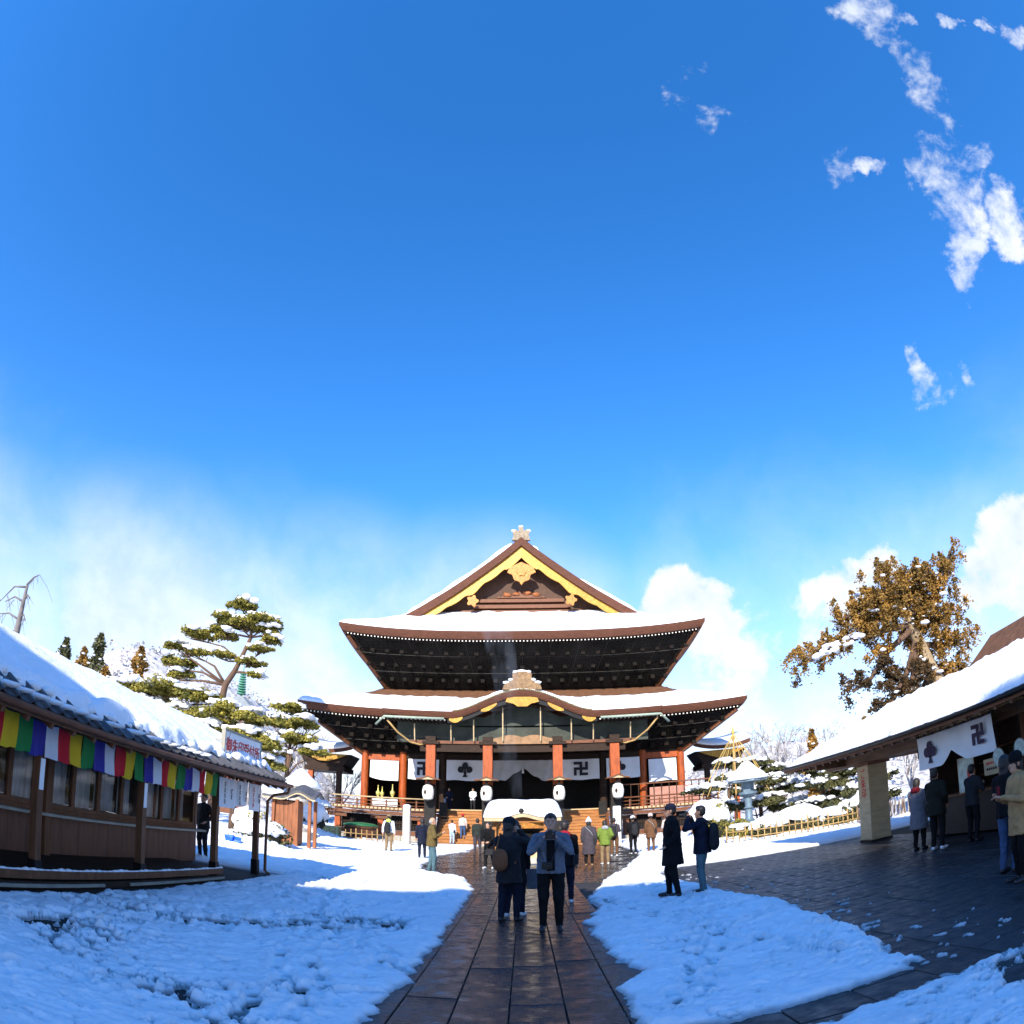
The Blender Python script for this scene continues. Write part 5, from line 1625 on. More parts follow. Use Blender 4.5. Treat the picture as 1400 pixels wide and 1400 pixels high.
# old cedar on the right: leaning bare trunk, rusty upright sprays
rs = np.random.RandomState(77)
ced = thing('old_cedar', (23.4, 30, 0), 'big old cedar with leaning pale trunk and rusty orange foliage above the amulet office', 'tree')
tk = [(23.6, 30, 0), (22.9, 30, 3.5), (22.0, 30, 6.0), (21.2, 30, 8.2), (20.7, 30, 9.8), (20.6, 30, 11.4)]
MB().tube(tk, [.66, .56, .46, .38, .30, .14], 12).build('trunk', M_TRUNKL, ced, smooth=True)
br = [((20.7, 9.8), (17.6, 9.6), (15.2, 8.9), (13.9, 8.5)), ((20.8, 9.6), (19.0, 8.6), (17.6, 7.2), (16.4, 6.6)), ((20.9, 9.0), (19.8, 7.2), (18.6, 5.9), (17.6, 5.2)), ((20.7, 10.2), (19.2, 11.2), (18.6, 12.2)), ((20.6, 10.6), (21.2, 12.0), (21.8, 12.5)), ((20.7, 10.2), (22.4, 11.2), (23.5, 12.8)),
      ((20.9, 9.6), (22.8, 10.0), (24.0, 9.8)), ((21.2, 8.6), (23.2, 8.4), (24.2, 8.3)), ((21.5, 7.4), (23.0, 6.8), (24.0, 6.2)), ((20.6, 10.4), (17.8, 11.0), (16.6, 10.6)), ((21.0, 9.0), (19.6, 6.4), (19.2, 5.0)), ((21.6, 7.2), (20.4, 5.8), (20.0, 4.8))]
lim = MB()
P_o, P_d, cl_ = [], [], []
for bnum, bpts in enumerate(br):
    dep = rs.uniform(-1.6, 1.6)
    pts = [Vector((x, 30 + dep * i / (len(bpts) - 1), z)) for i, (x, z) in enumerate(bpts)]
    lim.tube(pts, [.2 * (1 - .7 * i / (len(pts) - 1)) for i in range(len(pts))], 7)
    for a, c in zip(pts, pts[1:]):
        for q in range(int(8 * (c - a).length) + 4):
            p = a.lerp(c, rs.uniform(.15, 1.05)) + Vector(rs.normal(size=3) * np.array([.45, .6, .4]))
            up_ = .8 if p.z > 8.6 else .1
            cl_.append((p, bnum))
# crown body between limbs
for q in range(200):
    a = rs.uniform(0, 6.28); r_ = rs.uniform(.35, 1)
    cl_.append((Vector((20.6 + 3.3 * r_ * math.cos(a), 30 + 2.2 * rs.uniform(-1, 1), 10.6 + 2.0 * r_ * math.sin(a))), 0 if math.sin(a) > -.3 else 3))
Vv, Ff, nv = {0: [], 1: []}, {0: [], 1: []}, {0: 0, 1: 0}
for p, bnum in cl_:
    hole = ((p.x - 19.9) / .9) ** 2 + ((p.z - 8.9) / 1.1) ** 2
    if hole < 1:
        continue
    tx = float(np.interp(p.z, [0, 3.5, 6, 8.2, 9.8], [23.6, 22.9, 22.0, 21.2, 20.7]))
    if abs(p.x - tx) < .5 and p.y < 30.5 and p.z < 9.3:
        continue
    low = p.z < 7.9 and p.x < 21.2  # low left sprays get a darker foliage copy, painting the crown's shaded side
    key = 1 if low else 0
    n = 100
    L = rs.uniform(.35, .8)
    axis = np.array([rs.normal(0, .35), rs.normal(0, .35), 1.0 if not low else rs.uniform(-.2, .6)]); axis /= np.linalg.norm(axis)
    tpar = rs.uniform(0, 1, n)[:, None]
    pp = np.array(p[:]) + axis * L * tpar + rs.normal(size=(n, 3)) * (.16 * (1.15 - tpar))
    v, f = tufts(pp, .13, .7, rs, 2)
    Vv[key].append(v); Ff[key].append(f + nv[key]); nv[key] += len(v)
lim.build('limbs', M_TRUNK, ced, smooth=True)
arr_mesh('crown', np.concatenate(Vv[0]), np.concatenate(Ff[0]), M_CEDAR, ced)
arr_mesh('shaded_crown', np.concatenate(Vv[1]), np.concatenate(Ff[1]), mat('cedar_shaded', (.05, .042, .022), .8, .4, 1.2, 0, col2=(.14, .07, .018)), ced)
sn = MB()
for q in range(90):
    p, _ = cl_[rs.randint(len(cl_))]
    s = rs.uniform(.08, .24)
    sn.blob((p.x, p.y - .3, p.z + .15), (s * rs.uniform(.9, 1.8), s, s * rs.uniform(.35, .7)), 900 + q, .7, 1)
for q in range(22):
    x = rs.uniform(14.2, 17.5)
    sn.blob((x, 29.6 + rs.uniform(-.3, .3), 8.55 + (x - 14) * .27 + rs.uniform(-.2, .25)), (rs.uniform(.12, .32), .22, rs.uniform(.07, .17)), 970 + q, .7, 1)
sn.build('lying_snow', M_SNOW, ced, smooth=True, kind='stuff')


# conifer spires and bare trees behind
def spire(label, x, y, h, w, seed, leaf, group='conifers beyond the office'):
    rs = np.random.RandomState(seed)
    t = thing('conifer', (x, y, 0), label, 'tree', group)
    MB().tube([(x, y, 0), (x, y, h)], [.28, .03], 7).build('trunk', M_TRUNK, t, smooth=True)
    n = 2600
    zz = rs.uniform(.15, 1, n); rad = w * (1 - zz) ** .8 * (.65 + .35 * np.sin(zz * 40 + rs.uniform(0, 6))) * rs.uniform(.25, 1, n) + .08
    a = rs.uniform(0, 6.28, n)
    p = np.stack([x + rad * np.cos(a), y + rad * np.sin(a), zz * h - .25 * rad], 1)
    v, f = tufts(p, .30, .5, rs, 2)
    arr_mesh('crown', v, f, leaf, t)
    sn = MB()
    for q in range(26):
        z = rs.uniform(.4, .98); r_ = w * (1 - z) ** .8 * .8; a_ = rs.uniform(0, 6.28)
        sn.blob((x + r_ * math.cos(a_), y + r_ * math.sin(a_), z * h), (.2, .2, .1), seed * 7 + q, .4, 1)
    sn.build('lying_snow', M_SNOW, t, smooth=True, kind='stuff')


spire('slim dark conifer, tallest of those beyond the office ridge', -34.6, 45, 13.6, 5.0, 5, M_DKLEAF)
spire('rusty brown conifer hugging the slim dark one', -35.4, 44, 12.0, 5.0, 6, M_CEDAR)
spire('small pointed conifer standing before the frosted hill', -30.1, 45, 12.8, 5.0, 7, M_CEDAR)
spire('sparse thin conifer beyond the high end of the office ridge', -38.5, 45, 12.9, 4.0, 8, M_DKLEAF)
spire('bushy rusty conifer low behind the office ridge', -32.8, 44, 10.6, 5.0, 11, M_CEDAR)
spire('dark bushy conifer beside the tall pine', -27.6, 46, 11.4, 4.6, 12, M_DKLEAF)
spire('conifer with brown tips among the bare trees of the right garden', 23.8, 52, 7.4, 2.0, 9, M_CEDAR, 'conifers beyond the right garden')
spire('narrow rusty conifer behind the far end of the amulet office', 32.5, 58, 8.6, 1.7, 10, M_CEDAR, 'conifers beyond the right garden')


def bare_mesh(seed, h, spread, levels=5, thick=.16):
    rs = random.Random(seed)
    mb = MB()

    def grow(p, d, L, r, lv):
        q = p + d * L
        mid = p + d * L * .5 + Vector((rs.uniform(-1, 1), rs.uniform(-1, 1), rs.uniform(-.5, 1))) * L * .06
        mb.tube([p, mid, q], [r, r * .85, r * .68], 5 if lv < 2 else 3, cap=False)
        if lv >= levels:
            return
        for k in range(3 if lv < 4 else 4):
            ax = Vector((rs.gauss(0, 1), rs.gauss(0, 1), rs.gauss(0, .35))).normalized()
            nd = (d + ax * spread * rs.uniform(.5, 1.1) + Vector((0, 0, .12))).normalized()
            grow(p.lerp(q, rs.uniform(.55, 1)) if k else q, nd, L * rs.uniform(.58, .82), r * .62, lv + 1)
    grow(Vector((0, 0, 0)), Vector((0, 0, 1)), h * .30, thick, 0)
    return mesh_of(mb, 'bare_branches', M_TWIG)


bms = [bare_mesh(s, 9, .75) for s in (1, 2, 3)]
for m_ in bms:
    pass
bare = [(-19.0, 58, 10.5, 'frosted bare tree right beside the hall roof corner'), (-22.5, 62, 11, 'frosted bare tree behind the snow speckled pine'), (-16.5, 60, 7.5, 'small frosted tree between side porch and stone lantern'),
        (-15.8, 42, 4.8, 'low frosted tree in front of the side porch column'), (-13.9, 45.5, 4.6, 'frosted bare shrub tree at the end of the veranda'),
        (21.0, 62, 10, 'pale bare tree just behind the other side porch'), (24.5, 64, 11, 'tall pale bare tree beyond the bronze lantern'), (27.5, 66, 11, 'pale bare tree beyond the wide dark pine'), (31, 64, 10, 'pale bare tree over the far eave corner of the amulet office'), (18.3, 46, 5.0, 'bare garden tree behind the rope cone'), (16.2, 40, 5.2, 'reddish bare garden tree between lantern and dark pine'),
        (-30, 62, 13, 'frosted tree on the slope before the hill'), (-26, 60, 12, 'frosted tree beside the tall pine'), (14.5, 22.5, 4.5, 'bare tree with reddish twigs seen past the tan pillar'), (17.0, 24.0, 4.5, 'leafless tree behind the queue at the amulet office')]
for k, (x, y, h, lab) in enumerate(bare):
    t = thing('bare_tree', (x, y, -.05), lab, 'tree', 'leafless trees round the court')
    me = bms[k % 3]
    o = inst(me, 'branches', t, (x, y, -.05), (0, 0, k * 1.3), (h / 8.2,) * 3)
# dead tree at the far left
mb = MB()
mb.tube([(-25.3, 25, 0), (-25.25, 25, 5), (-25.15, 25, 8.2), (-25.1, 25, 10.4)], [.3, .25, .17, .07], 8)
for z, dx, dz, L in ((7.9, -1.5, -.9, 1), (8.5, -1.9, .2, 1), (9.5, -1.5, -.1, 1), (10.3, -1.9, -.9, 1), (10.4, .8, .6, 1), (9.6, .5, .1, .6), (8.6, .5, -.1, .6)):
    mb.tube([(-25.15, 25, z), (-25.15 + dx * .5, 25, z + dz * .3 + .25), (-25.15 + dx, 25, z + dz)], [.07, .05, .02], 5)
    for q in range(5):
        u = rng.uniform(.3, 1)
        x0, z0 = -25.15 + dx * u, z + dz * u + .1
        mb.tube([(x0, 25, z0), (x0 + rng.uniform(-.5, .5), 25 + rng.uniform(-.3, .3), z0 - rng.uniform(.3, .9))], [.018, .006], 3)
mb.tube([(-24.35, 25, 11.0), (-23.6, 25, 10.4), (-22.9, 25, 9.6)], [.02, .014, .006], 3)
t = thing('dead_tree', (-25.2, 25, 0), 'bare broken tree trunk with drooping twigs above the office ridge', 'tree')
mb.build('trunk', mat('grey_bark', (.16, .14, .13), .9, .3, 3, .3, 14), t, smooth=True)

# wooded hill in the distance, frosted
hx = np.linspace(-220, 220, 150); hy = np.linspace(110, 260, 40)
HX, HY = np.meshgrid(hx, hy)
HZ = (40 * np.exp(-((HX + 112) / 34) ** 2) + 12 * np.exp(-((HX - 80) / 55) ** 2) + 5 * fbm(HX * .03, HY * .03, 3) + 3) * sstep(HY, 108, 170) - .5
HZ += 1.6 * fbm(HX * .35, HY * .35, 3)
id_ = np.arange(HX.size).reshape(HX.shape)
hill = arr_mesh('hills', np.stack([HX.ravel(), HY.ravel(), HZ.ravel()], 1), np.stack([id_[:-1, :-1], id_[:-1, 1:], id_[1:, 1:], id_[1:, :-1]], -1).reshape(-1, 4),
                mat('frosted_wood', (.30, .25, .22), .95, .3, .5, .6, 1.2, col2=(.75, .74, .75), bdist=.5), smooth=True, kind='structure')
rs = np.random.RandomState(8)
sel = rs.randint(0, HX.size, 2400)
pts = np.stack([HX.ravel()[sel], HY.ravel()[sel], HZ.ravel()[sel] + 1.2], 1) + rs.normal(size=(2400, 3)) * [1.2, 1.2, .8]
v, f = tufts(np.repeat(pts, 6, 0) + rs.normal(size=(14400, 3)) * [.8, .8, .9], 1.1, 1, rs, 2)
arr_mesh('far_wood', v, f, MATS['frosted_wood'], label='frosted leafless wood covering the far hill', cat='wood', kind='stuff')

# ================================================================ GARDEN THINGS
# green pagoda finial far away
t = thing('pagoda', (-42, 92, 0), 'green ringed pagoda finial rising behind the tall pine', 'pagoda')
M_VERD = mat('verdigris', (.05, .22, .13), .6, .2, 4, .1, 20)
MB().tube([(-42, 92, 14), (-42, 92, 23.2)], [.16, .06], 8).build('mast', M_VERD, t, smooth=True)
for k in range(9):
    MB().lathe([(.28, 0), (.72 - .03 * k, .05), (.72 - .03 * k, .22), (.28, .27)], (-42, 92, 18.2 + k * .38), 14).build('ring', M_VERD, t)
MB().prism([(-4, -4), (4, -4), (4, 4), (-4, 4)], lambda a, c: (-42 + a, 92 + c, 15.3), lambda a, c: (-42 + a * .1, 92 + c * .1, 17.9)).build('roof', mat('pagoda_roof', (.25, .27, .27), .7, .2, 2, .1, 8), t)
MB().b(-44.5, -39.5, 89.5, 94.5, 0, 15.3).build('body', M_BROWN, t)


def lantern(name, label, x, y, z0, s, m_, snow=True):
    t = thing(name, (x, y, 0), label, 'lantern')
    if z0 > .1:
        MB().prism([(-.7 * s, -.7 * s), (.7 * s, -.7 * s), (.7 * s, .7 * s), (-.7 * s, .7 * s)], lambda a, c: (x + a, y + c, -.05), lambda a, c: (x + a * .8, y + c * .8, z0)).build('plinth', M_STONE, t)
    MB().lathe([(.42 * s, 0), (.42 * s, .12 * s), (.2 * s, .2 * s), (.15 * s, .3 * s), (.15 * s, .62 * s), (.22 * s, .68 * s), (.15 * s, .74 * s), (.15 * s, 1.1 * s), (.38 * s, 1.26 * s), (.4 * s, 1.36 * s)], (x, y, z0), 12).build('shaft', m_, t, smooth=True, auto=True)
    MB().lathe([(.27 * s, 1.36 * s), (.27 * s, 1.75 * s)], (x, y, z0), 6).build('fire_box', m_, t)
    MB().lathe([(.3 * s, 1.75 * s), (.85 * s, 1.78 * s), (.82 * s, 1.86 * s), (.4 * s, 2.12 * s), (.12 * s, 2.3 * s)], (x, y, z0), 6).build('roof', m_, t)
    MB().lathe([(.1 * s, 2.3 * s), (.16 * s, 2.4 * s), (.04 * s, 2.6 * s)], (x, y, z0), 10).build('finial', m_, t, smooth=True)
    if snow:
        MB().lathe([(.84 * s, 1.86 * s), (.88 * s, 1.93 * s), (.7 * s, 2.14 * s), (.4 * s, 2.36 * s), (.2 * s, 2.58 * s), (.02 * s, 2.66 * s)], (x, y, z0), 14).build('snow_cap', M_SNOW, t, smooth=True)
    return t


lantern('bronze_lantern', 'tall bluish bronze lantern with a broad snow covered roof in the right garden', 10.55, 31, .75, 1.18, mat('blue_bronze', (.14, .20, .24), .55, .25, 4, .2, 15, metal=.2))
lantern('stone_lantern', 'stone lantern with a pointed snow hat behind the wooden shrine', -10.95, 32, .55, 1.22, M_STONE)
lantern('stone_lantern', 'smaller stone lantern with snow at the veranda end', -12.6, 40.5, .3, .95, M_STONE)

# rope cone for the pine
t = thing('rope_cone', (10.6, 33.6, 0), 'pole with a cone of golden straw ropes holding the layered pine', 'rope support')
MB().tube([(10.7, 33.4, 0), (10.75, 33.4, 5.75)], .05, 7).build('pole', M_BAMBOO, t, smooth=True)
for k in range(16):
    a = 2 * math.pi * k / 16
    MB().tube([(10.75, 33.4, 5.6), (10.75 + 1.05 * math.cos(a), 33.4 + 1.05 * math.sin(a), 4.0), (10.75 + 1.9 * math.cos(a), 33.4 + 1.7 * math.sin(a), 2.35)], .016, 4, cap=False).build('rope', M_ROPE, t)
MB().lathe([(.03, 5.5), (.10, 5.65), (.05, 5.85), (.01, 6.0)], (10.75, 33.4, 0), 8).build('rope_knot', M_ROPE, t, smooth=True)


def bamboo_fence(label, pts, h, step, group):
    t = thing('bamboo_fence', (pts[0][0], pts[0][1], 0), label, 'fence', group)
    for (xa, ya), (xb, yb) in zip(pts, pts[1:]):
        L = math.hypot(xb - xa, yb - ya); n = max(2, int(L / step))
        for k in range(n + 1):
            u = k / n
            x, y = xa + (xb - xa) * u, ya + (yb - ya) * u
            hh = h * (1.12 if k % 4 == 0 else 1) * rng.uniform(.95, 1.05)
            MB().tube([(x, y, -.02), (x + rng.uniform(-.02, .02), y, hh)], .035 if k % 4 == 0 else .024, 6).build('picket', M_BAMBOO, t, smooth=True)
        for z in (h * .35, h * .72):
            MB().tube([(xa, ya - .05, z), (xb, yb - .05, z)], .026, 6).build('cross_rail', M_BAMBOO, t, smooth=True)
    return t


bamboo_fence('open bamboo fence along the snow bank of the right garden', [(8.6, 28.4), (12.0, 27.3), (16.5, 28.2)], .75, .27, 'low bamboo fences')
bamboo_fence('low bamboo picket fence before the veranda, beside the man in white', [(-11.8, 37.0), (-7.4, 38.2)], .8, .30, 'low bamboo fences')
# brush hedge at the pillar end
t = thing('brush_fence', (16.0, 26.2, 0), 'short rough brushwood fence beside the tan pillar', 'fence')
for k in range(60):
    x = 14.2 + k * .07
    MB().tube([(x, 26.6 + rng.uniform(-.08, .08), 0), (x + rng.uniform(-.12, .12), 26.6 + rng.uniform(-.1, .1), rng.uniform(.7, 1.0))], .03, 4).build('stick', M_TWIG if k % 3 else M_TRUNK, t)
t = thing('lattice_fence', (-9.6, 23.6, 0), 'small dark lattice fence in the snow before the wooden shrine', 'fence')
for k in range(12):
    x = -10.7 + k * .115
    MB().b(x - .014, x + .014, 23.58, 23.61, .05, .52).build('slat', M_DARKWOOD, t)
for z in (.18, .32, .46):
    MB().b(-10.75, -9.4, 23.55, 23.578, z - .015, z + .015).build('rail', M_DARKWOOD, t)

# little wooden shrine
t = thing('wooden_shrine', (-9.1, 25.2, 0), 'small reddish wooden shrine cabinet with a curved tiled roof', 'shrine')
M_RW = mat('red_wood', (.26, .085, .028), .55, .35, 3, .15, 12, stretch=(3, 3, .6))
for k in range(5):
    x = -9.55 + k * .18
    MB().b(x + .004, x + .174, 24.9, 24.94, .25, 1.95).build('front_plank', M_RW, t)
MB().b(-9.56, -8.66, 24.95, 25.6, .1, 2.0).build('cabinet', M_DARKWOOD, t)
for k in range(4):
    y = 24.95 + k * .165
    MB().b(-8.655, -8.62, y + .004, y + .16, .25, 1.95).build('side_plank', M_RW, t)
for x, y in ((-9.6, 24.87), (-8.62, 24.87), (-8.1, 24.87), (-8.1, 25.6)):
    MB().cb(x - .06, x + .06, y - .06, y + .06, 0, 2.05, .01).build('post', M_RW, t)
MB().b(-9.7, -8.0, 24.75, 25.7, 0, .09).build('base_stone', M_STONE, t)
rws = []
for k in range(15):
    x = -10.0 + 2.2 * k / 14
    u = (x + 8.5) / .7
    z = 2.12 + .04 * ((x + 9.0) / 1.1) ** 2 + (.28 * (.5 + .5 * math.cos(math.pi * min(1, abs(u)))))
    rws.append([(x, 24.6, z), (x, 25.2, z + .28), (x, 25.8, z + .05)])
MB().sheet(rws, .08).build('roof', M_TILE, t)
MB().sheet([[(p[0], p[1] - .03, p[2] - .1) for p in r[:1]] + [(r[0][0], r[0][1] + .02, r[0][2] - .09)] for r in rws], .05).build('eave_board', M_TAN, t)
MB().sheet([[(p[0], p[1], p[2] + .06) for p in (r[0], r[1])] for r in rws[:6]], .055).build('roof_snow', M_SNOW, t, smooth=True)
MB().b(-9.45, -9.25, 24.87, 24.895, .75, .95).build('red_label', M_RED, t)

# notice board with a small snowy roof
t = thing('notice_shelter', (9.8, 36.5, 0), 'little notice shelter with a snowy gable roof before the veranda', 'notice board')
for sgn in (-1, 1):
    MB().sheet([[(9.8, 36.2, 2.12), (9.8 + sgn * .95, 36.2, 1.66)], [(9.8, 36.8, 2.12), (9.8 + sgn * .95, 36.8, 1.66)]], .06).build('roof_slope', M_ORANGE, t)
    MB().sheet([[(9.8, 36.17, 2.24), (9.8 + sgn * .97, 36.17, 1.78)], [(9.8, 36.83, 2.24), (9.8 + sgn * .97, 36.83, 1.78)]], .11).build('roof_snow', M_SNOW, t, smooth=True)
    MB().cb(9.8 + sgn * .7 - .05, 9.8 + sgn * .7 + .05, 36.45, 36.55, 0, 1.72, .01).build('post', M_BROWN, t)
MB().b(9.12, 10.48, 36.48, 36.52, .7, 1.6).build('board', M_BROWN, t)
# stone posts in front of the steps
for x, lab, m_ in ((-6.62, 'square pale stone post beside the man in the white jacket', M_STONE), (5.12, 'square white post at the foot of the hall steps', M_WHITE)):
    t = thing('stone_post', (x, 38, 0), lab, 'post')
    MB().cb(x - .2, x + .2, 37.8, 38.2, .15, 2.35, .03).build('shaft', m_, t)
    MB().cb(x - .35, x + .35, 37.65, 38.35, 0, .15, .02).build('base', M_STONE, t)
    if x < 0:
        MB().blob((x, 38, 2.38), (.24, .24, .12), 4, .2, 2).build('snow_cap', M_SNOW, t, smooth=True)
# tub with a green lid and a yellow crate
t = thing('lidded_tub', (-10.0, 41, 0), 'brown wooden tub with a bright green lid before the veranda', 'tub')
MB().lathe([(.95, .1), (1.05, .95), (1.08, 1.0)], (-10.0, 41, 0), 20).build('staves', M_BROWN, t, smooth=True, auto=True)
for z in (.35, .8):
    MB().lathe([(1.0, z), (1.07, z), (1.08, z + .06), (1.0, z + .06)], (-10.0, 41, 0), 20).build('hoop', M_BRONZE, t)
MB().lathe([(1.12, 1.0), (1.12, 1.08), (.8, 1.18), (.2, 1.24)], (-10.0, 41, 0), 20).build('lid', mat('green_lid', (.02, .12, .045), .5, .15, 3, .1, 12), t, smooth=True)
tag(MB().cb(-12.3, -11.3, 40.4, 41.2, 0, .85, .05).build('straw_crate', mat('straw', (.55, .5, .22), .8, .25, 4, .3, 20)), 'yellow straw wrapped box beside the lidded tub', 'box')
# blue sheet
t = thing('blue_tarp', (-8.7, 19.4, .1), 'crumpled bright blue plastic sheet leaning in the snow', 'tarp')
MB().sheet([[(-8.98 + .13 * i + .05 * j * (i % 2), 19.2 + .06 * math.sin(i * 2 + j) - .02 * j, .08 + .12 * j + .03 * math.sin(i * 1.7)) for i in range(4)] for j in range(5)], .01, d=(0, 1, 0)).build('sheet', mat('blue_plastic', (.015, .11, .62), .4, .15, 4, .3, 12), t)
MB().tube([(-8.95, 19.3, .05), (-8.95, 19.35, .6)], .02, 6).build('stake', M_BAMBOO, t)

# ================================================================ THE INCENSE BURNER
CX, CY = -.08, 25.5
t = thing('incense_burner', (CX, CY, 0), 'large incense burner under a snow covered roof on the path before the hall', 'incense burner')
MB().cb(CX - 1.0, CX + 1.0, CY - .9, CY + .9, 0, .22, .04).build('stone_base', M_STONE, t)
MB().cb(CX - .72, CX + .72, CY - .7, CY + .7, .22, .62, .03).build('pedestal', mat('tan_stone', (.55, .42, .22), .7, .2, 4, .2, 20), t)
MB().lathe([(.25, .62), (.5, .66), (.72, .85), (.74, 1.05), (.62, 1.2), (.78, 1.27), (.8, 1.33), (.6, 1.32)], (CX, CY, 0), 24).build('bowl', M_BRONZE, t, smooth=True, auto=True)
for sx in (-1, 1):
    for sy in (-1, 1):
        MB().cb(CX + sx * 1.02 - .07, CX + sx * 1.02 + .07, CY + sy * .85 - .07, CY + sy * .85 + .07, 0, 1.95, .012).build('post', M_STEP, t)
for sy in (-1, 1):
    MB().b(CX - 1.2, CX + 1.2, CY + sy * .85 - .05, CY + sy * .85 + .05, 1.62, 1.74).build('beam', M_STEP, t)
for sx in (-1, 1):
    MB().b(CX + sx * 1.02 - .05, CX + sx * 1.02 + .05, CY - 1.0, CY + 1.0, 1.75, 1.86).build('cross_beam', M_STEP, t)
rws = []
for k in range(21):
    x = -1.36 + 2.72 * k / 20
    bz = .16 * (.5 + .5 * math.cos(math.pi * min(1, abs(x) / .75)))
    rws.append([(CX + x, CY - 1.25, 1.72 + bz), (CX + x, CY - .6, 1.98 + bz * .4), (CX + x, CY, 2.08), (CX + x, CY + .6, 1.98), (CX + x, CY + 1.25, 1.72)])
MB().sheet(rws, .07).build('roof', M_STEP, t)
MB().sheet([[(r[0][0], CY - 1.27, r[0][2] + .02), (r[0][0], CY - 1.27, r[0][2] - .10)] for r in rws], .05, d=(0, 1, 0)).build('cusped_board', M_TAN, t)
sr_ = []
for k in range(31):
    x = -1.4 + 2.8 * k / 30
    row = []
    for j in range(15):
        y = -1.25 + 2.5 * j / 14
        e = min(1.4 - abs(x), 1.25 - abs(y))
        th = .38 * (1 - math.exp(-max(e, 0) * 9)) * (1 + .12 * float(fbm(x * 2, y * 2 + 5, 3)))
        base = float(np.interp(abs(y), [0, .6, 1.25], [2.08, 1.98, 1.76])) + (.16 * (.5 + .5 * math.cos(math.pi * min(1, abs(x) / .75))) * max(0, (-y - .5) / .75) if y < -.5 else 0)
        row.append((CX + x, CY + y, base + th + .005))
    sr_.append(row)
MB().strip(sr_).build('roof_snow', M_SNOW, t, smooth=True)
MB().blob((CX - .05, CY - 1.2, 2.0), (.1, .08, .11), 3, .2, 2).build('roof_boss', M_BRONZE, t, smooth=True)
MB().b(CX - .45, CX + .75, CY - .95, CY - .90, 1.35, 1.58).build('name_board', M_GOLD2, t)

# thin incense smoke drifting up
sm = bpy.data.materials.new('smoke'); sm.use_nodes = True
nn, ll = sm.node_tree.nodes, sm.node_tree.links
nn.remove(nn['Principled BSDF'])
pv = nn.new('ShaderNodeVolumePrincipled')
pv.inputs['Color'].default_value = (.75, .82, .9, 1)
tcn = nn.new('ShaderNodeTexCoord'); nz = nn.new('ShaderNodeTexNoise')
mp = nn.new('ShaderNodeMapping'); mp.inputs['Scale'].default_value = (1, 1, .3)
ll.new(tcn.outputs['Object'], mp.inputs[0]); ll.new(mp.outputs[0], nz.inputs['Vector'])
nz.inputs['Scale'].default_value = 1.6; nz.inputs['Detail'].default_value = 4
mr = nn.new('ShaderNodeMapRange'); mr.inputs[1].default_value = .45; mr.inputs[2].default_value = .75; mr.inputs[3].default_value = .0; mr.inputs[4].default_value = .30
ll.new(nz.outputs['Fac'], mr.inputs[0]); ll.new(mr.outputs[0], pv.inputs['Density'])
ll.new(pv.outputs[0], nn['Material Output'].inputs['Volume'])
MATS['smoke'] = sm
MB().tube([(CX - .2, CY, 2.55), (CX - .35, CY, 3.6), (CX - .75, CY, 5.2), (CX - .6, CY, 7), (CX - 1.0, CY, 9.5)], [.2, .35, .45, .5, .7], 14).build('incense_smoke', sm, smooth=True, label='faint bluish smoke rising from the incense burner', cat='smoke', kind='stuff')
# ================================================================ PEOPLE
def cm(name, c, rough=.85, var=.2):
    return mat('cloth_' + name, tuple(v * (.55 if max(c) < .12 else 1) for v in c), rough, var, 9, .5, 26, bdist=.02, spec=.12)


SKIN = mat('skin', (.50, .27, .17), .55, .08, 6, .05, 40)
HAIR = mat('hair', (.018, .014, .012), .5, .3, 12, .3, 60)
BLK = cm('black', (.014, .014, .016)); NVY = cm('navy', (.02, .025, .05)); GRY = cm('grey', (.125, .14, .17)); DGR = cm('charcoal', (.04, .04, .045)); OLV = cm('olive', (.12, .085, .03))
GRN = cm('green', (.14, .20, .035)); WHT = cm('white', (.72, .74, .78)); BRN = cm('brown', (.12, .06, .03)); TAN = cm('tan', (.42, .25, .11)); DNM = cm('denim', (.05, .09, .18)); JEAN = cm('teal_jeans', (.07, .13, .15)); KHA = cm('khaki', (.22, .15, .08))
PUR = cm('purple_grey', (.10, .085, .10)); MAR = cm('maroon', (.16, .012, .02)); RED_ = cm('red', (.45, .02, .03)); PNK = cm('pale', (.55, .42, .36)); LGR = cm('light_grey', (.32, .34, .36)); LME = cm('lime', (.5, .6, .12))
SHO = mat('shoe', (.02, .02, .022), .5, .2, 8, .1, 30); WSH = mat('white_shoe', (.7, .7, .7), .5, .1, 8, .1, 30)
CAMB = mat('camera_body', (.012, .012, .013), .4, .2, 8, .1, 30); BAGB = mat('bag_blue_grey', (.30, .38, .46), .7, .1, 5, .2, 20)

_pending = []


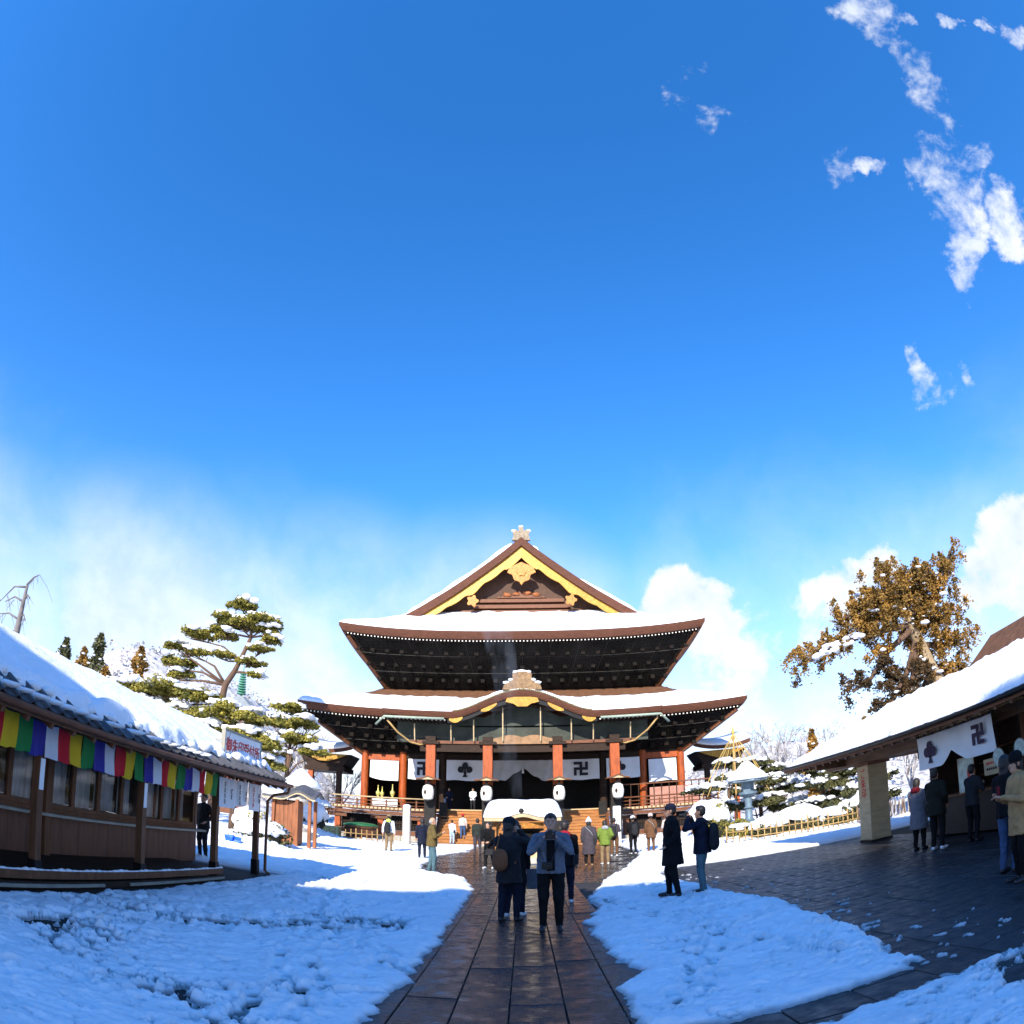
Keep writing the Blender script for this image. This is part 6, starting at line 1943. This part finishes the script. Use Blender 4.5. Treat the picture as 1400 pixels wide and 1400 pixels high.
def capsule(mb, a, b, ra, rb, n=12, sq=(1, 1), flat=False):
    """closed tapered limb with rounded ends; sq squashes the section across the body"""
    a, b = Vector(a), Vector(b)
    d = (b - a)
    L = d.length
    d = d.normalized() if L > 1e-6 else Vector((0, 0, 1))
    u = Vector((1, 0, 0)) if abs(d.x) < .8 else Vector((0, 1, 0))
    y_ = d.cross(u).normalized(); x_ = y_.cross(d).normalized()
    rows_ = []
    for t in (-.97, -.75, -.4, 0):
        rows_.append((a + d * ra * t, ra * math.sqrt(1 - t * t)))
    for t in ((0,) if flat else (0, .4, .75, .97)):
        rows_.append((b + d * rb * t, rb * math.sqrt(1 - t * t)))
    vs = []
    for c, r in rows_:
        for i in range(n):
            w = 2 * math.pi * i / n
            vs.append(c + x_ * (r * math.cos(w) * sq[0]) + y_ * (r * math.sin(w) * sq[1]))
    fs = []
    for k in range(len(rows_) - 1):
        for i in range(n):
            j = (i + 1) % n
            fs.append((k * n + i, k * n + j, (k + 1) * n + j, (k + 1) * n + i))
    fs += [tuple(range(n - 1, -1, -1)), tuple((len(rows_) - 1) * n + i for i in range(n))]
    mb.add(vs, fs)


ARMS = {  # elbow, wrist for the right arm (x outward); mirrored for the left
    'down': ((.24, -.03, 1.13), (.25, .05, .88)),
    'pocket': ((.27, -.08, 1.14), (.20, .10, .98)),
    'chest': ((.25, .06, 1.12), (.09, .27, 1.22)),
    'phone': ((.23, .06, 1.12), (.07, .30, 1.20)),
    'face': ((.27, .20, 1.22), (.08, .21, 1.46)),
    'face_high': ((.30, .22, 1.30), (.08, .22, 1.52)),
    'chin': ((.27, .16, 1.17), (.085, .235, 1.36)),
    'hold': ((.22, .02, 1.12), (.21, .12, .86)),
    'front': ((.22, .06, 1.11), (.12, .22, 1.00)),
    'sway': ((.25, -.08, 1.13), (.27, -.03, .90)),
}


def person(label, x, y, face, h=1.68, coat=BLK, pants=BLK, shoe=SHO, hem=.80, arms=('down', 'down'), hat=None, hair='short', extra=(), stance=.0, z=None, near=False, lean=0.0, group='visitors in the temple court', head=0.0, wide=1.0, sleeve=None, inner=None, bulk=1.0, hood=None, skirt=None):
    """face: direction the person looks, degrees from +Y turning to +X"""
    if z is None:
        z = snow_at(x, y) - .015 if True else 0
    t = thing('person', (x, y, z), label, 'person', group, rz=-RAD(face))
    ORG[t.name] = (0, 0, 0)
    s = h / 1.72
    mb = MB(); prims = []

    def P(a, b, ra, rb, m, n=12, sq=(1, 1), flat=False):
        capsule(mb, a, b, ra, rb, n, sq, flat)
        prims.append((np.array(a, float), np.array(b, float), ra, rb, m, sq, m in (coat,), flat))
    sleeve = sleeve or coat
    # legs
    for sg in (-1, 1):
        st = stance * sg
        hip = (sg * .095, 0, .88); knee = (sg * .105, .03 + st * .5, .48); ank = (sg * .11, -.02 + st, .10)
        P(hip, knee, .100, .075, pants); P(knee, ank, .072, .052, pants)
        P((sg * .11, -.04 + st, .05), (sg * .125, .15 + st, .035), .045, .036, shoe)
    P((-.07, 0, .92), (.07, 0, .92), .125, .125, pants)
    # torso and coat
    ly = lean
    sh = 1.41
    P((0, 0, 1.0), (0, ly * .6, 1.22), .150 * bulk, .165 * bulk, coat, 14, (1.12 * wide, .82))
    P((0, ly * .6, 1.22), (0, ly, 1.34), .165 * bulk, .14 * bulk, coat, 14, (1.18 * wide, .82))
    P((-.115 * wide, ly, 1.385), (.115 * wide, ly, 1.385), .072 * bulk, .072 * bulk, coat)
    if hem < .98:
        P((0, 0, 1.06), (0, -.01, hem), .155 * bulk, .168 * bulk + .06 * max(0, .85 - hem), coat, 18, (1.12 * wide, .90), True)
    if skirt:
        P((0, 0, .95), (0, 0, .50), .14, .2, skirt, 16, (1.1, .9), True)
    # arms
    for sg, pose in zip((-1, 1), arms):
        e, w = ARMS[pose]
        e = (sg * e[0], e[1] + ly, e[2]); w = (sg * w[0], w[1] + ly, w[2])
        P((sg * .185 * wide, ly, 1.375), e, .066 * bulk, .054 * bulk, sleeve); P(e, w, .054 * bulk, .042, sleeve)
        # hand: palm, four fingers, thumb
        wv = Vector(w); dr = (wv - Vector(e)).normalized()
        if pose in ('chin', 'face', 'face_high', 'chest', 'phone'):
            dr = (dr + Vector((-sg * .5, .45, .25))).normalized()
        side = Vector((sg, 0, 0)); side = (side - dr * side.dot(dr)).normalized(); nrm = dr.cross(side).normalized()
        hb = MB()
        pc = wv + dr * .055
        capsule(hb, wv - dr * .01, wv + dr * .075, .034, .036, 8, (1, .6))
        for q in range(4):
            off_ = side * ((q - 1.5) * .019)
            k0 = wv + dr * .085 + off_
            ln = (.058, .068, .063, .048)[q]
            k1 = k0 + dr * ln * .55 + nrm * .012 * (1 if dr.z < 0 else -1)
            k2 = k1 + (dr * .6 + nrm * (.55 if dr.z < 0 else -.55)).normalized() * ln * .55
            capsule(hb, k0, k1, .0095, .0088, 6); capsule(hb, k1, k2, .0088, .0072, 6)
        th0 = wv + dr * .02 - side * .028
        capsule(hb, th0, th0 + (dr * .8 - side * .6).normalized() * .055, .0125, .010, 6)
        hb.v = [tuple(c * s for c in v) for v in hb.v]
        glove = 'gloves' in extra
        ho = hb.build('hand', BLK if glove else SKIN, t, smooth=True)
    # neck, head, face
    P((0, ly, 1.40), (0, ly + .01, 1.50), .055, .052, SKIN)
    hc = Vector((0, ly + .02, 1.595))
    P((hc.x, hc.y - .012, hc.z + .022), (hc.x, hc.y + .004, hc.z - .03), .088, .074, SKIN, 14, (.92, 1.0))
    P((0, hc.y + .045, hc.z - .075), (0, hc.y + .05, hc.z - .078), .042, .042, SKIN)
    P((0, hc.y + .082, hc.z - .004), (0, hc.y + .098, hc.z - .028), .010, .015, SKIN, 8)
    for sg in (-1, 1):
        P((sg * .083, hc.y - .01, hc.z + .005), (sg * .083, hc.y - .012, hc.z - .03), .014, .012, SKIN, 8)
    if hair == 'short':
        P((0, hc.y - .028, hc.z + .045), (0, hc.y - .035, hc.z), .094, .085, HAIR, 14, (.97, 1))
        P((0, hc.y + .025, hc.z + .085), (0, hc.y + .03, hc.z + .085), .05, .05, HAIR, 10)
    elif hair == 'long':
        P((0, hc.y - .026, hc.z + .045), (0, hc.y - .04, hc.z - .02), .098, .092, HAIR, 14, (.98, 1))
        P((0, hc.y - .055, hc.z - .02), (0, hc.y - .09, hc.z - .24), .085, .07, HAIR, 12, (1.05, .6))
    elif hair == 'bald':
        P((0, hc.y - .05, hc.z - .01), (0, hc.y - .05, hc.z - .02), .07, .07, mat('grey_hair', (.3, .29, .28), .6, .2, 9, .2, 40), 10)
    if hood is not None:
        P((-.05, ly - .09, 1.44), (.05, ly - .09, 1.44), .075, .075, hood)
    # accessories that move with the person
    if hat:
        kind, hm = hat
        hb = MB()
        if kind == 'cap':
            hb.lathe([(.099, 0), (.103, .03), (.098, .07), (.07, .105), (.02, .118)], (0, hc.y - .012, hc.z + .028), 18)
            hb.sheet([[(.075 * math.sin(a), hc.y + .07 + .0, hc.z + .036) for a in lin(-1.2, 1.2, 8)], [(.08 * math.sin(a), hc.y + .065 + .10 * math.cos(a), hc.z + .022) for a in lin(-1.2, 1.2, 8)]], .008)
        else:
            hb.lathe([(.097, -.01), (.104, .02), (.106, .05), (.10, .09), (.075, .13), (.03, .15)], (0, hc.y - .014, hc.z + .02), 18)
            if kind == 'pom':
                hb.blob((0, hc.y - .014, hc.z + .19), (.04, .04, .04), 2, .3, 1)
        hb.v = [tuple(c * s for c in v) for v in hb.v]
        hb.build('hat', hm, t, smooth=True, auto=True)
    ex = set(extra)

    def put(mbx, name, m):
        mbx.v = [tuple(c * s for c in v) for v in mbx.v]
        return mbx.build(name, m, t, smooth=True, auto=True)
    # face details
    for sg in (-1, 1):
        put(MB().blob((sg * .032, hc.y + .081, hc.z + .004), (.013, .006, .006), 1, 0, 1), 'eye', HAIR)
        put(MB().bar((sg * .018, hc.y + .087, hc.z + .026), (sg * .048, hc.y + .078, hc.z + .028), .006, .007), 'eyebrow', HAIR)
    put(MB().blob((0, hc.y + .083, hc.z - .058), (.022, .007, .006), 1, 0, 1), 'mouth', mat('lips', (.35, .12, .10), .5, .1, 5, 0))
    if inner is not None:
        put(MB().sheet([[(sx, ly * .8 + .148 * bulk - abs(sx) * .25, zz) for sx in lin(-.055, .055, 4)] for zz in lin(.90, 1.34, 6)], .012, d=(0, -1, 0)), 'shirt_front', inner)
    if 'backpack' in ex or 'backpack_brown' in ex:
        m_ = BRN if 'backpack_brown' in ex else DGR
        b1 = MB()
        capsule(b1, (0, ly - .24, .98), (0, ly - .24, 1.25), .15, .13, 14, (1.05, .66))
        put(b1, 'backpack', m_)
        b2 = MB()
        for sg in (-1, 1):
            b2.tube([(sg * .10, ly - .17, 1.33), (sg * .12, ly - .02, 1.475), (sg * .13, ly + .125, 1.33), (sg * .15, ly + .09, 1.10), (sg * .15, ly - .12, 1.0)], .017, 6)
        put(b2, 'backpack_straps', m_)
    if 'satchel' in ex:
        b1 = MB(); capsule(b1, (-.05, ly - .235, .99), (-.05, ly - .235, 1.12), .125, .12, 12, (1.05, .62))
        put(b1, 'satchel', cm('cognac', (.20, .085, .04)))
        put(MB().tube([(-.14, ly - .2, 1.18), (-.14, ly - .02, 1.48), (-.08, ly + .14, 1.35), (.1, ly + .15, 1.08), (.17, ly - .18, 1.0)], .014, 6), 'satchel_strap', MATS['cloth_cognac'])
    if 'dslr' in ex:
        hy = ly + .27; hz = 1.565 if 'face_high' in arms else 1.41
        put(MB().cb(-.068, .068, hy - .035, hy + .035, hz - .05, hz + .05, .012).b(-.03, .03, hy - .03, hy + .03, hz + .05, hz + .075), 'camera_body', CAMB)
        put(MB().tube([(0, hy + .03, hz), (0, hy + .14, hz)], [.036, .04], 14), 'camera_lens', CAMB)
    if 'belt_camera' in ex:
        put(MB().cb(-.02, .12, ly + .17, ly + .24, .93, 1.03, .012).tube([(.05, ly + .23, .975), (.05, ly + .33, .97)], .035, 12), 'slung_camera', CAMB)
        put(MB().tube([(-.01, ly + .18, 1.02), (-.10, ly + .13, 1.3), (-.07, ly + .02, 1.475)], .008, 5), 'camera_strap', CAMB)
    if 'phone_up' in ex:
        put(MB().cb(-.04, .04, ly + .31, ly + .32, 1.20, 1.36, .004), 'phone', MAR if 'redphone' in ex else CAMB)
    if 'phone_face' in ex:
        put(MB().cb(-.075, .075, ly + .30, ly + .315, 1.53, 1.62, .004), 'phone', CAMB)
    for key, m_, dims in (('paper_bag', GRY, (.03, .16, .50, .86)), ('tote', BAGB, (.05, .20, .50, .86)), ('blue_bag', mat('aqua_bag', (.12, .5, .55), .5, .1, 5, .1, 20), (.04, .08, .42, .68))):
        if key in ex:
            bx_ = .30 if key == 'paper_bag' else .27
            if key == 'paper_bag':
                put(MB().prism([(-.11, dims[2]), (.11, dims[2]), (.11, dims[3]), (-.11, dims[3])], lambda a, c: (bx_ + a, ly + .05, c), lambda a, c: (bx_ + a, ly + .15, c)), 'carried_bag', cm('paperbag', (.10, .12, .15)))
                put(MB().tube([(bx_ - .06, ly + .1, dims[3] - .01), (bx_ - .05, ly + .1, dims[3] + .08), (bx_ + .05, ly + .1, dims[3] + .08), (bx_ + .06, ly + .1, dims[3] - .01)], .008, 5), 'bag_handle', WHT)
                continue
            put(MB().prism([(-dims[1], dims[2]), (dims[1], dims[2]), (dims[1] * 1.12, dims[3]), (-dims[1] * 1.12, dims[3])], lambda a, c: (bx_ - dims[0], a + ly, c), lambda a, c: (bx_ + dims[0], a + ly, c)), 'carried_bag', m_)
            put(MB().tube([(bx_, ly - .08, dims[3] - .01), (bx_, ly - .03, dims[3] + .11), (bx_, ly + .03, dims[3] + .11), (bx_, ly + .08, dims[3] - .01)], .008, 5), 'bag_handle', m_)
    if 'shoulder_bag' in ex:
        put(MB().cb(.16, .26, -.12, .12, .82, 1.02, .02), 'shoulder_bag', DGR)
        put(MB().tube([(.2, -.02, 1.0), (.08, -.17, 1.25), (-.12, -.1, 1.46), (-.13, .1, 1.35)], .011, 5), 'bag_strap', LGR)
    # scale and register for fusing
    mb.v = [tuple(c * s for c in v) for v in mb.v]
    me = bpy.data.meshes.new('body_parts')
    me.from_pydata(mb.v, [], mb.f)
    bm = bmesh.new(); bm.from_mesh(me); bmesh.ops.recalc_face_normals(bm, faces=bm.faces); bm.to_mesh(me); bm.free()
    o = bpy.data.objects.new('body', me)
    COL.objects.link(o)
    o.parent = t
    md = o.modifiers.new('fuse', 'REMESH'); md.mode = 'VOXEL'; md.voxel_size = .011 if near else .02; md.use_smooth_shade = True
    m2 = o.modifiers.new('soften', 'SMOOTH'); m2.factor = .5; m2.iterations = 3 if near else 1
    _pending.append((o, prims, s))
    return t


def fuse_people():
    dg = bpy.context.evaluated_depsgraph_get()
    for o, prims, s in _pending:
        me = bpy.data.meshes.new_from_object(o.evaluated_get(dg))
        o.modifiers.clear()
        old = o.data
        o.data = me
        bpy.data.meshes.remove(old)
        n = len(me.polygons)
        c = np.empty(n * 3); me.polygons.foreach_get('center', c); c = c.reshape(-1, 3) / s
        mats_, best, bi = [], np.full(n, 1e9), np.zeros(n, int)
        for a, b, ra, rb, m, sq, outer, flat in prims:
            if m not in mats_:
                mats_.append(m)
            ab = b - a; L2 = max(ab @ ab, 1e-9)
            u = np.clip(((c - a) @ ab) / L2, 0, 1)
            off_ = (c - (a + u[:, None] * ab)) / np.array([sq[0], sq[1], 1.0])
            d = np.linalg.norm(off_, axis=1) - (ra + (rb - ra) * u) - (.012 if outer else 0)
            if flat:
                tr_ = ((c - a) @ ab) / L2
                d = np.where(tr_ > 1.0, np.maximum(d, (tr_ - 1.0) * math.sqrt(L2) + .004), d)
            k = d < best
            best[k] = d[k]; bi[k] = mats_.index(m)
        me.materials.clear()
        for m in mats_:
            me.materials.append(m)
        me.polygons.foreach_set('material_index', bi)
        nv_ = len(me.vertices)
        co = np.empty(nv_ * 3); me.vertices.foreach_get('co', co); co = co.reshape(-1, 3)
        no = np.empty(nv_ * 3); me.vertices.foreach_get('normal', no); no = no.reshape(-1, 3)
        zz = co[:, 2] / s
        w = sstep(zz, .1, .2) * sstep(-zz, -1.44, -1.36)
        k_ = np.arctan2(co[:, 1], co[:, 0])
        dsp = .012 * fbm(k_ * 1.6 + s * 40, zz * 9 + k_ * 2.0, 3) + .007 * fbm(co[:, 0] * 22 + s * 90, zz * 16 + co[:, 1] * 20, 2)
        co = co + no * (w * dsp)[:, None]
        me.vertices.foreach_set('co', co.ravel())
        me.polygons.foreach_set('use_smooth', np.ones(n, bool))
        me.update()


# the group on the path
person('man in a grey zip jacket and black trousers photographing towards the viewer', .35, 9.4, 183, 1.73, GRY, BLK, SHO, .86, ('chin', 'chin'), None, 'short', ('dslr', 'belt_camera'), near=True, inner=BLK, wide=1.06)
person('woman in a beanie with a brown satchel on her back raising her phone', -.24, 10.3, 22, 1.66, DGR, NVY, SHO, .66, ('face_high', 'face_high'), ('beanie', cm('hatblue', (.02, .03, .04))), 'long', ('satchel', 'phone_face'), near=True, stance=.05, bulk=1.05)
person('person in a long dark coat carrying a grey paper bag beside the satchel woman', -.17, 10.85, 12, 1.64, BLK, NVY, WSH, .62, ('phone', 'hold'), None, 'long', ('paper_bag',), near=True, stance=.08, bulk=1.05)
person('person in black with a red collar half hidden behind the man photographing the viewer', .72, 12.5, 8, 1.62, BLK, NVY, WSH, .78, ('front', 'hold'), None, 'short', ('shoulder_bag',), near=True, hood=RED_, stance=.06)
# the pair on the right hand snow
person('man in black coat and flat cap standing in profile on the shaded snow', 2.58, 11.9, 278, 1.74, BLK, BLK, SHO, .60, ('pocket', 'down'), ('cap', NVY), 'short', ('blue_bag',), near=True, bulk=1.2, stance=.07)
person('man with a big black backpack raising a camera on the shaded snow', 3.14, 11.95, 300, 1.68, NVY, JEAN, SHO, .80, ('face_high', 'face_high'), None, 'short', ('backpack', 'dslr'), near=True, bulk=1.08, stance=.05)
# sunlit court, left
person('bald man in an olive jacket and teal jeans looking at his hands', -2.68, 19.7, 78, 1.72, OLV, JEAN, SHO, .82, ('chest', 'chest'), None, 'bald', (), near=True, bulk=1.1, stance=.06)
person('person in a navy coat just behind the olive jacket man', -3.95, 26.2, 350, 1.62, NVY, NVY, SHO, .62, ('down', 'down'), None, 'long', ())
person('man in a white jacket and khaki trousers with a small backpack', -6.07, 30.2, 5, 1.74, WHT, KHA, SHO, .90, ('sway', 'down'), ('cap', KHA), 'short', ('backpack',), hood=LME)
person('woman bending forward in a dark skirt beside the path', -1.15, 22.2, 200, 1.62, BLK, BLK, WSH, .74, ('front', 'front'), None, 'long', (), lean=.12, stance=.10, skirt=DGR)
person('man in a dark green jacket and grey trousers before the steps', -2.15, 31.0, 5, 1.76, cm('forest', (.045, .055, .045)), PUR, SHO, .90, ('hold', 'phone'), None, 'short', (), stance=.08)
person('visitor in blue jeans and a pale top walking up the steps', -3.95, 43.45, 0, 1.66, PNK, DNM, SHO, .92, ('down', 'down'), ('beanie', RED_), 'short', (), stance=.1, z=.43)
person('visitor in a white top and light jeans at the foot of the steps', -4.55, 42.7, 20, 1.6, WHT, cm('light_denim', (.3, .4, .5)), SHO, .92, ('phone', 'down'), None, 'short', ('shoulder_bag',))
person('visitor with a pale coat standing under the crest curtain', -3.55, 46.6, 180, 1.64, WHT, DGR, SHO, .8, ('front', 'front'), None, 'long', (), z=2.37)
person('visitor in dark blue holding a light bag under the manji curtain', -5.2, 46.7, 190, 1.64, NVY, NVY, SHO, .7, ('down', 'front'), None, 'long', ('tote',), z=2.37)
# sunlit court, right
person('woman in an ankle length grey puffer coat and white bobble hat', 2.12, 22.8, 8, 1.64, PUR, BLK, cm('boot', (.35, .2, .1)), .42, ('down', 'down'), ('pom', WHT), 'long', ('shoulder_bag',), bulk=1.15)
person('woman in a green parka and white boots', 2.68, 23.0, 355, 1.58, GRN, KHA, WSH, .76, ('pocket', 'pocket'), None, 'long', (), bulk=1.12, hood=LGR)
person('visitor in a violet grey jacket and brown trousers beside the green parka', 3.6, 27.6, 20, 1.66, PUR, BRN, WSH, .9, ('down', 'phone'), None, 'short', ('backpack',))
person('visitor in a black jacket and white cap with a backpack', 4.52, 28.5, 350, 1.7, BLK, BLK, WSH, .88, ('front', 'down'), ('cap', WHT), 'short', ('backpack',), bulk=1.08, stance=.04)
person('visitor in a brown checked coat beside the flat cap man', 5.3, 28.6, 5, 1.68, BRN, BRN, cm('brownboot', (.16, .07, .03)), .62, ('down', 'down'), ('beanie', PNK), 'short', ('shoulder_bag',), bulk=1.1)
person('visitor in pale pink close behind the flat cap man', 5.75, 27.4, 330, 1.6, PNK, PNK, SHO, .8, ('front', 'front'), None, 'long', ())
# at the amulet office
person('woman in a long grey puffer coat waiting at the amulet office', 8.2, 12.5, 60, 1.60, cm('puffer', (.15, .14, .15)), BLK, SHO, .52, ('front', 'front'), None, 'long', (), near=True, bulk=1.18, hood=MAR)
person('man in a dark parka and white sneakers at the stall under the crest', 8.15, 11.7, 65, 1.72, cm('darkolive', (.028, .028, .02)), BLK, WSH, .74, ('front', 'pocket'), None, 'short', (), near=True, bulk=1.15)
person('person in a grey jacket leaning on the amulet office counter', 8.75, 11.2, 80, 1.62, DGR, BLK, SHO, .82, ('chest', 'chest'), None, 'short', (), lean=.06)
person('long haired woman in black carrying a pale blue tote bag', 6.15, 7.05, 75, 1.62, BLK, DNM, SHO, .84, ('chest', 'hold'), None, 'long', ('tote',), near=True, bulk=1.1)
person('woman in a tan coat and black hat looking at a red phone', 5.72, 6.32, 285, 1.60, TAN, BLK, SHO, .66, ('phone', 'phone'), ('beanie', BLK), 'long', ('phone_up', 'redphone'), near=True, bulk=1.1)
# by the left office
person('person in dark clothes standing past the end of the office', -7.75, 15.2, 200, 1.66, DGR, DGR, WSH, .8, ('pocket', 'down'), None, 'short', ())
fuse_people()
